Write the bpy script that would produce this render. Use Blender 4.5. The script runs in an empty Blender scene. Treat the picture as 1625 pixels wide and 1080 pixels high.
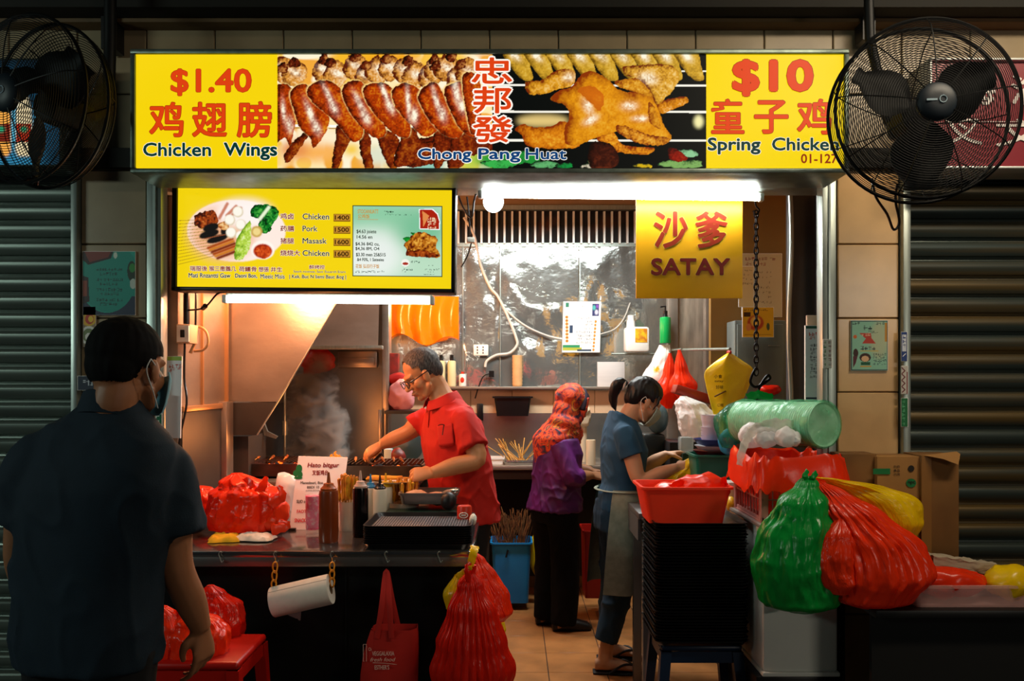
import bpy, bmesh, math, random
import numpy as np
from mathutils import Vector, Matrix, noise, Euler
random.seed(7); np.random.seed(7)
SC = bpy.context.scene
COL = SC.collection
# ---------------------------------------------------------------- camera
F, CX, HY, EYE = 1300.0, 812.5, 603.0, 1.5        # focal length in px of the 1625 wide frame, eye level
cam = bpy.data.cameras.new('camera'); cam.sensor_width = 36.0; cam.lens = F / 1625.0 * 36.0
cam.shift_y = 63.0 / 1625.0; cam.clip_start = 0.05; cam.clip_end = 100
camo = bpy.data.objects.new('camera', cam); COL.objects.link(camo)
camo.location = (0, 0, EYE); camo.rotation_euler = (math.pi / 2, 0, 0)
SC.camera = camo
# ---------------------------------------------------------------- world and exposure
SC.view_settings.view_transform = 'Standard'; SC.view_settings.look = 'None'
SC.view_settings.exposure = 0.0; SC.view_settings.gamma = 1.0; SC.view_settings.use_curve_mapping = False
w = bpy.data.worlds.new('night'); SC.world = w; w.use_nodes = True
w.node_tree.nodes['Background'].inputs[0].default_value = (0.25, 0.5, 0.75, 1)
w.node_tree.nodes['Background'].inputs[1].default_value = 0.012
# ---------------------------------------------------------------- lamps of the place and added unseen fill lights
def area(name, loc, target, sx, sy, power, color):
    l = bpy.data.lights.new(name, 'AREA'); l.shape = 'RECTANGLE'; l.size = sx; l.size_y = sy
    l.energy = power; l.color = color
    o = bpy.data.objects.new(name, l); COL.objects.link(o); o.location = loc
    o.rotation_euler = (Vector(target) - Vector(loc)).to_track_quat('-Z', 'Y').to_euler()
    return o
def spot_point(name, loc, power, color, r):
    l = bpy.data.lights.new(name, 'POINT'); l.energy = power; l.color = color; l.shadow_soft_size = r
    o = bpy.data.objects.new(name, l); COL.objects.link(o); o.location = loc; return o
area('corridor_lamp', (1.95, 2.0, 3.22), (1.75, 3.4, 1.0), 1.2, 0.15, 30, (1.0, 0.84, 0.62))
area('corridor_lamp', (4.4, -3.4, 2.5), (1.4, 3.4, 1.6), 1.2, 0.12, 34, (1.0, 0.90, 0.74))
area('corridor_lamp', (-4.6, 0.4, 2.6), (-1.9, 3.4, 1.3), 1.2, 0.2, 34, (0.80, 1.0, 0.90))
area('stall_fill_light', (0.25, 4.9, 2.62), (0.25, 4.9, 0), 1.2, 0.15, 50, (0.95, 1.0, 0.97))  # overhead fill without a fixture, added to brighten the stall interior
spot_point('warm_fill_light', (-1.12, 3.74, 1.97), 46, (1.0, 0.37, 0.16), 0.06)  # unseen warm light added behind the menu board for the orange tone
spot_point('warm_fill_light', (-0.62, 5.45, 2.0), 22, (1.0, 0.42, 0.16), 0.06)  # second unseen warm light, added by the back wall
spot_point('grill_glow', (-1.0, 4.42, 1.22), 7, (1.0, 0.32, 0.08), 0.10)

# ---------------------------------------------------------------- helpers
def P(px, py, d): return Vector(((px - CX) * d / F, d, EYE + (HY - py) * d / F))
def X(px, d): return (px - CX) * d / F
def Z(py, d): return EYE + (HY - py) * d / F
def lin(c):
    if isinstance(c, str):
        c = c.lstrip('#'); c = [int(c[i:i + 2], 16) / 255 for i in (0, 2, 4)]
    return tuple((v / 12.92 if v <= 0.04045 else ((v + 0.055) / 1.055) ** 2.4) for v in c)
MATS = {}
def mat(name, col, rough=0.5, metal=0.0, spec=0.5, emit=0.0, var=0.0, vscale=6.0, bump=0.0, bscale=40.0,
        col2=None, stretch=None, transl=0.0, sheen=0.0, coat=0.0, trans=0.0, alpha=1.0, rvar=0.0, ior=1.45, thr=(0.35, 0.65)):
    if name in MATS: return MATS[name]
    m = bpy.data.materials.new(name); m.use_nodes = True; MATS[name] = m
    nt = m.node_tree; N = nt.nodes; L = nt.links; b = N['Principled BSDF']; out = N['Material Output']
    c = lin(col); b.inputs['Base Color'].default_value = (*c, 1)
    b.inputs['Roughness'].default_value = rough; b.inputs['Metallic'].default_value = metal
    b.inputs['Specular IOR Level'].default_value = spec; b.inputs['IOR'].default_value = ior
    b.inputs['Transmission Weight'].default_value = trans; b.inputs['Alpha'].default_value = alpha
    if coat: b.inputs['Coat Weight'].default_value = coat
    if sheen: b.inputs['Sheen Weight'].default_value = sheen
    if emit:
        b.inputs['Emission Color'].default_value = (*c, 1); b.inputs['Emission Strength'].default_value = emit
    tc = N.new('ShaderNodeTexCoord'); mp = N.new('ShaderNodeMapping'); L.new(tc.outputs['Object'], mp.inputs['Vector'])
    if stretch: mp.inputs['Scale'].default_value = stretch
    if var or col2 or rvar:
        n = N.new('ShaderNodeTexNoise'); n.inputs['Scale'].default_value = vscale; n.inputs['Detail'].default_value = 5
        L.new(mp.outputs[0], n.inputs['Vector'])
        r = N.new('ShaderNodeValToRGB'); L.new(n.outputs['Fac'], r.inputs['Fac'])
        r.color_ramp.elements[0].position = thr[0]; r.color_ramp.elements[1].position = thr[1]
        d = lin(col2) if col2 else tuple(v * (1 - var) for v in c)
        r.color_ramp.elements[0].color = (*d, 1); r.color_ramp.elements[1].color = (*c, 1)
        L.new(r.outputs['Color'], b.inputs['Base Color'])
        if emit: L.new(r.outputs['Color'], b.inputs['Emission Color'])
        if rvar:
            mr = N.new('ShaderNodeMapRange'); L.new(n.outputs['Fac'], mr.inputs['Value'])
            mr.inputs[1].default_value = 0.3; mr.inputs[2].default_value = 0.7
            mr.inputs[3].default_value = max(0.03, rough - rvar); mr.inputs[4].default_value = rough + rvar
            L.new(mr.outputs[0], b.inputs['Roughness'])
    if bump:
        n2 = N.new('ShaderNodeTexNoise'); n2.inputs['Scale'].default_value = bscale; n2.inputs['Detail'].default_value = 4
        L.new(mp.outputs[0], n2.inputs['Vector'])
        bp = N.new('ShaderNodeBump'); bp.inputs['Strength'].default_value = bump; bp.inputs['Distance'].default_value = 0.02
        L.new(n2.outputs['Fac'], bp.inputs['Height']); L.new(bp.outputs[0], b.inputs['Normal'])
    if transl:
        t = N.new('ShaderNodeBsdfTranslucent'); t.inputs[0].default_value = (*c, 1)
        mx = N.new('ShaderNodeMixShader'); mx.inputs[0].default_value = transl
        L.new(b.outputs[0], mx.inputs[1]); L.new(t.outputs[0], mx.inputs[2]); L.new(mx.outputs[0], out.inputs[0])
    return m
def printmat(name, emit=1.0, rough=0.5, attr='Col'):
    if name in MATS: return MATS[name]
    m = bpy.data.materials.new(name); m.use_nodes = True; MATS[name] = m
    nt = m.node_tree; b = nt.nodes['Principled BSDF']; a = nt.nodes.new('ShaderNodeVertexColor'); a.layer_name = attr
    b.inputs['Roughness'].default_value = rough
    nt.links.new(a.outputs[0], b.inputs['Base Color'])
    if emit:
        nt.links.new(a.outputs[0], b.inputs['Emission Color']); b.inputs['Emission Strength'].default_value = emit
        b.inputs['Specular IOR Level'].default_value = 0.2
        dk = nt.nodes.new('ShaderNodeMixRGB'); dk.blend_type = 'MULTIPLY'; dk.inputs[0].default_value = 1; dk.inputs[2].default_value = (.1, .1, .1, 1)
        nt.links.new(a.outputs[0], dk.inputs[1]); nt.links.new(dk.outputs[0], b.inputs['Base Color'])
        m.cycles.emission_sampling = 'NONE'
    return m
def glow(name, col, strength, base=0.1):
    if name in MATS: return MATS[name]
    m = bpy.data.materials.new(name); m.use_nodes = True; MATS[name] = m
    b = m.node_tree.nodes['Principled BSDF']; c = lin(col)
    b.inputs['Base Color'].default_value = (*[v * base for v in c], 1); b.inputs['Specular IOR Level'].default_value = 0.25
    b.inputs['Emission Color'].default_value = (*c, 1); b.inputs['Emission Strength'].default_value = strength
    return m

class G:
    """collects geometry; build() links it as ONE mesh object"""
    def __init__(s): s.v = []; s.f = []
    def add(s, vs, fs, M=None):
        o = len(s.v)
        if M is not None: vs = [M @ Vector(v) for v in vs]
        s.v.extend([tuple(v) for v in vs]); s.f.extend([tuple(i + o for i in f) for f in fs]); return s
    def box(s, a, b, bev=0.0, M=None, seg=2):
        x0, y0, z0 = [min(a[i], b[i]) for i in range(3)]; x1, y1, z1 = [max(a[i], b[i]) for i in range(3)]
        vs = [(x0, y0, z0), (x1, y0, z0), (x1, y1, z0), (x0, y1, z0), (x0, y0, z1), (x1, y0, z1), (x1, y1, z1), (x0, y1, z1)]
        fs = [(3, 2, 1, 0), (4, 5, 6, 7), (0, 1, 5, 4), (1, 2, 6, 5), (2, 3, 7, 6), (3, 0, 4, 7)]
        if bev <= 0: return s.add(vs, fs, M)
        bev = min(bev, .49 * min(x1 - x0, y1 - y0, z1 - z0))
        bm = bmesh.new(); bv = [bm.verts.new(v) for v in vs]
        for f in fs: bm.faces.new([bv[i] for i in f])
        bmesh.ops.bevel(bm, geom=list(bm.edges), offset=bev, segments=seg, affect='EDGES', profile=0.5)
        s.bm(bm, M); bm.free(); return s
    def bm(s, bm, M=None):
        bm.verts.index_update()
        return s.add([v.co.copy() for v in bm.verts], [[v.index for v in f.verts] for f in bm.faces], M)
    def rings(s, rings, closed=True, cap=(True, True), M=None):
        n = len(rings[0]); vs = [p for r in rings for p in r]; fs = []
        for i in range(len(rings) - 1):
            for j in range(n if closed else n - 1):
                k = (j + 1) % n
                fs.append((i * n + j, i * n + k, (i + 1) * n + k, (i + 1) * n + j))
        if closed and cap[0]: fs.append(tuple(range(n - 1, -1, -1)))
        if closed and cap[1]: fs.append(tuple(range((len(rings) - 1) * n, len(rings) * n)))
        return s.add(vs, fs, M)
    def tube(s, pts, r, n=10, M=None, smooth=0, flat=1.0, flatdir=None, round_ends=False):
        pts = [Vector(p) for p in pts]
        rs = list(r) if isinstance(r, (list, tuple)) else [r] * len(pts)
        if smooth and len(pts) > 2: pts, rs = spline(pts, rs, smooth)
        if round_ends:
            a, b = pts[0], pts[-1]; da = (pts[0] - pts[1]).normalized(); db = (pts[-1] - pts[-2]).normalized(); ra, rb = rs[0], rs[-1]
            pre = [(a + da * ra * math.sin(t), ra * math.cos(t)) for t in (1.45, 1.1, .75, .4)]
            post = [(b + db * rb * math.sin(t), rb * math.cos(t)) for t in (.4, .75, 1.1, 1.45)]
            pts = [p for p, _ in pre] + pts + [p for p, _ in post]; rs = [q for _, q in pre] + rs + [q for _, q in post]
        T = []
        for i in range(len(pts)):
            t = pts[min(i + 1, len(pts) - 1)] - pts[max(i - 1, 0)]
            T.append(t.normalized() if t.length > 1e-9 else Vector((0, 0, 1)))
        if flatdir is not None: u = Vector(flatdir)
        else: u = Vector((0, 0, 1)) if abs(T[0].z) < 0.9 else Vector((1, 0, 0))
        R = []
        for i, p in enumerate(pts):
            if flatdir is not None: u = Vector(flatdir)
            u = u - T[i] * u.dot(T[i])
            if u.length < 1e-6: u = T[i].orthogonal()
            u.normalize(); w_ = T[i].cross(u)
            R.append([p + (u * math.cos(a) * flat + w_ * math.sin(a)) * rs[i] for a in [2 * math.pi * k / n for k in range(n)]])
        return s.rings(R, M=M)
    def cyl(s, a, b, r, n=20, r2=None): return s.tube([a, b], [r, r if r2 is None else r2], n)
    def lathe(s, prof, c=(0, 0, 0), n=28, M=None, cap=(True, True)):
        return s.rings([[Vector((c[0] + r * math.cos(2 * math.pi * k / n), c[1] + r * math.sin(2 * math.pi * k / n), c[2] + z)) for k in range(n)] for r, z in prof], cap=cap, M=M)
    def ell(s, c, r, M=None, n=20, m=12):
        R = []
        for i in range(m + 1):
            t = -math.pi / 2 + math.pi * i / m; t = max(min(t, 1.5), -1.5)
            R.append([Vector((c[0] + r[0] * math.cos(t) * math.cos(2 * math.pi * k / n), c[1] + r[1] * math.cos(t) * math.sin(2 * math.pi * k / n), c[2] + r[2] * math.sin(t))) for k in range(n)])
        return s.rings(R, M=M)
    def loft(s, rs, n=28, M=None, pw=2.3):
        """rs: (center, half-width vector, half-depth vector)"""
        R = []
        for c, u, v in rs:
            ring = []
            for k in range(n):
                a = 2 * math.pi * k / n; ca, sa = math.cos(a), math.sin(a)
                e = 2 / pw
                ring.append(Vector(c) + Vector(u) * (abs(ca) ** e * (1 if ca > 0 else -1)) + Vector(v) * (abs(sa) ** e * (1 if sa > 0 else -1)))
            R.append(ring)
        return s.rings(R, M=M)
    def quad(s, a, b, c, d): return s.add([a, b, c, d], [(0, 1, 2, 3)])
    def prism(s, pts, y0, y1, M=None):
        """pts: (x, z) outline, extruded from y0 to y1"""
        n = len(pts); ar = sum(pts[i][0] * pts[(i + 1) % n][1] - pts[(i + 1) % n][0] * pts[i][1] for i in range(n))
        if ar < 0: pts = pts[::-1]
        vs = [(x, y0, z) for x, z in pts] + [(x, y1, z) for x, z in pts]
        fs = [tuple(range(n)), tuple(range(2 * n - 1, n - 1, -1))] + [((i + 1) % n, i, i + n, (i + 1) % n + n) for i in range(n)]
        return s.add(vs, fs, M)
    def build(s, name, m, parent=None, label=None, cat=None, group=None, kind=None, ang=40, flat=False, fix=True):
        me = bpy.data.meshes.new(name); me.from_pydata(s.v, [], s.f); me.validate()
        if getattr(s, 'fold', None):
            fl = s.fold + [(v[0] * 9, v[1] * 9, v[2] * 4) for v in s.v[len(s.fold):]]
            at = me.attributes.new('fold', 'FLOAT_VECTOR', 'POINT'); at.data.foreach_set('vector', np.array(fl, dtype=np.float32).ravel())
        if fix and len(s.v) < 30000:
            bm = bmesh.new(); bm.from_mesh(me); bmesh.ops.recalc_face_normals(bm, faces=list(bm.faces)); bm.to_mesh(me); bm.free()
        return finish(me, name, m, parent, label, cat, group, kind, ang, flat)
def finish(me, name, m, parent=None, label=None, cat=None, group=None, kind=None, ang=40, flat=False):
    if m is not None:
        me.materials.clear(); me.materials.append(m)
    if not flat:
        me.shade_smooth(); me.set_sharp_from_angle(angle=math.radians(ang))
    o = bpy.data.objects.new(name, me); COL.objects.link(o)
    if parent is not None:
        o.parent = parent
        if parent.parent is None: o.matrix_parent_inverse = Matrix.Translation(-parent.location)
    else:
        n = len(me.vertices); a = np.empty(n * 3, dtype=np.float64); me.vertices.foreach_get('co', a); a = a.reshape(-1, 3)
        c = (a.min(0) + a.max(0)) / 2; c[2] = a[:, 2].min()
        a -= c; me.vertices.foreach_set('co', a.ravel()); me.update(); o.location = c
    return tag(o, label, cat, group, kind)
def tag(o, label=None, cat=None, group=None, kind=None):
    if label: o['label'] = label
    if cat: o['category'] = cat
    if group: o['group'] = group
    if kind: o['kind'] = kind
    return o
def root(name, label, cat, loc, group=None):
    o = bpy.data.objects.new(name, None); COL.objects.link(o); o.location = loc; o.empty_display_size = 0.05
    return tag(o, label, cat, group)
def struct(name, g, m, **k): return g.build(name, m, kind='structure', **k)
def dup(o, delta=(0, 0, 0), label=None, rz=0.0, group=None):
    """a copy of a thing with copies of its parts and sub-parts, moved by delta"""
    r = o.copy(); COL.objects.link(r); r.location = o.location + Vector(delta)
    if rz: r.rotation_euler.z += rz
    if label: r['label'] = label
    if group: r['group'] = group
    for ch in list(o.children):
        c = ch.copy(); COL.objects.link(c); c.parent = r
        for g in list(ch.children):
            d = g.copy(); COL.objects.link(d); d.parent = c
    return r
def spline(pts, rs, k):
    P_, R_ = [], []; n = len(pts)
    for i in range(n - 1):
        p0, p1, p2, p3 = pts[max(i - 1, 0)], pts[i], pts[i + 1], pts[min(i + 2, n - 1)]
        for j in range(k):
            t = j / k; t2, t3 = t * t, t * t * t
            P_.append(0.5 * ((2 * p1) + (p2 - p0) * t + (2 * p0 - 5 * p1 + 4 * p2 - p3) * t2 + (3 * p1 - p0 - 3 * p2 + p3) * t3))
            R_.append(rs[i] + (rs[i + 1] - rs[i]) * (3 * t2 - 2 * t3))
    P_.append(pts[-1]); R_.append(rs[-1]); return P_, R_
def frame(o, x, z):
    """matrix with x axis along x, z axis near z"""
    x = Vector(x).normalized(); z = Vector(z); y = z.cross(x).normalized(); z = x.cross(y)
    M = Matrix((x, y, z)).transposed().to_4x4(); M.translation = Vector(o); return M
def evalmesh(me, mods):
    o = bpy.data.objects.new('tmp', me); COL.objects.link(o)
    for t, kw in mods:
        md = o.modifiers.new(t, t)
        for k, v in kw.items(): setattr(md, k, v)
    dg = bpy.context.evaluated_depsgraph_get(); dg.update()
    r = bpy.data.meshes.new_from_object(o.evaluated_get(dg), depsgraph=dg)
    bpy.data.objects.remove(o); return r
def fuse(g, voxel, smooth=6, fac=0.5):
    me = bpy.data.meshes.new('fuse'); me.from_pydata(g.v, [], g.f); me.validate()
    bm = bmesh.new(); bm.from_mesh(me); bmesh.ops.recalc_face_normals(bm, faces=list(bm.faces)); bm.to_mesh(me); bm.free()
    return evalmesh(me, [('REMESH', dict(mode='VOXEL', voxel_size=voxel)), ('SMOOTH', dict(factor=fac, iterations=smooth))])
def coords(me):
    a = np.empty(len(me.vertices) * 3); me.vertices.foreach_get('co', a); return a.reshape(-1, 3)
def displace(me, fn):
    """fn(co, normal) -> signed distance along the normal"""
    me.update()
    new = [v.co + v.normal * fn(v.co, v.normal) for v in me.vertices]
    a = np.array([tuple(p) for p in new]); me.vertices.foreach_set('co', a.ravel()); me.update(); return me
def crease(p, f, seed=0.0):
    """sharp-folded noise in -1..1, like crumpled film"""
    q = Vector((p[0] * f + seed, p[1] * f - seed * 1.7, p[2] * f + seed * .6))
    a = noise.noise(q); b = noise.noise(q * 2.1 + Vector((9, 3, 5))); c = noise.noise(q * 4.3 + Vector((2, 7, 1)))
    return (1 - 2 * abs(a)) * .55 + (1 - 2 * abs(b)) * .3 + (1 - 2 * abs(c)) * .15
# ---------------------------------------------------------------- lettering and prints
def text_mesh(s, bold=0.0, shear=0.0):
    cu = bpy.data.curves.new('t', 'FONT'); cu.body = s; cu.size = 1.0; cu.offset = bold; cu.shear = shear; cu.resolution_u = 3
    o = bpy.data.objects.new('t', cu); COL.objects.link(o)
    dg = bpy.context.evaluated_depsgraph_get(); dg.update()
    me = bpy.data.meshes.new_from_object(o.evaluated_get(dg), depsgraph=dg)
    bpy.data.objects.remove(o); return me
def letters(g, s, x0, y0, x1, y1, d, bold=0.0, shear=0.0, map_=None):
    """fits the flat lettering of s into the photo box, on the plane at depth d (or through map_); bold widens every stroke"""
    me = text_mesh(s, 0.0, shear); a = coords(me)
    if len(a) == 0: return g
    mn, mx = a.min(0), a.max(0); h = y1 - y0; b = bold * h * .8
    sx = max(.1, (x1 - x0 - 2 * b)) / (mx[0] - mn[0]); sy = max(.1, (h - 2 * b)) / max(1e-6, (mx[1] - mn[1]))
    fs = [list(f.vertices) for f in me.polygons]
    sh = [(0, 0)] if bold <= 0 else [(b * math.cos(k * math.pi / 4), b * math.sin(k * math.pi / 4)) for k in range(8)]
    if bold > .045: sh += [(x * .5, y * .5) for x, y in sh]
    for i, (ox, oy) in enumerate(sh):
        vs = []
        for p in a:
            px = x0 + b + ox + (p[0] - mn[0]) * sx; py = y1 - b + oy - (p[1] - mn[1]) * sy
            v = map_(px, py) if map_ else P(px, py, d); v.y -= i * 2e-5; vs.append(v)
        g.add(vs, fs)
    return g
def vnoise(h, w, cell, seed=0):
    rs = np.random.RandomState(seed); gh, gw = int(h / cell) + 3, int(w / cell) + 3
    g = rs.rand(gh, gw); y = np.arange(h) / cell; x = np.arange(w) / cell
    yi, xi = y.astype(int), x.astype(int); fy = y - yi; fx = x - xi; fy = fy * fy * (3 - 2 * fy); fx = fx * fx * (3 - 2 * fx)
    a = g[np.ix_(yi, xi)]; b = g[np.ix_(yi, xi + 1)]; c = g[np.ix_(yi + 1, xi)]; e = g[np.ix_(yi + 1, xi + 1)]
    return (a * (1 - fx) + b * fx) * (1 - fy)[:, None] + (c * (1 - fx) + e * fx) * fy[:, None]
def blur(a, r):
    r = int(max(1, r))
    for _ in range(2):
        for ax in (0, 1):
            pad = [(0, 0), (0, 0)]; pad[ax] = (r + 1, r); b = np.pad(a, pad, mode='edge'); c = np.cumsum(b, axis=ax)
            a = (c[2 * r + 1:] - c[:-2 * r - 1]) / (2 * r + 1) if ax == 0 else (c[:, 2 * r + 1:] - c[:, :-2 * r - 1]) / (2 * r + 1)
    return a
class Print:
    """a flat printed picture: shapes in photo px, drawn to a fine grid of coloured faces"""
    def __init__(s, x0, y0, x1, y1, ss=1.0, bg='#ffffff'):
        s.x0, s.y0, s.x1, s.y1 = x0, y0, x1, y1; s.ss = ss
        s.w = int((x1 - x0) * ss) + 1; s.h = int((y1 - y0) * ss) + 1
        s.px, s.py = np.meshgrid(np.linspace(x0, x1, s.w), np.linspace(y0, y1, s.h))
        s.a = np.zeros((s.h, s.w, 3)); s.a[:] = lin(bg); s.k = 0; s.clip = None
    def mask(s, pts, rough=0.0):
        X_, Y_ = s.px, s.py
        if rough:
            s.k += 1; X_ = X_ + (vnoise(s.h, s.w, 4 * s.ss, s.k) - .5) * rough * 2; Y_ = Y_ + (vnoise(s.h, s.w, 4 * s.ss, s.k + 99) - .5) * rough * 2
        m = np.zeros((s.h, s.w), bool); n = len(pts)
        for i in range(n):
            (xa, ya), (xb, yb) = pts[i], pts[(i + 1) % n]
            if ya == yb: continue
            c = ((ya > Y_) != (yb > Y_)) & (X_ < (xb - xa) * (Y_ - ya) / (yb - ya) + xa); m ^= c
        return m
    def curve(s, pts, k=6):
        q = [Vector((*p, 0)) for p in pts]; q = [q[-1]] + q + [q[0], q[1]]; r, _ = spline(q, [0] * len(q), k)
        return [(p.x, p.y) for p in r[k:-k - 1]] if len(pts) > 3 else pts
    def put(s, m, col, soft=0.0):
        a = m.astype(float)
        if soft: a = blur(a, soft * s.ss)
        if s.clip: a = a * ((s.px >= s.clip[0]) & (s.px <= s.clip[2]) & (s.py >= s.clip[1]) & (s.py <= s.clip[3]))
        s.a = s.a * (1 - a[..., None]) + np.array(lin(col)) * a[..., None]; return s
    def poly(s, pts, col, smooth=False, soft=0, rough=0.0): return s.put(s.mask(s.curve(pts) if smooth else pts, rough), col, soft)
    def rect(s, x0, y0, x1, y1, col): return s.put((s.px >= x0) & (s.px <= x1) & (s.py >= y0) & (s.py <= y1), col)
    def ell(s, cx, cy, rx, ry, col, soft=0, rot=0.0):
        dx, dy = s.px - cx, s.py - cy; c, q = math.cos(rot), math.sin(rot)
        return s.put(((dx * c + dy * q) / rx) ** 2 + ((-dx * q + dy * c) / ry) ** 2 <= 1, col, soft)
    def line(s, pts, w, col, soft=0):
        m = np.zeros((s.h, s.w), bool)
        for (xa, ya), (xb, yb) in zip(pts[:-1], pts[1:]):
            L2 = max(1e-9, (xb - xa) ** 2 + (yb - ya) ** 2); t = np.clip(((s.px - xa) * (xb - xa) + (s.py - ya) * (yb - ya)) / L2, 0, 1)
            m |= (s.px - xa - t * (xb - xa)) ** 2 + (s.py - ya - t * (yb - ya)) ** 2 <= (w / 2) ** 2
        return s.put(m, col, soft)
    def meat(s, pts, dark, mid, light, edge=6, grain=.35, rough=1.0, hl=None, smooth=True):
        """a glossy roasted shape: dark rim, mottled middle, pale streak"""
        s.k += 1; m = s.mask(s.curve(pts) if smooth else pts, rough); a = m.astype(float)
        e = np.clip((blur(a, edge * s.ss) - .45) / .55, 0, 1) * a
        nz = vnoise(s.h, s.w, 2.2 * s.ss, s.k * 7) * .5 + vnoise(s.h, s.w, 7 * s.ss, s.k * 13) * .5
        sh = int(max(1, edge * .8 * s.ss)); bl = blur(a, edge * .8 * s.ss); emb = np.roll(np.roll(bl, -sh, 1), -sh // 2, 0) - np.roll(np.roll(bl, sh, 1), sh // 2, 0)
        t = np.clip(.12 + .38 * e - .38 * emb + (nz - .5) * grain * 2, 0, 1)[..., None]
        D, M_, Lt = [np.array(lin(c)) for c in (dark, mid, light)]
        c = np.where(t < .5, D + (M_ - D) * t * 2, M_ + (Lt - M_) * (t - .5) * 2 * .8)
        if hl:
            for (hx, hy, hr, hs, ha) in hl:
                dx, dy = s.px - hx, s.py - hy; cc, q = math.cos(ha), math.sin(ha)
                g = np.exp(-((dx * cc + dy * q) / hr) ** 2 - ((-dx * q + dy * cc) / hs) ** 2) * (.35 + 1.1 * np.clip(nz * 2.2 - .6, 0, 1))
                c = c * (1 - np.clip(g, 0, 1)[..., None]) + np.array(lin('#fff6dc')) * np.clip(g, 0, 1)[..., None]
        s.a = s.a * (1 - a[..., None]) + c * a[..., None]; return s
    def mottle(s, cols, cell, lo=.45, hi=.55, seed=1):
        for i, c in enumerate(cols):
            n = vnoise(s.h, s.w, cell * s.ss, seed + i * 17); a = np.clip((n - lo) / (hi - lo), 0, 1)[..., None]
            s.a = s.a * (1 - a) + np.array(lin(c)) * a
        return s
    def script(s, x0, y0, x1, y1, col, seed=0, cjk=True):
        """a line of small unreadable printed characters"""
        rs = random.Random(seed); x = x0; h = y1 - y0
        while x < x1 - h * .5:
            wd = h * (.9 if cjk else rs.uniform(.5, .7))
            for _ in range(4 if cjk else 2):
                if rs.random() < .6: yy = y0 + rs.random() * h; s.line([(x, yy), (x + wd * .85, yy)], h * .13, col)
                else: xx = x + rs.random() * wd * .85; s.line([(xx, y0 + rs.random() * h * .3), (xx, y1)], h * .13, col)
            x += wd * 1.12
            if rs.random() < .12: x += h * .6
        return s
    def build(s, name, m, parent=None, d=None, map_=None, **k):
        h, w = s.h, s.w
        if map_ is None:
            vx = (s.px - CX) * d / F; vz = EYE + (HY - s.py) * d / F; co = np.stack([vx, np.full_like(vx, d), vz], -1).reshape(-1, 3)
        else: co = np.array([tuple(map_(a, b)) for a, b in zip(s.px.ravel(), s.py.ravel())])
        i = (np.arange(h - 1)[:, None] * w + np.arange(w - 1)[None]).ravel()
        fs = np.stack([i + w, i + w + 1, i + 1, i], -1)
        me = bpy.data.meshes.new(name); me.vertices.add(len(co)); me.vertices.foreach_set('co', co.ravel())
        nf = len(fs); me.loops.add(nf * 4); me.loops.foreach_set('vertex_index', fs.ravel().astype(np.int32))
        me.polygons.add(nf); me.polygons.foreach_set('loop_start', (np.arange(nf) * 4).astype(np.int32))
        me.update(calc_edges=True); me.validate()
        at = me.color_attributes.new('Col', 'FLOAT_COLOR', 'POINT')
        at.data.foreach_set('color', np.concatenate([s.a.reshape(-1, 3), np.ones((h * w, 1))], 1).ravel())
        return finish(me, name, m, parent, flat=True, **k)
# ================================================================ the setting
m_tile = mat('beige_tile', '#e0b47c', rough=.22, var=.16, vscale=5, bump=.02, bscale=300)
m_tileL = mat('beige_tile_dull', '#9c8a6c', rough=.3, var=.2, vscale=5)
m_grout = mat('grout', '#3a3026', rough=.9)
m_alu = mat('aluminium', '#a9b3ac', rough=.35, metal=.75, var=.2, vscale=14, stretch=(6, 6, .6))
m_steel = mat('brushed_steel', '#a99e92', rough=.34, metal=.72, var=.25, vscale=3.2, stretch=(1, 1, 2), bump=.03, bscale=30)
m_steelS = mat('dented_steel', '#cfd6d2', rough=.13, metal=.82, var=.25, vscale=3, bump=.6, bscale=4.0)
m_steelD = mat('dark_steel', '#54504c', rough=.4, metal=.6, var=.25, vscale=4)
m_black = mat('black_paint', '#0b0b0c', rough=.45)
m_blackp = mat('black_plastic', '#0d0d0e', rough=.3, spec=.5)
m_shutL = mat('shutter_grey', '#6a756d', rough=.36, metal=.45, var=.3, vscale=3, stretch=(.5, .5, 9))
m_shutR = mat('shutter_stained', '#3e4743', rough=.34, metal=.45, col2='#675330', vscale=2.2, stretch=(.12, .12, 5.0), thr=(.42, .56))
m_peach = mat('peach_tile', '#d8b795', rough=.25, var=.08, vscale=8)
m_floor = mat('floor_tile', '#b97c46', rough=.4, var=.28, vscale=7, bump=.05, bscale=60)
m_plain = mat('wall_plain', '#b99a72', rough=.7, var=.15, vscale=4)
m_beam = mat('beam_brown', '#6b4f2c', rough=.7, var=.3, vscale=3)
m_dim = mat('dark_ceiling', '#17150f', rough=.8)

def tilewall(name, xs, zs, y, dep, mt, gap=.004):
    g = G()
    for i in range(len(xs) - 1):
        for j in range(len(zs) - 1):
            g.box((xs[i] + gap / 2, y, zs[j] + gap / 2), (xs[i + 1] - gap / 2, y + dep, zs[j + 1] - gap / 2), .0035, seg=1)
    return struct(name, g, mt)
YF = 3.38
TJ = [Z(622 + 117.4 * k, YF) for k in range(7, -6, -1)]      # tile joints up the pillars
TJ = [z for z in TJ if 0.0 < z < 2.38]; TJ = [0.0] + TJ + [2.40]
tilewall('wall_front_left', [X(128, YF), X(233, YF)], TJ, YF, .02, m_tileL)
struct('wall_front_left_core', G().box((X(128, YF), YF + .012, 0), (X(234, YF), YF + .22, 2.4)), m_grout)
tilewall('wall_front_right', [X(1329, YF), X(1427, YF)], TJ, YF, .02, m_tile)
struct('wall_front_right_core', G().box((X(1329, YF), YF + .012, 0), (X(1428, YF), YF + .22, 2.4)), m_grout)
xs = [X(232 + 109 * k, YF) for k in range(-9, 18)]
tilewall('wall_front_top', xs, [2.40, 2.40 + .28, Z(35, YF)], YF, .02, m_tileL)
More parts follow.
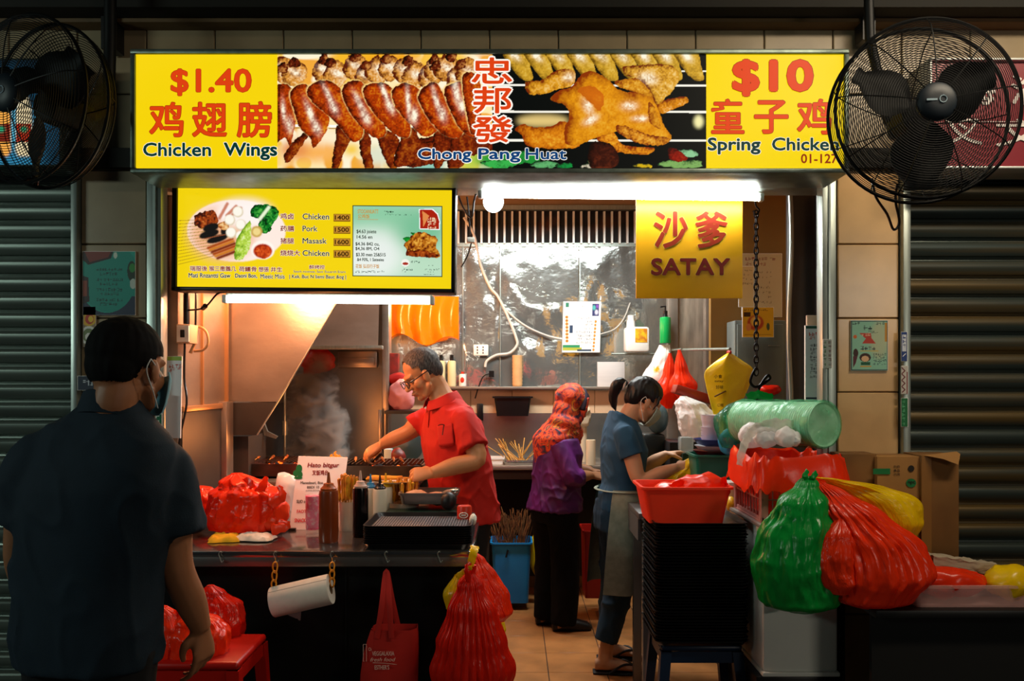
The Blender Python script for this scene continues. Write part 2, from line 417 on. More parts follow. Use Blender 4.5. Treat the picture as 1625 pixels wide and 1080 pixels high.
struct('wall_front_top_core', G().box((-3.2, YF + .012, 2.4), (3.2, YF + .22, 3.05)), m_grout)
struct('trim_1', G().box((-3.2, YF - .08, Z(35, YF - .08)), (3.2, YF + .2, Z(12, YF - .08)), .004), m_beam)
struct('trim_2', G().box((-3.2, YF - .18, Z(11, YF - .18)), (3.2, YF + .2, 3.3)), m_dim)
struct('ceiling', G().box((-3.2, -4, 3.3), (3.2, YF + .2, 3.36)), m_dim)
struct('floor', G().box((-3.2, -4, -.05), (3.2, 3.4, -.001)), mat('paving', '#3d3a36', rough=.6, var=.3, vscale=3))
# stall floor tiles, 0.3 m
g = G()
fx = .187; fy = 4.21
for i in range(-7, 6):
    for j in range(-3, 7):
        g.box((fx + .3 * i + .002, fy + .3 * j + .002, -.02), (fx + .3 * i + .298, fy + .3 * j + .298, 0), .002, seg=1)
struct('floor_stall', g, m_floor)
struct('floor_grout', G().box((-1.95, 3.25, -.05), (1.9, 6.1, -.003)), m_grout)
# opening frame
struct('trim_3', G().box((X(235, YF), YF - .015, 0), (X(258, YF), YF + .05, 2.36), .003).box((X(246, YF), YF - .022, 0), (X(250, YF), YF - .012, 2.36)), m_alu)
struct('trim_4', G().box((X(1303, YF), YF - .015, 0), (X(1325, YF), YF + .05, 2.36), .003).box((X(1312, YF), YF - .022, 0), (X(1315, YF), YF - .012, 2.36)), m_alu)
struct('trim_5', G().box((X(235, YF), YF - .005, Z(293, YF)), (X(1325, YF), YF + .2, 2.41), .003).box((X(240, YF), YF - .02, Z(287, YF)), (X(1322, YF), YF, Z(282, YF)), .002)
       .box((X(240, YF), YF - .02, Z(278, YF)), (X(1322, YF), YF, Z(273, YF)), .002), m_alu)
struct('trim_6', G().box((X(118, YF), YF - .03, 0), (X(128, YF), YF + .1, 2.4), .003), m_alu)
struct('trim_7', G().box((X(1428, YF), YF - .03, 0), (X(1440, YF), YF + .1, 2.4), .003), m_alu)
def shutter(name, x0, x1, y, zt, pitch, z0, m):
    prof = [(.004, 0), (-.010, .002), (-.013, .006), (-.017, .013), (-.022, .024), (-.024, .036), (-.023, .046), (-.018, .053), (-.006, .058), (.006, .060), (.008, .066), (.006, .072)]
    pts = []; z = z0
    while z < zt:
        for yy, zz in prof: pts.append((y + yy, z + zz * pitch / .0755))
        z += pitch
    n = len(pts); vs = [(x0, a, b) for a, b in pts] + [(x1, a, b) for a, b in pts]
    g = G().add(vs, [(i, i + 1, i + 1 + n, i + n) for i in range(n - 1)])
    return struct(name, g, m, ang=25)
shutter('door_1', -3.2, X(119, YF), YF + .07, 2.42, .0752, Z(490, YF + .05) % .0752, m_shutL)
shutter('door_2', X(1439, YF), 3.2, YF + .07, 2.42, .0790, Z(406, YF + .05) % .079, m_shutR)
struct('trim_8', G().box((-3.2, YF - .03, 2.37), (X(235, YF), YF + .15, 2.45)).box((X(1325, YF), YF - .03, 2.37), (3.2, YF + .15, 2.45)), m_dim)
# stall room
XL, XR, YB, ZC = -1.46, 1.74, 5.95, 2.86
struct('wall_left', G().box((XL - .1, YF + .2, 0), (XL, YB + .1, ZC)), m_steel)
struct('wall_right', G().box((XR, YF + .2, 0), (XR + .1, YB + .1, ZC)), m_plain)
struct('wall_back', G().box((XL, YB, 0), (XR, YB + .1, ZC)), m_plain)
struct('ceiling_stall', G().box((XL - .1, YF + .02, ZC), (XR + .1, YB + .1, ZC + .08)), mat('stall_ceiling', '#b0a58f', rough=.8, var=.2, vscale=3))
# peach tile band along the back wall
g = G()
x = -1.2
while x < 1.3: g.box((x + .002, YB - .012, Z(700, YB)), (x + .298, YB, Z(615, YB)), .002, seg=1); x += .3
struct('wall_back_tiles', g, m_peach)
# steel sheets on the back wall (each riveted panel is its own sheet)
def sheet(x0, x1, y0, y1, d, m, lab):
    g = G(); n, k = 26, 18; vs = []
    for j in range(k + 1):
        for i in range(n + 1):
            a = x0 + (x1 - x0) * i / n; b = y0 + (y1 - y0) * j / k; p = P(a, b, d)
            e = min(i, n - i, j, k - j) / 3; e = min(1, e)
            p.y += e * (.014 * noise.noise(Vector((p.x * 3.1, p.z * 3.3, lab))) + .007 * noise.noise(Vector((p.x * 9, p.z * 7, lab + 5)))); vs.append(p)
    g.add(vs, [(j * (n + 1) + i, j * (n + 1) + i + 1, (j + 1) * (n + 1) + i + 1, (j + 1) * (n + 1) + i) for j in range(k) for i in range(n)])
    return g
for i, (a, b, lab) in enumerate([(612, 733, 'orange lit dented steel sheet behind the cook'), (734, 792, 'narrow bright steel sheet with pipe and socket'),
                                 (793, 918, 'broad dented steel sheet left of the calendar'), (919, 1062, 'dark rippled steel sheet behind the calendar')]):
    o = sheet(a, b, 388, 614, YB - .02, m_steelS, i * 3.3 + 1).build('steel_sheet', m_steelS, label=lab, cat='wall panel', group='steel sheets on the back wall')
    e = G().box((X(a, YB) , YB - .026, Z(612, YB)), (X(a, YB) + .008, YB - .012, Z(390, YB))); e.build('seam', m_alu, o)
struct('trim_9', G().box((X(612, YB), YB - .03, Z(392, YB)), (X(1064, YB), YB, Z(386, YB))).box((X(612, YB), YB - .03, Z(619, YB)), (X(1064, YB), YB, Z(613, YB))), m_alu)
# louvre of upright strips above the sheets
r = root('ventilation_louvre', 'row of upright steel strips above the back wall sheets', 'vent', P(870, 388, YB))
G().box((X(612, YB), YB - .01, Z(386, YB)), (X(1062, YB), YB - .004, Z(332, YB))).build('backing', mat('louvre_dark', '#161210', rough=.6, col2='#5a2c0a', vscale=2.2, thr=(.36, .46)), r)
g = G(); x = 616
while x < 1060:
    g.box((X(x, YB - .05), YB - .05, Z(386, YB - .05)), (X(x + 3.2, YB - .05), YB - .02, Z(335, YB - .05))); x += 12.2
g.build('strips', mat('strip_steel', '#e6eeec', rough=.35, metal=.3), r)
G().box((X(612, YB - .04), YB - .06, Z(335, YB)), (X(1064, YB), YB - .01, Z(328, YB))).build('rail', m_alu, r)
# steel splashback and counter at the back
struct('wall_back_splash', G().box((X(618, YB), YB - .016, Z(730, YB)), (X(1110, YB), YB - .006, Z(655, YB))), mat('splash_steel', '#aab0ae', rough=.28, metal=.9, var=.2, vscale=5))
# partition and side door on the right
m_part = mat('ochre_panel', '#86642c', rough=.5, var=.2, vscale=3)
struct('wall_partition', G().box((X(1128, 4.95), 4.95, 0), (X(1262, 4.95), 5.0, ZC)), m_part)
struct('trim_10', G().box((X(1060, 5.4), 5.4, 0), (X(1076, 5.4), 5.46, ZC), .004).box((X(1119, 5.2), 5.2, .2), (X(1129, 5.2), 5.26, ZC), .004), m_steel)
struct('window_1', G().box((X(1076, 5.43), 5.43, Z(640, 5.4)), (X(1122, 5.4), 5.44, ZC)), mat('frosted_pane', '#c7b9a6', rough=.35, metal=.5, var=.5, vscale=6, stretch=(3, 1, .5)))
o = G().box((X(1249, 4.4), 4.38, .15), (X(1290, 4.4), 4.42, 2.5), .004).build('door_3', mat('grey_leaf', '#55585a', rough=.4, metal=.4, var=.3, vscale=3), kind='structure')
g = G(); g.tube([P(1254 + 2.2 * math.sin(k * .9), 305 + 41 * k, 4.36) for k in range(10)], .012, 8, smooth=3); g.build('edge_strip', m_alu, o)
struct('trim_11', G().box((X(1258, 4.46), 4.45, .1), (X(1300, 4.46), 4.5, 2.5)).box((1.345, 3.56, 0), (1.40, 3.62, 2.4)).box((X(1296, 4.3), 4.3, 0.1), (X(1312, 4.3), 4.34, 2.5)), mat('dark_door', '#141416', rough=.4))
# ================================================================ signs
m_yel = glow('sign_yellow', '#f6d40a', 1.0); m_red = glow('sign_red', '#dd4010', 1.0); m_redk = glow('sign_red_edge', '#8f2408', 1.0)
m_nav = glow('sign_navy', '#08352f', 1.0); m_wht = glow('sign_white', '#fff8ec', 1.0); m_navy2 = glow('sign_blue', '#0d3f74', 1.0); m_dred = glow('sign_dark_red', '#8c1a0a', 1.0)
m_frame = mat('sign_frame', '#78867c', rough=.4, metal=.7, var=.35, vscale=20)
DS = 3.12
def frame_bars(g, x0, y0, x1, y1, w, d, dep, bev=.004):
    a, b, c, e = X(x0, d), X(x1, d), Z(y1, d), Z(y0, d); t = w * d / F
    g.box((a, d, e - t), (b, d + dep, e), bev).box((a, d, c), (b, d + dep, c + t), bev).box((a, d, c + t), (a + t, d + dep, e - t), bev).box((b - t, d, c + t), (b, d + dep, e - t), bev); return g
r = root('shop_sign', 'long yellow lightbox sign with roast chicken photographs above the stall', 'sign', (0, DS + .1, Z(274, DS)))
frame_bars(G(), 206, 77, 1348, 274, 7.5, DS - .012, .25).build('frame', m_frame, r)
G().box((X(208, DS), DS + .015, Z(272, DS)), (X(1346, DS), DS + .24, Z(79, DS))).build('casing', mat('sign_casing', '#3c443f', rough=.5, metal=.5), r)
G().box((X(213, DS), DS, Z(266, DS)), (X(440.5, DS), DS + .01, Z(84, DS))).build('yellow_panel', m_yel, r)
G().box((X(1120.5, DS), DS, Z(266, DS)), (X(1341, DS), DS + .01, Z(81, DS))).build('yellow_panel', m_yel, r)
q = lambda X_, Y_: (430 + X_ / 4.0625, 60 + Y_ / 4.0625)
q2 = lambda X_, Y_: (780 + X_ / 4.0625, 60 + Y_ / 4.0625)
def pts(f, *a): return [f(a[i], a[i + 1]) for i in range(0, len(a), 2)]
pr = Print(440, 82.5, 1121, 266.5, 1.25, '#ffe9b0')
pr.mottle(['#f8c95a', '#f2a93a', '#fff4d4'], 22, .5, .62, 4)
for (x, y, rx, ry, c) in [(560, 150, 210, 90, '#f7b92a'), (780, 160, 200, 70, '#f3a81d'), (1120, 140, 170, 60, '#f9c646'), (330, 640, 190, 70, '#fdebc8'), (290, 740, 140, 60, '#f9b35a'), (150, 720, 90, 60, '#e8924e'), (520, 720, 60, 40, '#f5c71a'), (690, 760, 110, 70, '#dfe2c8'), (1000, 800, 130, 60, '#8fc7b4'), (1290, 790, 90, 50, '#b9cf4a'), (1440, 780, 120, 60, '#1d9a34')]:
    cx, cy = q(x, y); pr.ell(cx, cy, rx / 4.06, ry / 4.06, c, soft=7)
pr.line(pts(q, 45, 565, 1000, 575), 3.5, '#fbfbf4'); pr.line(pts(q, 45, 580, 1000, 588), 1.3, '#a9792a')
DK, MD, LT = '#4a0e02', '#b83c04', '#f2a51c'
for i, (x, y) in enumerate([(70, 190), (150, 215), (330, 195), (420, 220), (540, 170), (600, 230), (690, 195), (760, 180), (850, 195), (930, 230), (1010, 235), (1060, 190), (1130, 185), (1190, 250), (1270, 205)]):
    cx, cy = q(x, y); s = 1 + .2 * math.sin(i * 2.3)
    pr.meat([(cx - 18 * s, cy + 12), (cx - 14 * s, cy - 6), (cx - 3, cy - 17 * s), (cx + 12, cy - 14), (cx + 19 * s, cy - 2), (cx + 13, cy + 18), (cx, cy + 26)], '#5c1c05', '#e0973a', '#fff0c2', 5, .5, 1.6, [(cx + 2, cy + 2, 9, 5, .5)])
for i, (x, y) in enumerate([(150, 160), (340, 140), (540, 120), (610, 180), (740, 135), (880, 150), (1050, 140), (1060, 180), (1160, 120), (1220, 170), (70, 195), (380, 160)]):
    cx, cy = q(x, y); pr.meat([(cx - 9, cy + 5), (cx - 6, cy - 4), (cx + 2, cy - 9), (cx + 9, cy - 3), (cx + 8, cy + 6), (cx - 1, cy + 8)], '#1e0802', '#6a2108', '#e39a4a', 3, .6, 1.6)
WL = [((45, 650, 50, 330, 75, 295, 110, 300, 150, 380, 160, 460, 140, 560, 120, 690, 95, 640), None, [(80, 470, 60, 12, 1.5)]),
      ((155, 360, 180, 310, 230, 295, 270, 350, 310, 430, 340, 500, 330, 590, 270, 705, 250, 640, 200, 570, 170, 450), (240, 600, 200, 690, 120, 805, 92, 770, 130, 690, 205, 615), [(255, 490, 70, 16, 1.2)]),
      ((285, 340, 310, 290, 370, 270, 425, 300, 480, 390, 530, 480, 550, 560, 545, 640, 500, 665, 440, 570, 380, 490, 310, 410), (430, 565, 500, 640, 490, 690, 460, 760, 435, 835, 398, 835, 408, 740, 420, 640), [(365, 360, 60, 14, 1.1)]),
      ((495, 340, 530, 280, 590, 280, 640, 400, 690, 520, 702, 620, 650, 640, 590, 570, 530, 470), (578, 590, 640, 640, 642, 740, 655, 835, 608, 835, 580, 720), [(570, 420, 60, 16, 1.1)]),
      ((635, 330, 670, 290, 740, 290, 790, 350, 830, 470, 862, 560, 850, 640, 790, 620, 720, 530, 660, 430), (700, 590, 800, 620, 822, 700, 795, 760, 805, 835, 762, 835, 710, 700), [(730, 350, 60, 13, 1.2)]),
      ((820, 350, 850, 300, 900, 290, 960, 340, 1010, 430, 1042, 540, 1030, 600, 970, 632, 900, 540, 840, 450), (870, 600, 930, 590, 960, 660, 1045, 670, 1010, 740, 880, 825, 808, 805), [(885, 410, 90, 12, 1.5)]),
      ((990, 380, 1030, 300, 1080, 290, 1120, 380, 1180, 500, 1212, 580, 1180, 640, 1110, 620, 1040, 520), (1060, 590, 1130, 640, 1132, 740, 1092, 835, 1058, 835), [(1065, 400, 70, 14, 1.3)]),
      ((1145, 340, 1180, 290, 1240, 290, 1280, 420, 1300, 560, 1290, 640, 1220, 580, 1180, 480), (1190, 600, 1280, 640, 1292, 720, 1225, 835, 1150, 835), [(1195, 350, 70, 18, 1.4)]),
      ((1250, 250, 1320, 240, 1345, 420, 1312, 610, 1280, 560), None, [])]
pr.meat(pts(q, 830, 700, 1000, 640, 1300, 620, 1480, 690, 1300, 760, 1100, 800, 880, 830), '#240803', '#6b1d06', '#a84b14', 6, .5)
def widen(t, k=1.4):
    cx = sum(t[0::2]) / (len(t) / 2); return tuple(cx + (v - cx) * k if i % 2 == 0 else v for i, v in enumerate(t))
WL = [(widen(t), widen(l, 1.15) if l else None, h) for t, l, h in WL]
for top, low, hl in WL:
    if low: pr.meat(pts(q, *low), '#2c0a02', '#7d2406', '#c46a14', 4, .5, 1.2)
for top, low, hl in WL:
    pr.poly([(a - .5, b) for a, b in pts(q, *top)], '#f6cf80', True, 1.2)
    pr.meat([((a - pts(q, *top)[0][0]) * .97 + pts(q, *top)[0][0] + 1, b + 1) for a, b in pts(q, *top)], DK, MD, LT, 6, .42, 1.0, [(q(a, b)[0], q(a, b)[1], c / 4.06, e / 4.06, f) for a, b, c, e, f in hl] + [(q(a + 40, b + 90)[0], q(a + 40, b + 90)[1], 10, 5, f) for a, b, c, e, f in hl])
# right half: whole roast chicken on skewers over black
pr.rect(q2(55, 0)[0] - 12, 80, 1122, 268, '#070a09')
for y in (305, 475, 660): pr.line(pts(q2, 0, y, 1390, y + 3), 3.4, '#f4f1e4')
pr.line(pts(q2, 1200, 215, 1390, 215), 2.4, '#f6f2e0')
pr.ell(*q2(330, 535), 40, 9, '#e0c37a', 4); pr.ell(*q2(1335, 540), 7, 10, '#f4ecaa', 3)
for i in range(9):
    x = 60 + i * 138
    pr.meat(pts(q2, x, 70, x + 150, 70, x + 190, 190, x + 205, 265, x + 150, 275, x + 80, 210), '#6b4a08', '#d0a02a', '#f5da72', 5, .3, .6, [(q2(x + 90, 120)[0], 88, 10, 5, .8)])
GD, GM, GL = '#7a2a02', '#dd8a0c', '#fbd040'
pr.meat(pts(q2, 1070, 420, 1230, 378, 1272, 400, 1240, 432, 1090, 488), GD, GM, '#f8e09a', 4, .4)
pr.meat(pts(q2, 150, 590, 200, 555, 270, 575, 380, 570, 480, 540, 570, 690, 440, 715, 330, 712, 230, 692, 190, 622), '#8a2e02', '#d97f0e', GL, 7, .35)
pr.meat(pts(q2, 680, 640, 780, 600, 850, 690, 1045, 710, 1000, 752, 850, 742, 740, 712), '#8a2e02', '#e08a14', GL, 5, .45)
pr.meat(pts(q2, 380, 400, 420, 350, 520, 310, 580, 235, 640, 215, 740, 260, 830, 340, 950, 350, 1030, 380, 1080, 470, 1110, 560, 1160, 640, 1100, 690, 980, 680, 850, 600, 760, 620, 680, 640, 560, 690, 480, 680, 470, 580, 500, 520, 480, 440), '#8a3203', '#e0900e', '#fdd64a', 10, .22, 1.0,
        [(*q2(620, 440), 11, 6, 1.1), (*q2(640, 530), 10, 5, -.5), (*q2(890, 440), 10, 6, 0), (*q2(960, 520), 10, 4, 0)])
pr.meat(pts(q2, 560, 330, 640, 310, 720, 370, 700, 470, 640, 420, 590, 380), '#c2600a', '#cf6a0c', '#e0901a', 8, .3, 1.5)
pr.meat(pts(q2, 800, 570, 860, 568, 1000, 620, 1152, 648, 1100, 690, 960, 682, 830, 622), '#7c2c04', '#d98a1c', '#f8cf5a', 4, .5)
pr.meat(pts(q2, 215, 295, 240, 280, 330, 270, 400, 220, 500, 200, 540, 230, 520, 310, 430, 330, 350, 360, 240, 360), '#7a2b04', '#dd9a1e', '#fbdc8a', 5, .4, 1, [(*q2(500, 255), 8, 6, 0)])
pr.meat(pts(q2, 800, 280, 950, 262, 1030, 330, 1040, 380, 940, 352, 830, 320), '#8a3a04', '#d8911a', '#f6cf60', 4, .5)
pr.meat(pts(q2, 845, 195, 900, 180, 1130, 172, 1205, 220, 1200, 290, 1140, 370, 1062, 430, 1030, 350, 950, 270, 870, 240), '#6e2804', '#dca02a', '#fae29a', 5, .45, 1, [(*q2(1010, 260), 12, 7, .3)])
pr.meat(pts(q2, 1010, 420, 1040, 430, 1075, 520, 1090, 590, 1020, 540), '#8a3a04', '#cf8412', '#f0b63a', 3, .5)
for (x, y, rx, ry, c) in [(180, 770, 160, 40, '#1f8f35'), (60, 810, 120, 30, '#37b04a'), (340, 815, 90, 22, '#5fae6a'), (470, 822, 60, 16, '#128a3a'), (700, 800, 80, 30, '#c58a5a'), (640, 825, 60, 14, '#efe0c4'), (1250, 745, 90, 26, '#8cc592'), (1230, 812, 150, 26, '#7dab5c'), (980, 825, 60, 14, '#d8b010')]:
    cx, cy = q2(x, y); pr.meat([(cx + rx / 4.06 * math.cos(t) * (1 + .18 * math.sin(3 * t + x)), cy + ry / 4.06 * math.sin(t)) for t in [k * .7 for k in range(9)]], '#14321a', c, c, 2, .4, 1.5)
pr.meat(pts(q2, 640, 680, 760, 680, 820, 760, 790, 835, 640, 835), '#1a0703', '#3a1208', '#6d2a12', 6, .4)
pr.meat(pts(q2, 1140, 715, 1200, 720, 1265, 775, 1210, 800, 1150, 780), '#3a0502', '#8c1606', '#c03a14', 4, .4)
pr.build('chicken_picture', printmat('print_lit', 1.0), r, d=DS)
dl = DS - .004
def lettering(items, core, edge, name, parent, d=dl, eb=.03, map_=None, map2=None):
    """items: (text, x0, y0, x1, y1, bold[, shear]); an edge of a wider cut lies just behind the core"""
    for it in items:
        ge, gc = G(), G(); s, x0, y0, x1, y1, bd = it[:6]; sh = it[6] if len(it) > 6 else 0
        e = eb * (y1 - y0) * 1.1
        if edge is not None: letters(ge, s, x0 - e, y0 - e, x1 + e, y1 + e, d + .0015, bd + eb, sh, map2)
        letters(gc, s, x0, y0, x1, y1, d, bd, sh, map_)
        o = gc.build(name, core, parent, flat=True, fix=False)
        if edge is not None: ge.build('lettering_edge', edge, o, flat=True, fix=False)
    return o
lettering([('$1.40', 271, 109, 399, 152, .035), ('鸡', 237, 162, 291, 217, .022), ('翅', 305, 162, 360, 217, .022), ('膀', 376, 161, 431, 218, .022)], m_red, m_redk, 'price_lettering', r, eb=.014)
lettering([('$10', 1162, 94, 1291, 153, .06), ('童', 1129, 157, 1181, 212, .022), ('子', 1197, 159, 1251, 212, .022), ('鸡', 1265, 157, 1319, 213, .022)], m_red, m_redk, 'price_lettering', r, eb=.014)
lettering([('Chicken', 227, 226, 335, 248, .04), ('Wings', 355, 226, 440, 254, .04), ('Spring', 1123, 218, 1207, 245, .04), ('Chicken', 1225, 218, 1331, 239, .04)], m_nav, m_wht, 'english_lettering', r, eb=.03)
lettering([('01-127', 1271, 244, 1329, 259, .03)], m_dred, None, 'unit_number', r)
lettering([('忠', 748, 91, 813, 133, .03), ('邦', 751, 137, 812, 180, .03), ('發', 750, 184, 813, 226, .03)], m_red, m_wht, 'name_characters', r, eb=.06)
lettering([('Chong', 663, 235, 748, 258, .04), ('Pang', 759, 235, 826, 258, .04), ('Huat', 834, 235, 899, 253, .04)], m_navy2, m_wht, 'name_lettering', r, eb=.055)
# ---------------------------------------------------------------- menu lightbox
DM = 3.44; roll = .0085
def mm(px, py, off=0.0): return P(px, py + (px - 500) * roll, DM - off)
mmo = lambda off: (lambda a, b: mm(a, b, off))
r = root('menu_lightbox', 'yellow menu lightbox with satay platter hanging under the long sign', 'sign', mm(500, 462))
Mr = Matrix.Translation(mm(500, 380)) @ Matrix.Rotation(roll, 4, 'Y') @ Matrix.Translation(-mm(500, 380))
g = G(); d0 = DM - .014; A, B, C_, D_ = X(274, DM), X(723, DM), Z(463, DM), Z(292, DM); t = .021
g.box((A, d0, D_ - t), (B, DM + .1, D_), .004, Mr).box((A, d0, C_), (B, DM + .1, C_ + t * .8), .004, Mr).box((A, d0, C_), (A + t, DM + .1, D_), .004, Mr).box((B - t * .8, d0, C_), (B, DM + .1, D_), .004, Mr)
g.build('frame', mat('menu_frame', '#1d1c1a', rough=.4, metal=.4), r)
G().box((A + .004, DM + .01, C_ + .004), (B - .004, DM + .095, D_ - .004), 0, Mr).build('casing', m_black, r)
pr = Print(281, 300, 717, 458, 1.5, '#f2d20e')
pr.ell(375, 367, 78, 49, '#ffeadf', 1); pr.ell(352, 372, 52, 42, '#f2b489', 8); pr.ell(388, 340, 46, 22, '#fff4ee', 6)
z = lambda X_, Y_: (280 + X_ / 6.753, 300 + Y_ / 6.753)
for i in range(14): pr.line(pts(z, 20, 350 + i * 36, 420, 330 + i * 30), .8, '#a0801a')
pr.meat(pts(z, 190, 310, 260, 260, 400, 240, 450, 330, 420, 400, 290, 430, 200, 400), '#3a0e04', '#a03d0c', '#d8843a', 4, .8, 1.5)
for x, y, a, b in ((460, 320, 545, 165), (540, 290, 640, 190), (600, 280, 690, 210)): pr.line(pts(z, x, y, a, b), 5, '#cc8066', .6)
for (x, y, rx, ry) in [(370, 420, 90, 45), (350, 490, 110, 45), (440, 540, 120, 40), (520, 460, 50, 40)]: pr.ell(*z(x, y), rx / 6.75, ry / 6.75, '#14100f', .8, -.3)
pr.line(pts(z, 300, 540, 520, 495), 1.5, '#8c4a2c')
for k in range(6): pr.line(pts(z, 340 + 20 * k, 640 + 22 * k, 600 + 12 * k, 540 + 25 * k), 4.5, ['#a8460f', '#cf7a22', '#7c2a08'][k % 3], .5)
pr.meat(pts(z, 450, 380, 540, 350, 560, 430, 470, 440), '#9c4a12', '#e0a05a', '#f8d8a0', 2, .8)
for (x, y) in [(572, 338), (690, 388), (588, 474), (660, 250), (690, 510)]: pr.ell(*z(x, y), 8.4, 8.6, '#d8c9a8', .6); pr.ell(*z(x - 4, y - 5), 7.2, 7.4, '#fff8ea', .8)
pr.meat(pts(z, 840, 180, 960, 170, 1095, 240, 1000, 450, 940, 475, 870, 430, 890, 330, 790, 280), '#04300c', '#0f7a22', '#5fc24a', 4, .9, 1.5)
pr.line(pts(z, 990, 200, 890, 330), 5, '#e9f5d2', .8)
pr.meat(pts(z, 640, 560, 760, 370, 800, 380, 790, 600, 720, 740, 630, 750), '#6d9a1c', '#b8d84a', '#f2f8c0', 3, .6, 1.2)
pr.ell(*z(860, 460), 9, 9, '#c9a24a', .6); pr.ell(*z(860, 460), 6, 6, '#f0d68a', .6)
pr.ell(*z(925, 655), 18.5, 15, '#fff6ec', .7); pr.ell(*z(925, 668), 15, 11.6, '#c43c10', .6)
pr.meat(pts(z, 840, 640, 925, 595, 1010, 640, 1000, 720, 925, 745, 850, 715), '#9c2408', '#d24a14', '#f0803a', 3, .6)
# inset card
u = lambda X_, Y_: (440 + X_ / 5.804, 320 + Y_ / 5.804)
pr.rect(559.5, 325, 702, 437.5, '#2c3a26'); pr.rect(561, 326.5, 700.5, 436, '#b9dcc0')
pr.clip = (561, 326.5, 700.5, 436); pr.ell(600, 340, 60, 25, '#8ecba4', 12); pr.ell(590, 405, 50, 40, '#e9f0ea', 14); pr.ell(670, 360, 40, 35, '#7cc098', 12); pr.clip = None
pr.poly(pts(u, 1305, 60, 1430, 55, 1480, 100, 1500, 170, 1498, 250, 1310, 245), '#ffffff', False); pr.poly(pts(u, 1312, 66, 1425, 62, 1472, 105, 1492, 170, 1490, 242, 1316, 238), '#a8200c')
pr.poly(pts(u, 1335, 75, 1400, 120, 1345, 225), '#e08a4a'); 
for k in range(4): pr.script(*u(1385, 135 + 27 * k), *u(1465, 155 + 27 * k), '#f6d9b0', k, True)
pr.meat(pts(u, 1170, 380, 1250, 290, 1320, 265, 1420, 300, 1475, 330, 1460, 400, 1490, 450, 1495, 500, 1400, 500, 1200, 485, 1190, 430), '#5c1604', '#c07018', '#f0b84a', 3, .9, 1.5)
pr.meat(pts(u, 1200, 450, 1350, 440, 1495, 490, 1380, 505, 1215, 490), '#4a0e04', '#96380c', '#c8661e', 2, .8)
pr.meat(pts(u, 1160, 330, 1200, 315, 1230, 330, 1190, 360), '#04400c', '#149a2c', '#4ac24a', 1.5, .5); pr.meat(pts(u, 1225, 280, 1270, 275, 1250, 300), '#04400c', '#149a2c', '#4ac24a', 1.5, .5)
pr.ell(*u(1180, 555), 6.5, 6, '#f2efe6'); pr.ell(*u(1180, 562), 4.5, 2.2, '#a83020')
for (a, b, c, e, s) in [(1230, 538, 1330, 555, 1), (1150, 610, 1255, 625, 2), (1150, 632, 1190, 640, 3), (1355, 608, 1495, 622, 4), (1355, 632, 1450, 640, 5), (1350, 655, 1455, 664, 6), (985, 80, 1070, 98, 7), (990, 108, 1235, 116, 8), (1380, 575, 1440, 582, 9), (720, 630, 990, 650, 10)]: pr.script(*u(a, b), *u(c, e), '#2c4a38', s, s in (2, 4, 7))
for yy, c in ((145, 1), (257, 2), (370, 3), (478, 4)): pr.rect(*u(518, yy - 36), *u(675, yy + 34), '#6b3c0c'); pr.rect(*u(524, yy - 30), *u(669, yy + 28), '#c48a2c')
pr.line(pts(u, 740, 160, 925, 158), .8, '#c8841c')
pr.build('menu_picture', printmat('print_lit', 1.0), r, map_=mmo(.0))
m_txt = glow('menu_dark', '#20301a', 1.0); m_brn = glow('menu_brown', '#8a2c10', 1.0); m_orc = glow('menu_orange', '#c88a2a', 1.0)
def uu(s, a, b, c, e, bold, sh=0): x0, y0 = u(a, b); x1, y1 = u(c, e); return (s, x0, y0, x1, y1, bold, sh)
lettering([uu('Chicken', 233, 108, 478, 163, .025), uu('Pork', 233, 222, 370, 273, .025), uu('Masask', 233, 334, 455, 385, .025), uu('Chicken', 233, 446, 478, 499, .025)], m_txt, m_wht, 'dish_lettering', r, eb=.03, map_=mmo(.004), map2=mmo(.003))
lettering([uu('鸡卤', 28, 108, 152, 163, .03), uu('药膳', 28, 222, 156, 275, .03), uu('猪腿', 28, 335, 154, 388, .03), uu('烧烧大', 28, 446, 210, 500, .03), uu('醉烤控', 295, 582, 437, 620, .03)], m_brn, m_wht, 'dish_characters', r, eb=.04, map_=mmo(.004), map2=mmo(.003))
lettering([uu('1400', 530, 122, 662, 164, .04), uu('1500', 530, 234, 660, 276, .04), uu('1600', 530, 347, 658, 390, .04), uu('1600', 530, 455, 658, 500, .04)], glow('price_dark', '#2a1204', 1), None, 'price_numbers', r, map_=mmo(.004))
lettering([uu('$4.63 joiete', 730, 252, 912, 296, .02), uu('14.56 en', 732, 303, 876, 336, .03), uu('$4.36 842 cu,', 720, 368, 940, 404, .03), uu('$4,36 8M, O4', 720, 412, 940, 446, .03), uu('$3.30 men 25&515', 725, 466, 998, 503, .03), uu('&4 F0%, 1 Sateeies', 735, 513, 982, 547, .03)], m_txt, None, 'card_prices', r, map_=mmo(.004))
lettering([uu('STOOANUATT', 740, 66, 932, 104, .02), uu('公鸡饭', 742, 110, 852, 150, .02), uu('花饭 弘旧行子饭', 722, 570, 940, 608, .02)], m_orc, None, 'card_title', r, map_=mmo(.004))
lettering([uu('Searh nicettee, Saoi: Euuarch Ecars', 150, 632, 628, 656, .02), uu('| Kek. Buc N liemi Bauc &og |', 112, 672, 634, 716, .03)], m_txt, m_wht, 'foot_lettering', r, eb=.03, map_=mmo(.004), map2=mmo(.003))
zz = lambda s, a, b, c, e, bd: (s, *z(a, b), *z(c, e), bd)
lettering([zz('瑞服後', 145, 832, 332, 888, .03), zz('猴三撒鵝几', 350, 832, 640, 888, .03), zz('荷鱷骨', 668, 834, 860, 890, .03), zz('想張', 880, 836, 990, 892, .03), zz('井生', 1010, 838, 1135, 892, .03)], m_brn, m_wht, 'foot_characters', r, eb=.04, map_=mmo(.004), map2=mmo(.003))
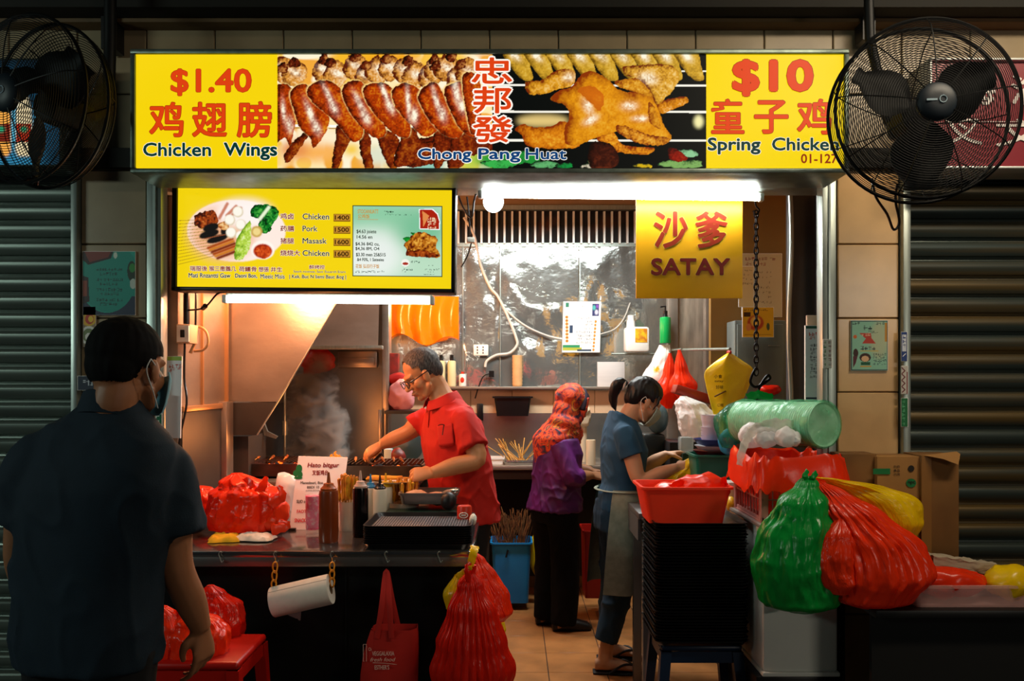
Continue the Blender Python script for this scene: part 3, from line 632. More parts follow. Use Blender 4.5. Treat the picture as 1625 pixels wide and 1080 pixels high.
lettering([zz('Mati Rnzantti Gaw', 130, 908, 580, 958, .04), zz('Daoni Bon,', 628, 910, 865, 962, .04), zz('Mieeic Misis', 900, 914, 1160, 962, .03)], m_txt, m_wht, 'foot_lettering', r, eb=.04, map_=mmo(.004), map2=mmo(.003))
# ---------------------------------------------------------------- SATAY board (a lit card under the tube)
DT = 3.56
r = root('satay_board', 'square yellow SATAY board hanging below the long tube lamp', 'sign', P(1094, 473, DT))
G().box((X(1009.5, DT), DT, Z(473, DT)), (X(1178.5, DT), DT + .012, Z(311, DT)), .002).build('board', mat('satay_yellow', '#ffb810', rough=.45), r)
m_sat = mat('satay_red', '#a02a0a', rough=.5)
lettering([('沙', 1037, 335, 1092, 394, .03), ('爹', 1103, 335, 1155, 394, .03)], m_sat, mat('satay_edge', '#ffe05a', rough=.5), 'characters', r, d=DT - .003, eb=.02)
lettering([('SATAY', 1033, 409, 1159, 437, .055)], mat('satay_dark', '#7a1405', rough=.5), mat('satay_edge', '#ffe05a', rough=.5), 'lettering', r, d=DT - .003, eb=.02)
for px in (1030, 1150): G().cyl(P(px, 313, DT + .006), P(px, 289, DT + .006), .002, 6).build('hanger', m_alu, r)
# ---------------------------------------------------------------- neighbours' lightboxes
r = root('drinks_sign', 'blue lightbox with lit drink bottles behind the left fan', 'sign', (X(20, 3.2), 3.2, Z(264, 3.2)))
G().box((X(-150, 3.2), 3.2, Z(264, 3.2)), (X(97, 3.2), 3.36, Z(92, 3.2)), .004).build('casing', mat('sign_casing', '#3c443f', rough=.5, metal=.5), r)
pr = Print(-140, 95, 94, 261, .8, '#06131c'); pr.ell(10, 200, 70, 70, '#0e5f86', 25); pr.ell(25, 215, 30, 45, '#4fb0cf', 12); pr.ell(5, 250, 60, 20, '#2a7ba0', 12)
for x, c1, c2, w_ in ((38, '#ffe9b8', '#b0280c', 1.0), (2, '#ffb04a', '#7a1a04', 1.2), (-40, '#e8f0c0', '#2a7a30', 1), (-85, '#ffd060', '#c04010', 1)):
    pr.poly([(x - 4, 122), (x + 4, 122), (x + 5, 150), (x + 12 * w_, 175), (x + 13 * w_, 240), (x + 9, 248), (x - 9, 248), (x - 13 * w_, 240), (x - 12 * w_, 175), (x - 5, 150)], c1, False, 1); pr.rect(x - 12 * w_, 196, x + 12 * w_, 225, c2); pr.ell(x, 205, 6, 5, '#1fa070', 1); pr.rect(x - 5, 120, x + 5, 128, '#d8a020')
pr.build('picture', printmat('print_lit', 1.0), r, d=3.198)
r = root('neighbour_sign', 'unlit maroon lightbox with white characters behind the right fan', 'sign', (X(1560, 3.2), 3.2, Z(266, 3.2)))
frame_bars(G(), 1476, 91, 1760, 267, 4, 3.18, .18).build('frame', mat('pale_frame', '#c9ccc8', rough=.4, metal=.5), r)
G().box((X(1478, 3.2), 3.2, Z(265, 3.2)), (X(1758, 3.2), 3.34, Z(93, 3.2))).build('panel', mat('maroon', '#7a1c28', rough=.35), r)
m_grey = mat('grey_white', '#d8d0cc', rough=.5)
lettering([('浴', 1604, 118, 1660, 166, .02), ('文', 1580, 188, 1660, 232, .01), ('海', 1525, 118, 1580, 166, .02), ('叉', 1495, 188, 1560, 230, .01)], m_grey, None, 'lettering', r, d=3.195)
G().box((X(1540, 3.19), 3.192, Z(193, 3.19)), (X(1740, 3.19), 3.196, Z(192, 3.19))).build('rule', m_grey, r)
# ================================================================ lamps and fans
m_tube = glow('tube_light', '#fbfff8', 42, 1.0); m_tubeb = glow('tube_light_small', '#fffdf0', 15, 1.0)
def tube_lamp(x0, y0, x1, y1, d, label, m, hh=.03):
    a, b = P(x0, y0, d), P(x1, y1, d); r = root('tube_lamp', label, 'lamp', (a + b) / 2, None)
    u = (b - a).normalized()
    G().tube([a + u * .012, b - u * .012], .0125, 14).build('tube', m, r)
    M = frame((a + b) / 2 + Vector((0, .022, .02)), u, (0, 0, 1)); L = (b - a).length / 2
    G().box((-L, -.016, -.02), (L, .016, .008), .004, M).build('housing', mat('lamp_housing', '#d8dcd6', rough=.4), r)
    for p in (a, b):
        Mx = frame(p, u, (0, 0, 1)); G().box((-.009, -.015, -.015), (.009, .02, .02), .004, Mx).build('end_cap', mat('lamp_cap', '#e6e6e0', rough=.5), r)
    return r
tube_lamp(762, 309, 1208, 314, 3.5, 'long white tube lamp across the top of the opening', m_tube)
tube_lamp(357, 475, 686, 478, 3.40, 'white tube lamp mounted under the menu lightbox', m_tubeb)
r = root('globe_bulb', 'round white bulb hanging at left end of the long tube', 'lamp', P(783, 337, 3.62))
G().ell(P(783, 320, 3.62), (.045, .045, .047)).build('bulb', glow('bulb_light', '#ffffff', 14, 1), r)
G().lathe([(.018, .04), (.02, .05), (.02, .10), (.012, .11)], P(783, 320, 3.62)).build('socket', mat('lamp_cap', '#e6e6e0'), r)
m_fan = mat('fan_black', '#070808', rough=.5, spec=.3); m_fang = mat('fan_grey', '#060708', rough=.6, spec=.25)
def fan(c, R, axis, label, ring_n, parts=True):
    """axis: the way the fan blows; cage of thin rings and radial wires, three blades, hub, motor"""
    r = root('wall_fan', label, 'fan', c, 'industrial cage fans'); M = frame(c, axis, (0, 0, 1))   # local x = blow direction
    def ring(g, rad, x, t, n=64): g.tube([Vector((x, rad * math.cos(2 * math.pi * k / n), rad * math.sin(2 * math.pi * k / n))) for k in range(n + 1)], t, 5, M)
    def dome(rad): return .045 + .075 * math.sqrt(max(0, 1 - (rad / R) ** 2))
    g = G()
    for k in range(ring_n): rad = .05 + (R - .05) * (k + 1) / ring_n; ring(g, rad, dome(rad), .0013)
    for k in range(9):
        a = 2 * math.pi * k / 9 + .2; g.tube([M @ Vector((dome(q_), q_ * math.cos(a), q_ * math.sin(a))) for q_ in [R * t / 8 for t in range(1, 9)]], .0022, 5)
    g.build('front_cage', m_fan, r)
    g = G()
    for k in range(ring_n): rad = .05 + (R - .05) * (k + 1) / ring_n; ring(g, rad, -dome(rad) * 1.25, .0014)
    for k in range(9):
        a = 2 * math.pi * k / 9; g.tube([M @ Vector((-dome(q_) * 1.25, q_ * math.cos(a), q_ * math.sin(a))) for q_ in [R * t / 8 for t in range(1, 9)]], .0022, 5)
    g.build('rear_cage', m_fan, r)
    g = G(); ring(g, R, .04, .006, 72); ring(g, R, -.045, .006, 72); g.build('rim', m_fan, r)
    for k in range(3):
        g = G(); a0 = 2 * math.pi * k / 3 + .5; rows = []
        for i in range(9):
            rad = .05 + (R * .88 - .05) * i / 8; wd = .14 + .46 * math.sin(math.pi * min(1, .25 + i / 9)); row = []
            for j in range(7): a = a0 + (j / 6 - .5) * wd * 2.4; row.append(Vector((.035 * (j / 6 - .5) * 2 + .01 * math.sin(j), rad * math.cos(a), rad * math.sin(a))))
            rows.append(row)
        up = [[p + Vector((.002, 0, 0)) for p in row] + [p - Vector((.002, 0, 0)) for p in row[::-1]] for row in rows]
        g.rings(up, M=M); g.build('blade', m_fang, r)
    Ml = M @ Matrix.Rotation(math.pi / 2, 4, 'Y')
    G().lathe([(.06, .10), (.062, .115), (.05, .128), (.02, .132)], M=Ml).build('badge', mat('fan_badge', '#0c1822', rough=.5), r)
    g = G(); g.tube([M @ Vector((.1335, .012 + .011 * math.cos(t), .002 + .011 * math.sin(t))) for t in [k * .35 for k in range(19)]], .0018, 5); g.box((.132, -.038, -.002), (.134, -.006, .004), M=M); g.build('badge_emblem', mat('fan_print', '#8aa0ac', rough=.4), r.children[-1])
    G().lathe([(.02, -.02), (.055, -.03), (.06, -.12), (.05, -.19), (.02, -.2)], M=Ml).build('motor', m_fang, r)
    return r, M
rr = fan(P(1464, 178, 2.72), .292, (-.10, -1, -.02), 'large black cage fan hiding right end of the long sign', 34)
r, M = rr
G().tube([M @ Vector((-.2, 0, 0)), M @ Vector((-.32, 0, .06)), P(1380, 60, 3.0), P(1378, -30, 3.0)], .018, 10).build('pole', m_fan, r)
g = G(); g.tube([P(1384, 283, 2.85), P(1390, 312, 2.85), P(1408, 340, 2.9), P(1418, 364, 2.95), P(1427, 352, 2.95), P(1421, 318, 2.9), P(1424, 292, 2.86)], .0045, 7, smooth=5); g.build('cable', m_blackp, r)
rr = fan(P(58, 163, 2.72), .272, (-.4, -1, -.02), 'black cage fan turned aside beside the blue drinks sign', 30)
r, M = rr
G().tube([M @ Vector((-.2, 0, 0)), P(172, 175, 3.1), P(175, 60, 3.1), P(175, -40, 3.1)], .022, 10).build('pole', m_fan, r)
g = G(); g.tube([P(60, 285, 2.8), P(57, 298, 2.82), P(52, 280, 2.85)], .005, 6, smooth=4); g.build('cable', m_blackp, r)
struct('trim_12', G().box((X(164, 3.3), 3.28, Z(80, 3.3)), (X(186, 3.3), 3.36, 3.3)).box((X(1366, 3.3), 3.28, Z(66, 3.3)), (X(1386, 3.3), 3.36, 3.3)), m_black)
# ================================================================ makers of soft and small things
def film(name, col, transl=.26, rough=.27):
    if name in MATS: return MATS[name]
    m = mat(name, col, rough=rough, spec=.5, transl=transl, var=.14, vscale=7, bump=.14, bscale=11)
    N = m.node_tree.nodes; L = m.node_tree.links; a = N.new('ShaderNodeAttribute'); a.attribute_name = 'fold'      # streaks that run along the gathers
    n = N.new('ShaderNodeTexNoise'); n.inputs['Scale'].default_value = 1.0; n.inputs['Detail'].default_value = 3; n.inputs['Roughness'].default_value = .55; L.new(a.outputs['Vector'], n.inputs['Vector'])
    b0 = [x for x in N if x.type == 'BUMP'][0]; b1 = N.new('ShaderNodeBump'); b1.inputs['Strength'].default_value = .38; b1.inputs['Distance'].default_value = .03
    L.new(n.outputs['Fac'], b1.inputs['Height']); L.new(b0.outputs[0], b1.inputs['Normal']); L.new(b1.outputs[0], N['Principled BSDF'].inputs['Normal']); return m
m_redbag = film('red_film', '#ff3a10'); m_redbag2 = film('dark_red_film', '#e62208'); m_greenbag = film('green_film', '#0c9a3c'); m_yelbag = film('yellow_film', '#ffd60c')
m_whitebag = film('white_film', '#ffffff', .3); m_orangebag = film('orange_film', '#ff4a1c')
m_white = mat('white_plastic', '#e9e7e0', rough=.4); m_paper = mat('paper', '#f1efe9', rough=.8)
m_orange = mat('orange_plastic', '#e8941c', rough=.4); m_wood = mat('bamboo', '#d9a04a', rough=.6, var=.3, vscale=30)
m_char = mat('charcoal', '#14110f', rough=.9, var=.5, vscale=40)
def pleated(path, radii, pleats=14, pamp=.10, crumple=.012, freq=13, seed=0.0, n=110, rows=64, top_pl=1.0, bot_pl=.15):
    """a sack from bottom to top along path; radii (rx, ry); pleats gather towards the top, film creases all over"""
    pts = [Vector(p) for p in path]; k = max(2, rows // (len(pts) - 1))
    C1, RX = spline(pts, [r[0] for r in radii], k); _, RY = spline(pts, [r[1] for r in radii], k)
    R = []; m = len(C1); fold = []
    for i in range(m):
        t = i / (m - 1); row = []; w_ = bot_pl + (top_pl - bot_pl) * t ** 1.5
        for j in range(n):
            a = 2 * math.pi * j / n; ca, sa = math.cos(a), math.sin(a)
            b = Vector((ca * RX[i], sa * RY[i], 0))
            ph = noise.noise(Vector((ca * 1.5 + seed, sa * 1.5, t * 1.2))) * 3.2
            f = 1 + pamp * w_ * (abs(math.sin(pleats * a / 2 + ph)) * 2 - 1)
            p = C1[i] + b * f
            c = crease((ca * RX[i] * 1.5, sa * RY[i] * 1.5, C1[i].z * .45 + C1[i].x * .2), freq, seed) * crumple * .8 * min(1, RX[i] * 14) + crease(p, freq * .6, seed + 3) * crumple * .5 * min(1, RX[i] * 14)
            d = Vector((ca, sa, .25 * (0.5 - t))).normalized(); p = p + d * c
            row.append(p); fold.append((ca * 2.4 * (.5 + pleats / 24) + seed, sa * 2.4 * (.5 + pleats / 24), t * 2.6 + noise.noise(Vector((ca * 1.5, sa * 1.5, t * 3))) * .9))
        R.append(row)
    g_ = G().rings(R); g_.fold = fold; return g_
def wisp(g, pts, w0, w1, flatdir=(0, 1, 0), n=14, cr=.008, seed=0.0):
    """a twisted end or handle of film"""
    q, r = spline([Vector(p) for p in pts], [w0 + (w1 - w0) * i / (len(pts) - 1) for i in range(len(pts))], 8)
    r = [v * (1 - .25 * abs(math.sin(i * .9))) for i, v in enumerate(r)]; h = G(); h.tube(q, r, n, flat=.16, flatdir=flatdir)
    g.add([Vector(v) + Vector((1, .6, 1)) * crease(v, 24, seed) * cr for v in h.v], h.f); return g
def lump(c, r, amp, freq, seed, sub=4, flat=None):
    bm = bmesh.new(); bmesh.ops.create_icosphere(bm, subdivisions=sub, radius=1)
    for v in bm.verts:
        n_ = v.co.normalized(); p = Vector((n_.x * r[0], n_.y * r[1], n_.z * r[2])); p += n_ * crease(Vector(c) + p, freq, seed) * amp
        p += n_ * noise.noise(Vector((p.x * freq * .3 + seed, p.y * freq * .3, p.z * freq * .3))) * amp * 1.5
        if flat is not None and p.z < -r[2] * flat: p.z = -r[2] * flat + (p.z + r[2] * flat) * .1
        v.co = p + Vector(c)
    g = G().bm(bm); bm.free(); return g
def bottle(x, d, zb, h, rad, body, cap, name, label, cat='bottle', group=None, nozzle=True, sq=False):
    c = Vector((x, d, zb)); r = root(name, label, cat, c, group); hb = h * (.74 if nozzle else .8)
    G().lathe([(rad * .94, 0), (rad, .006), (rad, hb * .93), (rad * .93, hb), (rad * .5, hb + .004)], c, 28).build('body', body, r)
    if nozzle: G().lathe([(rad * .82, hb), (rad * .84, hb + h * .03), (rad * .55, hb + h * .07), (rad * .5, hb + h * .10), (rad * .22, hb + h * .11), (rad * .1, h)], c, 24).build('nozzle', cap, r)
    else: G().lathe([(rad * .5, hb), (rad * .4, hb + h * .1), (rad * .42, hb + h * .1), (rad * .42, h), (rad * .3, h)], c, 20).build('cap', cap, r)
    return r
def notice(name, label, cat, x0, y0, x1, y1, d, bg, draw, ss=1.2, edge=None, emit=0.0, tilt=0.0, group=None, thick=.003):
    """a flat printed card"""
    r = root(name, label, cat, P((x0 + x1) / 2, y1, d), group); px = d / F
    mp = (lambda a, b: P(a, b, d - .0022)) if not tilt else (lambda a, b: P(a + tilt * (b - y0), b, d - .0022))
    g = G(); a = [P(x0, y1, d), P(x1, y1, d), P(x1, y0, d), P(x0, y0, d)]
    if tilt: a = [P(x0 + tilt * (y1 - y0), y1, d), P(x1 + tilt * (y1 - y0), y1, d), a[2], a[3]]
    vs = [v + Vector((0, -.0012, 0)) for v in a] + [v + Vector((0, thick, 0)) for v in a]
    g.add(vs, [(0, 1, 2, 3), (7, 6, 5, 4), (0, 4, 5, 1), (1, 5, 6, 2), (2, 6, 7, 3), (3, 7, 4, 0)])
    g.build('card', edge or m_paper, r)
    pr = Print(x0 + .5, y0 + .5, x1 - .5, y1 - .5, ss, bg); draw(pr)
    pr.build('print', printmat('print_paper', 0.0, .5) if not emit else printmat('print_glow', emit), r, map_=mp); return r
# ================================================================ hood, steel work and grill on the left
def slab(g, pts, d, th=.004): return g.prism([(X(a, d), Z(b, d)) for a, b in pts], d, d + th)
r = root('exhaust_hood', 'big steel exhaust hood with slanting edge over the smoking grill', 'exhaust hood', P(450, 690, 4.2))
slab(G(), [(363, 470), (541, 470), (532, 488), (441, 637), (363, 637)], 4.2).build('side_panel', m_steel, r)
slab(G(), [(363, 638.5), (440, 638.5), (408, 690), (363, 690)], 4.2).build('lower_panel', m_steelD, r)
G().tube([P(541, 470, 4.195), P(441, 637, 4.195), P(408, 690, 4.195)], .004, 8).build('rolled_edge', m_alu, r)
g = G(); g.add([P(500, 470, 5.0), P(602, 470, 5.0), P(600, 549, 4.7), P(490, 549, 4.7)], [(0, 1, 2, 3)]); g.add([P(490, 549, 4.7), P(600, 549, 4.7), P(600, 549, 5.3), P(490, 549, 5.3)], [(0, 1, 2, 3)]); g.build('front_slope', m_steel, r)
G().box((X(488, 4.68), 4.66, Z(554, 4.68)), (X(607, 4.68), 4.72, Z(548, 4.68)), .004).build('lip', m_alu, r)
struct('wall_grill', G().box((X(395, 5.3), 5.3, 0), (X(607, 5.3), 5.34, ZC)), m_steelD if 0 else mat('grill_wall_steel', '#8f8a82', rough=.36, metal=.6, var=.3, vscale=2.5))
g = G(); g.box((X(536, 5.25), 5.25, Z(583, 5.25)), (X(598, 5.25), 5.3, Z(557, 5.25)), .006); g.box((X(540, 5.24), 5.24, Z(579, 5.24)), (X(594, 5.24), 5.26, Z(567, 5.24)), .004); g.build('vent_box', m_steel, label='steel vent box on the wall under the hood', cat='vent')
struct('trim_13', G().box((X(606, 5.2), 5.2, .1), (X(617, 5.2), 5.32, ZC), .004).box((X(600, 5.15), 5.15, .9), (X(605, 5.15), 5.17, Z(650, 5.15)), .003), m_steel)
struct('trim_14', G().box((X(343, 4.1), 4.08, Z(770, 4.1)), (X(362, 4.1), 4.18, Z(637, 4.1)), .004), m_steel)
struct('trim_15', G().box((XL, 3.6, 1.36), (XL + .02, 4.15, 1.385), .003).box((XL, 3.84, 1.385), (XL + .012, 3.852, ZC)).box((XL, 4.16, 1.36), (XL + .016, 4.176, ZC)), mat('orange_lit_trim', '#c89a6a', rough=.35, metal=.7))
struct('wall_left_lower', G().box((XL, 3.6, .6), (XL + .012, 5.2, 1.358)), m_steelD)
g = slab(G(), [(364, 692), (394, 692), (394, 765), (364, 765)], 4.25, .3); g.build('burner_box', m_steelD, label='dark steel burner box under the hood side', cat='box')
r = root('gas_pipe', 'thin upright gas pipe with valve left of the smoke', 'pipe', P(452, 760, 4.9)); G().cyl(P(452, 760, 4.9), P(452, 600, 4.9), .008, 10).build('tube', m_alu, r); G().cyl(P(452, 668, 4.9), P(452, 690, 4.9), .017, 12).build('valve', m_alu, r)
slab(G(), [(415, 672), (419, 690), (437, 696), (440, 692), (424, 684), (419, 670)], 4.5, .02).build('bent_bracket', m_alu, label='bent steel bracket below the hood edge', cat='bracket')
m_grillsteel = mat('greasy_steel', '#6b655c', rough=.3, metal=.9, var=.5, vscale=8)
# cooking bench with the trough grill
DB = 4.16
r = root('cooking_bench', 'steel cooking bench holding the satay grill behind the counter', 'bench', (X(560, DB), DB, 0))
G().box((X(392, DB), DB, .955), (X(664, DB), 4.95, .985), .006).build('top', m_steel, r)
G().box((X(396, DB), DB + .03, .55), (X(660, DB), DB + .05, .955)).build('front_panel', m_black, r)
for px, dd in ((398, DB + .04), (658, DB + .04), (398, 4.9), (650, 4.9)): G().box((X(px, DB) - .015, dd - .015, 0), (X(px, DB) + .015, dd + .015, .955)).build('leg', m_steelD, r)
def grill(x0, x1, d0, d1, z, lab):
    r = root('charcoal_grill', lab, 'grill', ((x0 + x1) / 2, (d0 + d1) / 2, z))
    t = .012; g = G(); g.box((x0, d0, z), (x1, d0 + t, z + .075)).box((x0, d1 - t, z), (x1, d1, z + .09)).box((x0, d0, z), (x0 + t, d1, z + .08)).box((x1 - t, d0, z), (x1, d1, z + .08)).box((x0, d0, z), (x1, d1, z + .01))
    g.build('trough', m_grillsteel, r)
    g = G(); rs = random.Random(int(x0 * 100))
    for k in range(90):
        c = (rs.uniform(x0 + .03, x1 - .03), rs.uniform(d0 + .03, d1 - .03), z + .03 + rs.uniform(0, .015)); b = lump(c, (.022, .018, .016), .006, 30, k, 1); g.add(b.v, b.f)
    cm = mat('ember', '#1a0c08', rough=.9, col2='#ff5a10', vscale=16, thr=(.36, .44)); b_ = cm.node_tree.nodes['Principled BSDF']
    rp = [n for n in cm.node_tree.nodes if n.type == 'VALTORGB'][0]; rp.color_ramp.elements[1].color = (.005, .004, .004, 1); cm.node_tree.links.new(rp.outputs[0], b_.inputs['Emission Color']); b_.inputs['Emission Strength'].default_value = 3
    o = g.build('coals', cm, r); o['kind'] = 'stuff'
    g = G(); k = x0 + .02
    while k < x1: g.cyl((k, d0, z + .085), (k, d1, z + .09), .0022, 6); k += .022
    g.build('grate', m_grillsteel, r); return r
grill(X(396, 4.35), X(490, 4.35), 4.3, 4.6, .985, 'charcoal grill with glowing embers left of the smoke')
grill(X(538, 4.2), X(672, 4.2), 4.2, 4.45, .985, 'charcoal grill under the hands of the cook')
m_meat = mat('satay_meat', '#c06a1c', rough=.4, col2='#6e2a0a', vscale=30); m_meaty = mat('raw_satay', '#e0a41c', rough=.45, col2='#b8660e', vscale=24)
def skewer(a, b, label, group, mm_=None, share=.55, first=[None]):
    a, b = Vector(a), Vector(b); r = root('satay_skewer', label, 'skewer', (a + b) / 2 - Vector((0, 0, .006)), group); c = b + (a - b) * share
    G().tube([a, b], .0016, 6).build('stick', m_wood, r)
    n = 7; pts = [b + (c - b) * (i / n) for i in range(n + 1)]
    G().tube(pts, [.0045 + .0035 * abs(math.sin(i * 2.1 + a.x * 30)) for i in range(n + 1)], 8, round_ends=True).build('meat', mm_ or m_meat, r); return r
for k in range(7):
    x = X(548 + 15 * k, 4.25); skewer((x + .02, 4.17, 1.085), (x - .02 + .01 * math.sin(k * 3), 4.38, 1.085), 'satay skewer laid across the grill under the hands of the cook', 'satay on the grill')
for k in range(3):
    x = X(410 + 22 * k, 4.4); skewer((x + .02, 4.28, 1.085), (x - .02, 4.5, 1.085), 'satay skewer on the grill with embers left of the smoke', 'satay over the embers')
# flames
mf = glow('flame', '#ff7a14', 1.1)
r = root('flame', 'small orange flames licking up behind the menu stand', 'flame', P(530, 741, 4.4))
for (px, py, h) in ((527, 727, 13), (533, 727, 18), (539, 727, 12)):
    a = P(px, py + 6, 4.4); hh = h * 4.4 / F; G().tube([a, a + Vector((.01, 0, hh * .4)), a + Vector((-.006, 0, hh * .75)), a + Vector((.004, 0, hh))], [.006, .012, .007, .001], 8, smooth=4).build('tongue', mf, r)
# smoke over the grill
def smoke():
    m = bpy.data.materials.new('smoke'); m.use_nodes = True; N = m.node_tree.nodes; L = m.node_tree.links
    N.remove(N['Principled BSDF']); pv = N.new('ShaderNodeVolumePrincipled'); L.new(pv.outputs[0], N['Material Output'].inputs['Volume'])
    pv.inputs['Color'].default_value = (.98, .94, .90, 1); pv.inputs['Anisotropy'].default_value = .25
    tc = N.new('ShaderNodeTexCoord'); mp = N.new('ShaderNodeMapping'); L.new(tc.outputs['Generated'], mp.inputs[0])
    n = N.new('ShaderNodeTexNoise'); n.inputs['Scale'].default_value = 4.6; n.inputs['Detail'].default_value = 6; n.inputs['Roughness'].default_value = .62; n.inputs['Distortion'].default_value = .7
    mp.inputs['Scale'].default_value = (1, .6, 2.0); L.new(mp.outputs[0], n.inputs['Vector'])
    sx = N.new('ShaderNodeSeparateXYZ'); L.new(tc.outputs['Generated'], sx.inputs[0])
    def M(op, a, b=None, c=None):
        q = N.new('ShaderNodeMath'); q.operation = op; q.use_clamp = False
        for i, v in enumerate((a, b, c)):
            if v is None: continue
            if isinstance(v, (int, float)): q.inputs[i].default_value = v
            else: L.new(v, q.inputs[i])
        return q.outputs[0]
    wob = M('MULTIPLY', M('SINE', M('MULTIPLY', sx.outputs['Z'], 7.0)), .05)
    dx = M('SUBTRACT', M('SUBTRACT', sx.outputs['X'], .5), wob); dy = M('SUBTRACT', sx.outputs['Y'], .5)
    wd = M('SUBTRACT', .46, M('MULTIPLY', sx.outputs['Z'], .22))
    rr_ = M('DIVIDE', M('SQRT', M('ADD', M('MULTIPLY', dx, dx), M('MULTIPLY', dy, dy))), wd)
    fall = M('SUBTRACT', 1.0, rr_); top = M('MULTIPLY', M('SUBTRACT', 1.0, sx.outputs['Z']), 3.0); top = M('MINIMUM', top, 1.0)
    de = M('ADD', M('SUBTRACT', n.outputs['Fac'], .56), M('MULTIPLY', M('MAXIMUM', fall, -1.0), .34)); de = M('MAXIMUM', de, 0.0)
    de = M('MULTIPLY', M('MULTIPLY', de, top), 110.0)
    inb = M('GREATER_THAN', fall, 0.0); L.new(M('MULTIPLY', de, inb), pv.inputs['Density'])
    x0, x1 = X(430, 4.8), X(570, 4.8); g = G().box((x0, 4.64, Z(748, 4.8)), (x1, 5.1, Z(555, 4.8)))
    return g.build('smoke', m, label='pale smoke rising from the grill to the hood', cat='smoke', kind='stuff')
smoke()
# red scraps under the hood
lump(P(503, 568, 5.1), (.075, .02, .05), .05, 26, 3.1, 4).build('red_plastic_bag', m_redbag2, label='crumpled red plastic hanging under the hood above the smoke', cat='bag')
# ---- switch, cables and boards at the left jamb
r = root('switch_box', 'white electric switch box at the left side of the opening', 'switch', (XL + .03, 3.6, Z(547, 3.6)))
G().box((XL, 3.56, Z(545, 3.6)), (XL + .06, 3.66, Z(515, 3.6)), .004).build('box', mat('switch_grey', '#b9a184', rough=.5), r)
G().box((XL + .005, 3.553, Z(543, 3.6)), (XL + .058, 3.562, Z(517, 3.6)), .002).build('face_plate', m_white, r)
G().box((XL + .022, 3.548, Z(536, 3.6)), (XL + .04, 3.556, Z(524, 3.6)), .002).build('rocker', m_black, r)
g = G(); g.tube([(XL + .03, 3.6, Z(515, 3.6)), (XL + .03, 3.6, 2.0)], .014, 10).tube([(XL + .045, 3.66, Z(540, 3.6)), (XL + .05, 3.66, 2.0)], .005, 8).tube([(XL + .03, 3.58, Z(545, 3.6)), (XL + .028, 3.58, Z(600, 3.6)), (XL + .05, 3.55, Z(640, 3.6)), (XL + .03, 3.52, Z(700, 3.6)), (XL + .03, 3.52, Z(760, 3.6))], .005, 8, smooth=5)
g.build('power_cable', m_blackp, label='black cables running down from the switch box', cat='cable')
g = G(); g.tube([P(360, 462, 3.46), P(345, 466, 3.5), P(330, 483, 3.5), P(318, 490, 3.55), P(296, 492, 3.6)], .004, 8, smooth=6); g.tube([P(326, 485, 3.5), P(322, 489, 3.52)], .011, 8); g.build('lamp_cable', m_blackp, label='black cable with plug from the left end of the menu tube', cat='cable')
g = G(); g.tube([P(304, 518, 3.66), P(318, 519, 3.66), P(328, 528, 3.66), P(330, 545, 3.66), P(322, 555, 3.66), P(308, 557, 3.66)], .006, 8, smooth=5).tube([P(302, 560, 3.66), P(312, 535, 3.66), P(305, 518, 3.66)], .008, 8, smooth=4); g.build('cord_loop', mat('cord_tan', '#c79a68', rough=.5), label='tan looped cord beside the switch box', cat='cord')
def pay(pr):
    pr.rect(269, 575, 288, 583, '#d8622e') if 0 else None
    pr.rect(264, 565, 292, 572, '#9fc04a'); pr.script(269, 578, 287, 583, '#c8503c', 1); pr.script(269, 584, 287, 589, '#c8503c', 2)
notice('payment_board', 'tall white notice board standing at left edge of opening', 'board', 265, 565, 289, 695, 3.40, '#f2f0f4', pay, 1.2, tilt=-.02, thick=.006)
def gr(pr):
    pr.rect(240, 622, 246, 690, '#8a4a2a')
    for k in range(6): pr.script(247, 626 + 10 * k, 256, 633 + 10 * k, '#e6efe6', k)
notice('green_notice', 'narrow green notice on the left door frame beside the customer', 'notice', 239, 621, 257, 690, YF - .03, '#0d6a44', gr, 1.5)
def tp(pr):
    pr.ell(173, 440, 48, 55, '#0f8f80', 0); pr.put((pr.py > 470) & (((pr.px - 170) / 46) ** 2 + ((pr.py - 440) / 56) ** 2 > 1), '#1f2a44')
    pr.poly([(131, 399), (180, 399), (176, 410), (140, 420), (131, 412)], '#2a1010'); pr.poly([(134, 399), (176, 399), (172, 408), (142, 416)], '#7a2a1c'); pr.poly([(131, 437), (140, 440), (142, 478), (131, 482)], '#2a1414'); pr.rect(131, 445, 138, 470, '#8a3a22')
    pr.ell(209, 430, 7, 16, '#14301c'); pr.ell(210, 425, 5, 7, '#2a8a3a'); pr.ell(211, 450, 5, 8, '#b8c8bc'); pr.ell(183, 405, 3, 5, '#c8d8c8')
    for k, yy in enumerate((425, 432, 441, 448, 457, 463.5, 473, 480)): pr.script(153 + (k % 2) * 6, yy, 197 - (k % 2) * 8, yy + 4.6, '#0a3a38', k)
notice('teal_poster', 'teal printed poster on the left tiled pillar', 'poster', 131, 398.5, 215, 500, YF - .008, '#14a08e', tp, 1.3)
def ys(pr): pr.ell(141, 502, 14, 15, '#d8a81c'); pr.ell(142, 506, 7, 8, '#b8281c'); pr.ell(144, 506, 4, 5, '#e8c02c'); pr.ell(141, 532, 13, 15, '#d9d9d2'); pr.ell(141, 532, 10, 11, '#6a7a4a'); pr.ell(141, 534, 6, 6, '#d9d9d2')
notice('round_stickers', 'yellow and white crest stickers on the left pillar', 'sticker', 132, 486, 152, 550, YF - .008, '#8d7a5c', ys, 1.3)
notice('blue_notice', 'small navy notice on the left pillar beside the customer', 'notice', 123, 596, 150, 619, YF - .008 - .03, '#0e1c34', lambda pr: (pr.script(132, 603, 148, 611, '#c8d0d8', 4, False)), 1.5)
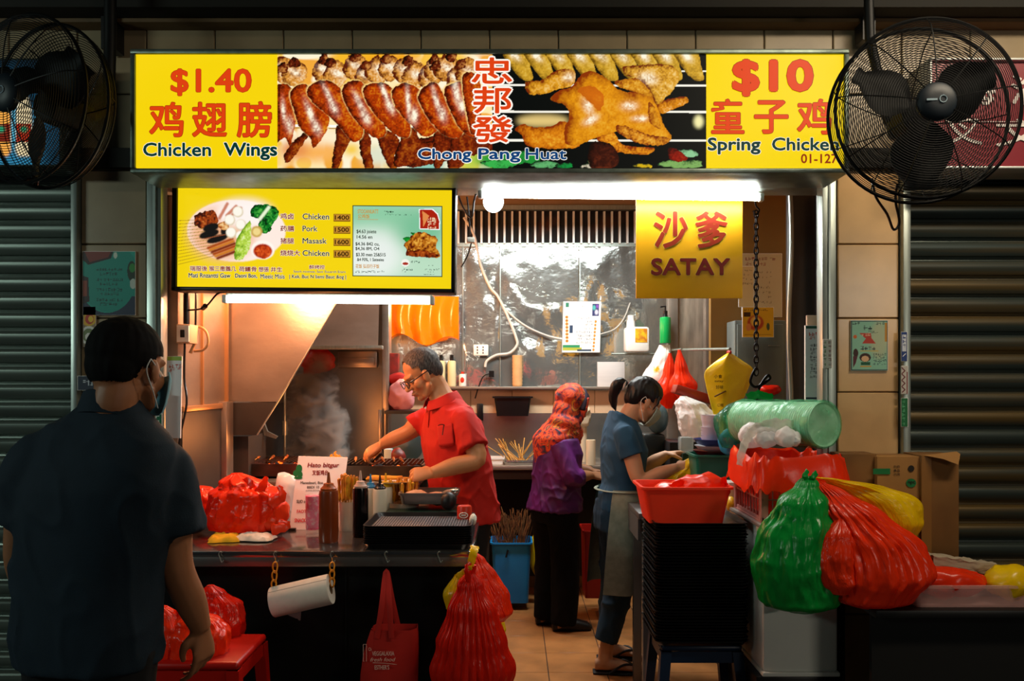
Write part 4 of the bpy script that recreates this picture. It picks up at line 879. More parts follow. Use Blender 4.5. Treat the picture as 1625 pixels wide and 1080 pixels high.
# ---- right pillar poster and stickers
def rp_(pr):
    pr.ell(1395, 540, 14, 30, '#b8c4a0', 4); pr.rect(1404, 512, 1408, 542, '#c88a2a'); pr.script(1353, 511, 1366, 515, '#0d2a34', 1); pr.script(1390, 511, 1406, 515, '#0d2a34', 2)
    pr.script(1371, 516, 1388, 523, '#14282a', 3); pr.script(1378, 524, 1395, 528, '#14282a', 4, False)
    pr.poly([(1363, 528), (1382, 528), (1383, 536), (1390, 545), (1368, 545), (1374, 537)], '#c23a26'); pr.script(1367, 529, 1381, 533, '#f0c8a0', 5); pr.ell(1357, 534, 3, 3, '#d8641c'); pr.script(1366, 549, 1393, 555, '#2a1a2a', 6)
    pr.rect(1365, 556, 1394, 557, '#d8b02a'); pr.ell(1358, 560, 4, 7, '#3a1a10'); pr.poly([(1354, 565), (1361, 565), (1358, 576), (1354, 583)], '#5a1a2a')
    pr.ell(1373, 567, 9, 7, '#3a1c0e'); pr.ell(1373, 569, 6, 4.6, '#e8b88a'); pr.rect(1366, 574, 1381, 579, '#0d5a3a'); pr.rect(1365, 580, 1383, 582, '#d8a02a')
    for k in range(4): pr.script(1386, 560 + k * 5, 1406, 563.5 + k * 5, '#0d3a44', 8 + k, k % 2 == 0)
    pr.rect(1351, 509, 1408, 510, '#0d3238'); pr.rect(1351, 586, 1408, 587, '#0d3238'); pr.rect(1350.5, 509, 1352, 587, '#0d3238'); pr.rect(1407.5, 509, 1409, 587, '#0d3238')
notice('health_poster', 'pale green printed poster on the right tiled pillar', 'poster', 1350, 508, 1409, 588, YF - .008, '#8fc7ac', rp_, 1.7)
notice('blue_sticker', 'blue strip sticker on the right shutter rail', 'sticker', 1430, 526, 1440, 573, YF - .034, '#1d3c7c', lambda pr: (pr.rect(1432, 531, 1438, 557, '#d8dce4'), pr.script(1433, 532, 1438, 537, '#1d3c7c', 1), pr.script(1433, 539, 1438, 544, '#1d3c7c', 3), pr.script(1433, 546, 1438, 551, '#1d3c7c', 4), pr.line([(1433, 565), (1437, 561)], 1.2, '#ffffff')), 2.0)
notice('scribbled_sticker', 'white strip sticker with dark red strokes on right shutter rail', 'sticker', 1430, 580, 1441, 625, YF - .034, '#c9c2b8', lambda pr: [pr.line([(1431, 583 + k * 10), (1436, 588 + k * 10), (1432, 592 + k * 10)], 1.5, '#6a1820') for k in range(4)] and pr.rect(1439, 590, 1441, 625, '#7a1820'), 2.0)
notice('green_sticker', 'green strip sticker on the right shutter rail', 'sticker', 1430, 631, 1441, 677, YF - .034, '#0c6a38', lambda pr: [pr.script(1432, 634 + k * 7, 1439, 639 + k * 7, '#5ab07a', k) for k in range(6)], 2.0)
notice('frame_writing', 'vertical green and red writing stuck on the right door frame', 'sticker', 1306, 538, 1320, 584, YF - .026, '#9aa49c', lambda pr: ([pr.script(1307, 540 + 7 * k, 1312, 545 + 7 * k, '#0d5a2a', k) for k in range(6)], [pr.script(1315, 540 + 7 * k, 1319, 545 + 7 * k, '#5a1a1a', k + 9) for k in range(6)]), 2.0)
# ---- payment board on the right jamb and papers on the partition
def qb(pr):
    pr.rect(1279, 517, 1304, 521, '#0d5a44'); pr.script(1284, 527, 1301, 532, '#c83a2a', 1); pr.script(1284, 533, 1295, 538, '#c83a2a', 2)
    for k in range(9): pr.script(1286, 545 + 6.2 * k, 1298, 549.5 + 6.2 * k, '#6a6a70', k)
    pr.rect(1279, 630, 1304, 633, '#1d3a4a')
notice('payment_board', 'tall white framed notice board inside the right door frame', 'board', 1278, 516, 1305, 636, 3.5, '#e9e9ee', qb, 1.4, thick=.012)
G().box((X(1280, 3.53), 3.525, Z(640, 3.53)), (X(1302, 3.53), 3.54, Z(500, 3.53)), .002).build('backing_board', mat('pale_wood', '#d0b090', rough=.6), label='pale wooden board behind the white framed notice', cat='board')
def w1(pr):
    pr.script(1183, 408, 1230, 413, '#7a3a2a', 1); pr.script(1183, 416, 1218, 421, '#8a4a30', 2)
    for k in range(8): pr.script(1190 + (k % 3) * 14, 430 + k * 8, 1225, 433 + k * 8, '#6a5a3a', k, False)
notice('pale_notice', 'large faded notice on the ochre partition behind the chain', 'notice', 1177, 402, 1241, 503, 4.93, '#b8a880', w1, 1.2)
notice('small_notice', 'cream paper notice with small print left of the chain', 'notice', 1172, 422, 1196, 487, 4.915, '#c9b27a', lambda pr: [pr.script(1175, 427 + 7 * k, 1194, 430 + 7 * k, '#5a4a2a', k, False) for k in range(4)], 1.2)
def w2(pr):
    pr.script(1181, 490, 1220, 493, '#6a3a0a', 1); pr.rect(1180, 495, 1191, 502, '#4a2a0a'); pr.ell(1199, 512, 13, 12, '#b8401c', 1); pr.ell(1199, 510, 8, 8, '#e8c04a', 1); pr.ell(1188, 519, 4, 6, '#d88a4a'); pr.ell(1219, 518, 2.5, 6, '#4a5a3a'); pr.line([(1182, 531), (1224, 531)], 1, '#8a5a10')
notice('yellow_notice', 'bright yellow notice with red picture behind the chain', 'notice', 1178, 487, 1228, 535, 4.70, '#e0b21c', w2, 1.4)
r = root('grey_cabinet', 'grey metal cabinet below the notices behind the chain', 'cabinet', P(1208, 760, 4.8))
G().box((X(1166, 4.75), 4.75, .5), (X(1247, 4.75), 4.93, Z(508, 4.75)), .006).build('body', mat('cabinet_grey', '#6f7a78', rough=.4, metal=.4, var=.2, vscale=3), r)
G().box((X(1170, 4.74), 4.738, .55), (X(1243, 4.74), 4.752, Z(514, 4.74)), .004).build('door', mat('cabinet_grey', '#6f7a78'), r)
G().box((X(1220, 4.73), 4.73, Z(549, 4.73)), (X(1238, 4.73), 4.74, Z(547, 4.73))).build('handle', m_alu, r)
lump(P(1222, 617, 4.70), (.055, .035, .022), .012, 24, 8, 3).build('red_bag_roll', m_redbag2, label='small dark red bundle in front of the grey cabinet', cat='bag')
# hanging chain with hook
struct('trim_18', G().tube([(X(1066, 5.4), 5.42, 1.70), (X(1157, 4.35), 4.33, 1.665)], .008, 8), m_alu)
struct('trim_19', G().tube([(X(1066, 5.4), 5.42, Z(558, 5.2)), (X(1060, 5.2), 5.14, Z(558, 5.2))], .006, 8).tube([(X(1066, 5.4), 5.42, Z(552, 5.0)), (X(1079, 5.0), 4.95, Z(554, 5.0))], .006, 8), m_alu)
r = root('hanging_chain', 'dark steel chain with a big hook hanging at right', 'chain', P(1200, 640, 3.75)); g = G(); py = 340; k = 0
while py < 590:
    c = P(1200, py, 3.75); h = .019; q = []
    for t in range(13):
        a = 2 * math.pi * t / 12; q.append(c + (Vector((.0095 * math.cos(a), 0, h * math.sin(a))) if k % 2 == 0 else Vector((0, .0095 * math.cos(a), h * math.sin(a)))))
    g.tube(q, .0036, 7); py += 9.6; k += 1
m_chain = mat('chain_steel', '#1c1a1a', rough=.4, metal=.8)
g.build('links', m_chain, r)
g = G(); g.tube([P(1198, 586, 3.75), P(1193, 596, 3.75), P(1191, 606, 3.75), P(1197, 613, 3.75), P(1206, 611, 3.75), P(1213, 601, 3.75), P(1219, 595, 3.75), P(1222, 600, 3.75), P(1214, 607, 3.75), P(1205, 615, 3.75), P(1200, 640, 3.75)], .0065, 8, smooth=5).build('hook', m_chain, r)
g = G(); g.tube([P(1198, 318, 3.75), P(1200, 327, 3.75), P(1205, 333, 3.75), P(1200, 340, 3.75), P(1195, 334, 3.75)], .004, 7, smooth=4).cyl(P(1198, 320, 3.75), (X(1198, 3.75), 3.75, 2.862), .003, 7).build('top_hook', m_chain, r)
# ================================================================ things on the back wall
def cal(pr):
    pr.rect(898, 480, 903, 487, '#1a7a5a'); pr.script(922, 484, 934, 487, '#4a5a60', 1, False)
    for k in range(3): pr.line([(898, 491 + 3.4 * k), (934 - 4 * (k % 2), 491 + 3.4 * k)], .6, '#b8bcc0')
    pr.rect(940, 482, 951, 501, '#27306a'); pr.ell(943, 488, 2.4, 4, '#46b8b0', .6); pr.ell(947, 495, 2.6, 4, '#d8d8ee', .6); pr.ell(948, 486, 1.6, 3, '#8a4ac0', .5)
    for k in range(8): pr.ell(900 + .2 * k, 503 + k * 5.4, 2.6, 2.5, '#e8942a'); pr.ell(900 + .2 * k, 503 + k * 5.4, 1.2, 1.2, '#8a4a10')
    for k in range(9): pr.ell(946 - .3 * k, 510 + k * 5.6, 1.8, 2.3, '#e88a2a')
    pr.rect(905, 516, 910, 528, '#1d3a5a')
    for k in range(7): pr.script(930 - (k > 2) * 14, 508 + 5.6 * k, 942, 511.5 + 5.6 * k, '#5a6468', k, False)
    pr.script(912, 503, 938, 506, '#5a6468', 44, False); pr.rect(895, 547, 922, 551, '#1a8a5a'); pr.rect(895, 551, 925, 556, '#a8b03a'); pr.rect(918, 554, 940, 557, '#23405a')
notice('wall_calendar', 'white paper calendar with orange marks on the steel back wall', 'calendar', 894, 478, 954, 559, YB - .05, '#f4f4f2', cal, 1.7, tilt=-.025)
G().box((X(947, YB), YB - .05, Z(614, YB - .03)), (X(990, YB), YB - .032, Z(574, YB - .03)), .002).build('white_pad', mat('pad_white', '#d4d2d0', rough=.8, var=.08, vscale=60, stretch=(.1, 1, 3)), label='blank white pad hung below the wall calendar', cat='pad')
r = root('wall_socket', 'white power socket on the steel sheet above the cook', 'socket', P(763, 565, YB)); G().box((X(752, YB), YB - .05, Z(564, YB)), (X(775, YB), YB - .028, Z(547, YB)), .003).build('plate', m_white, r)
g = G()
for dx in (757, 766):
    for dy in (551, 555.5, 560): g.box((X(dx, YB), YB - .052, Z(dy + 1.2, YB)), (X(dx + 2, YB), YB - .049, Z(dy - 1.2, YB)))
g.build('holes', m_black, r)
y5 = YB - .05
g = G(); g.tube([P(736, 345, y5), P(752, 372, y5), P(763, 420, y5), P(778, 455, y5), P(790, 470, y5), P(805, 500, y5), P(819, 535, y5), P(820, 548, y5), P(808, 560, y5), P(788, 563, y5), P(773, 572, y5), P(770, 582, y5)], .009, 8, smooth=5).tube([P(797, 485, y5), P(818, 505, y5), P(840, 520, y5), P(868, 532, y5), P(892, 538, y5)], .006, 8, smooth=5).tube([P(952, 530, y5), P(975, 522, y5), P(990, 505, y5), P(1000, 480, y5)], .004, 8, smooth=4)
g.build('white_pipe', mat('pipe_white', '#cfccc4', rough=.5), label='white flexible conduit winding down the steel back wall', cat='pipe')
g = G(); g.tube([P(782, 592, y5), P(768, 596, y5), P(760, 612, y5), P(754, 632, y5)], .005, 7, smooth=5).box(P(776, 598, y5) - Vector((0, .02, 0)), P(784, 588, y5)); g.build('plug_cable', m_blackp, label='black plug with drooping cable on the back wall', cat='cable')
g = G(); g.tube([P(727, 310, 3.6), P(735, 330, 3.6), P(748, 345, 3.6), P(752, 320, 3.6), P(755, 308, 3.55)], .005, 7, smooth=5).tube([P(741, 312, 3.62), P(744, 340, 3.62), P(746, 372, 3.62)], .004, 7, smooth=5).tube([P(748, 385, 3.62), P(742, 405, 3.62), P(732, 424, 3.62)], .003, 7, smooth=4); g.build('hanging_cables', m_blackp, label='tangled black cables hanging right of the menu lightbox', cat='cable')
G().box(P(741, 386, 3.63), P(753, 376, 3.60), .003).build('inline_switch', m_white, label='small white inline switch dangling right of the menu lightbox', cat='switch')
# shelf ledge with bottles, cups; black bin
struct('trim_16', G().box((X(640, YB), YB - .11, Z(617, YB)), (X(1050, YB), YB, Z(613, YB)), .003), m_steel)
zs_ = Z(612.5, YB - .05)
for px, lab in ((700, 'pale squeeze bottle with black tip beside the head of the cook'), (717, 'pale squeeze bottle with black tip left of the ketchup bottle')):
    bottle(X(px, YB - .05), YB - .055, zs_, .225, .030, mat('pale_sauce', '#d9cfa2', rough=.35), m_blackp, 'sauce_bottle', lab, nozzle=False)
r = bottle(X(734, YB - .05), YB - .055, zs_, .105, .026, mat('ketchup_white', '#efe6e0', rough=.35), mat('ketchup_red', '#c8341c', rough=.4), 'ketchup_bottle', 'small white and red bottle on the ledge behind the cook', nozzle=False)
G().ell((X(734, YB - .05), YB - .082, zs_ + .045), (.014, .003, .02)).build('emblem', mat('ketchup_red', '#c8341c'), r)
G().lathe([(.032, 0)] + [(.034 + .003 * (k % 2), .006 + .012 * k) for k in range(18)] + [(.036, .222), (.03, .222)], (X(821, YB - .05), YB - .06, zs_), 24).build('cup_stack', mat('kraft_cup', '#d9a972', rough=.7, var=.15, vscale=20), label='tall nested stack of brown paper cups on the ledge', cat='cup stack')
def tub(x0, y0, x1, y1, d, dep, m, name, label, cat, rim=.008, taper=.88, parent=None, th=.004):
    """an open tapered tub; box in photo px of its front, depth dep behind it"""
    xa, xb, zb, zt = X(x0, d), X(x1, d), Z(y1, d), Z(y0, d); cx, cy = (xa + xb) / 2, d + dep / 2; hx, hy = (xb - xa) / 2, dep / 2
    def rr(sx, sy, z, n=8):
        c = min(sx, sy) * .22; q = []
        for qx, qy, a0 in ((1, 1, 0), (-1, 1, 90), (-1, -1, 180), (1, -1, 270)):
            for k in range(n): a = math.radians(a0 + 90 * k / (n - 1)); q.append(Vector((cx + qx * (sx - c) + c * math.cos(a), cy + qy * (sy - c) + c * math.sin(a), z)))
        return q
    t = taper; h = zt - zb
    R = [rr(hx * t, hy * t, zb), rr(hx * (t + (1 - t) * .95), hy * (t + (1 - t) * .95), zt - .012), rr(hx + rim, hy + rim, zt - .010), rr(hx + rim, hy + rim, zt), rr(hx - .002, hy - .002, zt), rr(hx * t - th, hy * t - th, zb + th)]
    return G().rings(R).build(name, m, parent, label=label, cat=cat, ang=35)
tub(784, 629, 843, 660, YB - .18, .15, m_blackp, 'black_tub', 'black plastic tub fixed on the back wall behind the hijab', 'tub', .012, .85)
G().box((X(757, YB), YB - .05, Z(667, YB)), (X(767, YB), YB - .02, Z(640, YB)), .004).build('dark_case', m_blackp, label='small dark case on the wall behind the cook', cat='case')
# orange reflection in the steel back wall, built as a wavy sheet of film
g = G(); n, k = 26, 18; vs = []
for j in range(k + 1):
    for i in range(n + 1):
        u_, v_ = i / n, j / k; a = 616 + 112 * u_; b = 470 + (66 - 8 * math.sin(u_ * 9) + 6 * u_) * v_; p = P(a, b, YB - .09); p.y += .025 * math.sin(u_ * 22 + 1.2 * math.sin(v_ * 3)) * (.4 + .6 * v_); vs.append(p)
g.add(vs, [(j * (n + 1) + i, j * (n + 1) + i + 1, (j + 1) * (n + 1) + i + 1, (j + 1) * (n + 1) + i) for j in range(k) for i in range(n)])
g.build('orange_reflection', film('orange_reflection_film', '#ff8c10', .4, .2), label='orange reflection on the back wall above the cook, built as a wavy sheet', cat='reflection')
# shelf with pink bag and boxes left of the cook
r = root('wire_shelf', 'small black shelf with pink bag left of the cook', 'shelf', P(632, 700, 5.1)); G().box((X(612, 5.1), 5.05, Z(656, 5.1)), (X(662, 5.1), 5.35, Z(651, 5.1))).build('board', m_black, r)
for px in (615, 658): G().box((X(px, 5.1) - .006, 5.06, .985), (X(px, 5.1) + .006, 5.08, Z(656, 5.1))).build('leg', m_black, r)
lump(P(636, 628, 5.18), (.075, .05, .088), .022, 12, 5, 4, .95).build('pink_bag', film('pink_film', '#f0a8a8', .3), label='pale pink plastic bag on the black shelf beside the cook', cat='bag')
G().box((X(613, 5.24), 5.24, Z(651, 5.24)), (X(632, 5.24), 5.32, Z(560, 5.24)), .004).build('red_box', mat('red_box', '#8a1c12', rough=.5, col2='#4a1a0c', vscale=18), label='tall dark red box at back of the black shelf', cat='box')
lump(P(632, 601, 5.24), (.06, .03, .035), .01, 14, 9, 3).build('red_cloth', mat('red_cloth', '#a8140c', rough=.8), label='dark red cloth lying over the pink bag', cat='cloth')
# ---------------------------------------------------------------- back counter
r = root('back_counter', 'long steel counter along the back wall under the black tub', 'counter', P(900, 900, 5.45))
G().box((X(612, 5.42), 5.42, .905), (X(1075, 5.42), YB - .01, .935), .006).build('top', m_steel, r); G().box((X(618, 5.42), 5.46, .84), (X(1070, 5.42), 5.475, .905)).build('apron_rail', m_steelD, r)
G().box((X(618, 5.5), 5.86, .1), (X(1075, 5.5), 5.88, .84)).build('rear_panel', m_black, r)
for px in (772, 980): G().box((X(px, 5.46) - .018, 5.46, 0), (X(px, 5.46) + .018, 5.495, .905)).build('leg', m_steelD, r)
o = tub(800, 730, 850, 744, 5.46, .2, m_steelS, 'steel_pan', 'steel pan full of bamboo skewers on the back counter', 'pan', .006, .93)
rs = random.Random(3)
for k in range(26):
    bx = X(812 + rs.uniform(-4, 22), 5.52); tx = bx + rs.uniform(-.16, -.03) + (.18 if k > 18 else 0); G().tube([(bx, 5.55 + rs.uniform(-.05, .05), .95), (tx, 5.56 + rs.uniform(-.06, .08), 1.06 + rs.uniform(-.02, .05))], .0028, 5).build('bamboo_skewer', m_wood, label='bare bamboo skewer in the steel pan on the back counter', cat='skewer', group='bamboo skewers in the steel pan')
tub(771, 726, 800, 740, 5.5, .14, m_white, 'white_tub', 'white plastic tub on the back counter right of the cook', 'tub', .004, .95)
for (x0, y0, x1, y1, d, c, lab) in ((918, 645, 948, 705, 5.6, '#c9b79a', 'beige paper bundle on the back counter beside the hijab'), (930, 672, 945, 712, 5.45, '#d8c3a2', 'short cream paper roll on the back counter')):
    w_ = (X(x1, d) - X(x0, d)) / 2; h = (y1 - y0) * d / F
    if 'roll' in lab: G().lathe([(w_, 0), (w_, h), (w_ * .4, h), (w_ * .4, 0)], (X((x0 + x1) / 2, d), d, .936), 22).build('paper_roll', mat('cream_paper', c, rough=.8), label=lab, cat='roll')
    else: lump((X(926, d), d + .05, Z(656, d)), (.045, .04, .06), .035, 16, 4, 4).cyl((X(926, d), d + .05, .936), (X(926, d), d + .05, Z(668, d)), .028, 20).build('paper_bundle', mat('beige_paper', c, rough=.8), label=lab, cat='bundle')
# blue bin with sticks
r = root('blue_bin', 'tall blue plastic bin standing under the back counter', 'bin', (X(811, 5.42), 5.42, 0)); m_blue = mat('bin_blue', '#1578b8', rough=.4)
o = tub(780, 861, 843, 958, 5.32, .24, m_blue, 'shell', None, None, .010, .86, parent=r)
G().tube([P(806, 872, 5.31), P(803, 884, 5.31)], .006, 6).build('clip', m_blackp, r)
m_stick = mat('used_stick', '#3a1c10', rough=.8, col2='#8a5a2a', vscale=20)
rs = random.Random(5)
for k in range(90):
    bx, by = X(811 + rs.uniform(-22, 22), 5.42), 5.42 + rs.uniform(-.07, .08); a = rs.uniform(-.14, .14); G().tube([(bx, by, .30), (bx + a * .9, by + rs.uniform(-.03, .05), .585 + rs.uniform(-.03, .07))], .003, 5).build('used_skewer', m_stick, label='used satay stick standing in the blue bin', cat='skewer', group='used sticks in the blue bin')
pleated([P(855, 915, 5.5), P(854, 895, 5.5), P(852, 862, 5.5), P(850, 845, 5.5)], [(.02, .02), (.045, .04), (.035, .03), (.01, .01)], seed=2, n=50, rows=30).build('yellow_bag', m_yelbag, label='yellow plastic bag hanging beside the blue bin', cat='bag')
tub(927, 842, 962, 950, 5.1, .25, mat('bin_red', '#a8180f', rough=.4), 'red_bin', 'red plastic bin behind the legs of the two women', 'bin', .01, .88)
# ---------------------------------------------------------------- hanging things near the right back
r = root('white_jug', 'white plastic jug with yellow label on the rail right of the calendar', 'jug', P(1012, 560, 5.6)); d = 5.6
G().box((X(993, d), d, Z(558, d)), (X(1031, d), d + .12, Z(518, d)), .018).build('body', m_white, r); G().lathe([(.03, 0), (.028, .05), (.022, .06), (.022, .09), (.018, .09)], (X(1003, d), d + .06, Z(520, d)), 18).build('spout', m_white, r)
G().box((X(1008, d), d - .002, Z(543, d)), (X(1027, d), d + .001, Z(521, d))).build('yellow_label', mat('label_yellow', '#e2b81c', rough=.5, col2='#b86a1c', vscale=30), r)
struct('trim_17', G().cyl(P(972, 561, 5.6) + Vector((0, .06, 0)), P(1062, 561, 5.6) + Vector((0, .06, 0)), .008, 10), m_alu)
r = bottle(X(1053, 5.4), 5.34, Z(545, 5.4), .21, .036, mat('green_bottle', '#0f9a4a', rough=.25), m_blackp, 'pump_bottle', 'green pump bottle hanging beside the steel door post', nozzle=False)
G().tube([(X(1053, 5.4), 5.34, Z(545, 5.4) + .2), (X(1053, 5.4), 5.34, Z(545, 5.4) + .24), (X(1045, 5.4), 5.33, Z(545, 5.4) + .235)], .006, 7).build('pump', m_blackp, r)
pleated([P(1042, 622, 5.35), P(1040, 600, 5.35), P(1050, 570, 5.35), P(1055, 547, 5.35)], [(.04, .02), (.085, .04), (.05, .03), (.03, .01)], seed=6, n=50, rows=30).build('paper_bag', mat('white_yellow_bag', '#eee8dc', rough=.5, col2='#e8b41c', vscale=9, thr=(.3, .36)), label='white bag with yellow print hanging below the green bottle', cat='bag')
pleated([P(1058, 648, 5.2), P(1058, 620, 5.2), P(1062, 590, 5.2), P(1063, 560, 5.2)], [(.03, .02), (.075, .05), (.035, .03), (.008, .008)], pleats=10, seed=1, n=60, rows=30).build('red_bag', m_redbag, label='red plastic bag hanging left of the steel door post', cat='bag')
pleated([P(1085, 632, 5.0), P(1085, 612, 5.0), P(1081, 585, 5.0), P(1078, 555, 5.0)], [(.03, .02), (.075, .05), (.035, .03), (.008, .008)], pleats=10, seed=4, n=60, rows=30).build('red_bag', m_redbag, label='red plastic bag hanging right of the steel door post', cat='bag')
G().box((X(1070, 4.85), 4.82, Z(632, 4.85)), (X(1140, 4.85), 4.96, Z(618, 4.85)), .006, Matrix.Translation(P(1100, 625, 4.85)) @ Matrix.Rotation(.3, 4, 'Y') @ Matrix.Translation(-P(1100, 625, 4.85))).build('red_rail', mat('rail_red', '#8a2a1c', rough=.35, metal=.3), label='dark red sloping shelf rail behind the yellow bag', cat='rail')
def ysheet(k):
    L_ = [(1156, 559), (1136, 573), (1119, 590), (1121, 612), (1127, 637), (1134, 662), (1142, 688)]; R_ = [(1158, 559), (1172, 572), (1187, 588), (1181, 612), (1173, 637), (1166, 662), (1159, 685)]
    lp, _ = spline([Vector((a, b, 0)) for a, b in L_], [0] * 7, 6); rp, _ = spline([Vector((a, b, 0)) for a, b in R_], [0] * 7, 6); R = []
    for i, (l, r_) in enumerate(zip(lp, rp)):
        row = []; t = i / (len(lp) - 1)
        for j in range(21):
            u_ = j / 20; px = l.x + (r_.x - l.x) * u_ + 2.2 * k * math.sin(math.pi * t) - .8 * k * t; py = l.y + (r_.y - l.y) * u_ - 1.2 * k * t
            d = 4.30 + .011 * k - .02 * math.sin(math.pi * u_) + .012 * abs(u_ - .42) * 4 * (1 - t * .3) + .004 * crease((px * .01, py * .01, k), 3, k); row.append(P(px, py, d))
        R.append(row)
    n = 21; vs = [p for r_ in R for p in r_] + [p + Vector((0, .007, 0)) for r_ in R for p in r_]; m = len(R); o_ = n * m
    f = [(i * n + j, i * n + j + 1, (i + 1) * n + j + 1, (i + 1) * n + j) for i in range(m - 1) for j in range(n - 1)]
    f += [tuple(q + o_ for q in t[::-1]) for t in f]
    rim = [j for j in range(n)] + [i * n + n - 1 for i in range(1, m)] + [(m - 1) * n + j for j in range(n - 2, -1, -1)] + [i * n for i in range(m - 2, 0, -1)]
    f += [(rim[i], rim[i - 1], rim[i - 1] + o_, rim[i] + o_) for i in range(len(rim))]
    return vs, f
g = G()
for k in range(6): g.add(*ysheet(k))
o = g.build('yellow_bag', mat('yellow_sheet', '#ffe01c', rough=.3, transl=.08, bump=.2, bscale=14), label='stack of bright yellow printed plastic bags hanging from a peg beside the chain', cat='bag', ang=50)
gg = G(); om = lambda px, py: P(px, py, 4.262 + .02 * abs((px - 1140) / 20))
for s_, a, b, c, e in (('小食', 1133, 594, 1146, 600), ('satay', 1134, 603, 1148, 607), ('好味', 1136, 611, 1148, 617), ('口福', 1139, 640, 1148, 645), ('谢谢', 1141, 651, 1150, 655)): letters(gg, s_, a, b, c, e, 4.27, .03, 0, om)
gg.tube([om(1134, 629), om(1152, 620)], .004, 6); gg.build('print', mat('bag_print', '#6a4a10', rough=.7), o, flat=True, fix=False)
g = G().ell(P(1157, 559, 4.32), (.012, .03, .012)); g.build('peg', mat('peg_red', '#b8201c', rough=.4), o)
# ================================================================ front counter and what stands on it
DC, ZT = 3.25, .822
m_ctop = mat('counter_steel', '#8e8b89', rough=.16, metal=.9, var=.12, vscale=3)
r = root('serving_counter', 'long steel serving counter at the front of the stall', 'counter', (-.85, DC + .3, 0))
G().box((-1.455, DC, ZT - .028), (X(750, DC), 3.92, ZT), .004).build('top', m_ctop, r)
G().box((-1.455, DC, ZT - .062), (X(750, DC), DC + .012, ZT - .02), .004).build('front_lip', mat('lip_steel', '#75716e', rough=.35, metal=.75), r)
G().box((-1.45, DC + .10, .08), (X(745, DC), DC + .115, ZT - .028)).build('front_panel', mat('panel_black_steel', '#1b1b1b', rough=.4, metal=.5, var=.3, vscale=2), r)
G().box((X(741, DC), DC + .10, .08), (X(745, DC), 3.9, ZT - .028)).build('side_panel', mat('panel_black_steel', '#1b1b1b'), r)
G().box((X(541, DC) - .003, DC + .094, .1), (X(541, DC) + .003, DC + .101, ZT - .05)).build('panel_seam', m_black, r)
for px, dd in ((742, DC + .1), (742, 3.86), (262, DC + .1)): G().box((X(px, DC) - .02, dd - .015, 0), (X(px, DC) + .015, dd + .02, .1)).build('foot', m_steelD, r)
for px, lab in ((350, 'leftmost steel hook under the counter lip, empty'), (437, 'steel hook holding the left end of the paper roll'), (527, 'steel hook holding the right end of the paper roll'), (613, 'steel hook holding the red tote bag'), (697, 'empty steel hook between the tote and the hanging red bag')):
    a = P(px, 881, DC - .006); G().tube([a + Vector((.004, .004, .012)), a + Vector((0, -.004, .016)), a + Vector((-.006, -.004, .006)), a + Vector((0, -.004, -.012)), a + Vector((.006, -.004, -.026)), a + Vector((.014, -.004, -.018))], .0022, 7, smooth=5).build('counter_hook', m_alu, label=lab, cat='hook', group='hooks under the counter lip')
# red carrier bags and cloths
g = pleated([P(392, 838, 3.62), P(392, 815, 3.62), P(393, 785, 3.62), P(386, 766, 3.62), P(376, 750, 3.62)], [(.135, .10), (.150, .12), (.128, .10), (.075, .06), (.016, .014)], pleats=13, pamp=.11, crumple=.034, freq=9, seed=3, bot_pl=.3)
wisp(g, [P(398, 800, 3.56), P(412, 778, 3.54), P(421, 758, 3.56)], .035, .012, seed=1); wisp(g, [P(378, 770, 3.58), P(392, 764, 3.55), P(400, 775, 3.54)], .02, .012, seed=2)
g.build('red_bag', m_redbag, label='big full red plastic bag on the counter left of the menu stand', cat='bag')
g = pleated([P(318, 826, 3.75), P(318, 810, 3.75), P(322, 792, 3.75), P(318, 774, 3.75), P(306, 770, 3.75)], [(.08, .07), (.09, .07), (.075, .06), (.045, .03), (.015, .01)], pleats=8, crumple=.02, seed=8, n=70, rows=40); g.build('red_bag', m_redbag, label='smaller red plastic bag at the back left of the counter', cat='bag')
g = lump(P(432, 812, 3.56), (.05, .04, .055), .03, 12, 6, 4); wisp(g, [P(428, 800, 3.52), P(446, 790, 3.5), P(440, 772, 3.52)], .03, .012, seed=4); wisp(g, [P(440, 830, 3.5), P(452, 836, 3.48), P(430, 842, 3.45)], .02, .03, seed=5); g.build('red_bag', m_orangebag, label='loose crumpled red plastic bag with torn ends beside the big one', cat='bag')
lump(P(452, 790, 3.82), (.055, .05, .085), .03, 13, 2, 4).build('white_bag', m_whitebag, label='crumpled white plastic bag just left of the menu stand', cat='bag')
def wb(pr): pr.line([(428, 822), (434, 806), (442, 800), (441, 810), (436, 818), (442, 832), (434, 830)], 1.6, '#14140f')
notice('paper_wrapper', 'white printed wrapper standing beside the red bags', 'wrapper', 428, 792, 448, 838, 3.68, '#ece8e0', wb, 1.4)
def cloth(c, rx, ry, h, seed, ang=0):
    n, k = 46, 34; vs = []
    for j in range(k + 1):
        for i in range(n + 1):
            u_, v_ = i / n * 2 - 1, j / k * 2 - 1; e = 1 + .22 * noise.noise(Vector((u_ * 1.3 + seed, v_ * 1.3, 2))); x, y = u_ * rx * e, v_ * ry * e
            z = h * (.45 + .55 * crease((x, y, seed), 14, seed)) * max(0, 1 - max(abs(u_), abs(v_)) ** 4) + .003
            vs.append(Vector(c) + Vector((x * math.cos(ang) - y * math.sin(ang), x * math.sin(ang) + y * math.cos(ang), max(z, .003))))
    top = len(vs); vs += [Vector((v.x, v.y, c[2] + .001)) for v in vs]
    f = [(j * (n + 1) + i, j * (n + 1) + i + 1, (j + 1) * (n + 1) + i + 1, (j + 1) * (n + 1) + i) for j in range(k) for i in range(n)]
    return G().add(vs, f + [tuple(q + top for q in t[::-1]) for t in f])
cloth((X(352, 3.42), 3.46, ZT), .065, .05, .035, 3, .2).build('yellow_cloth', mat('cloth_yellow', '#e8b41c', rough=.85), label='yellow cloth folded on the counter left of the white glove', cat='cloth')
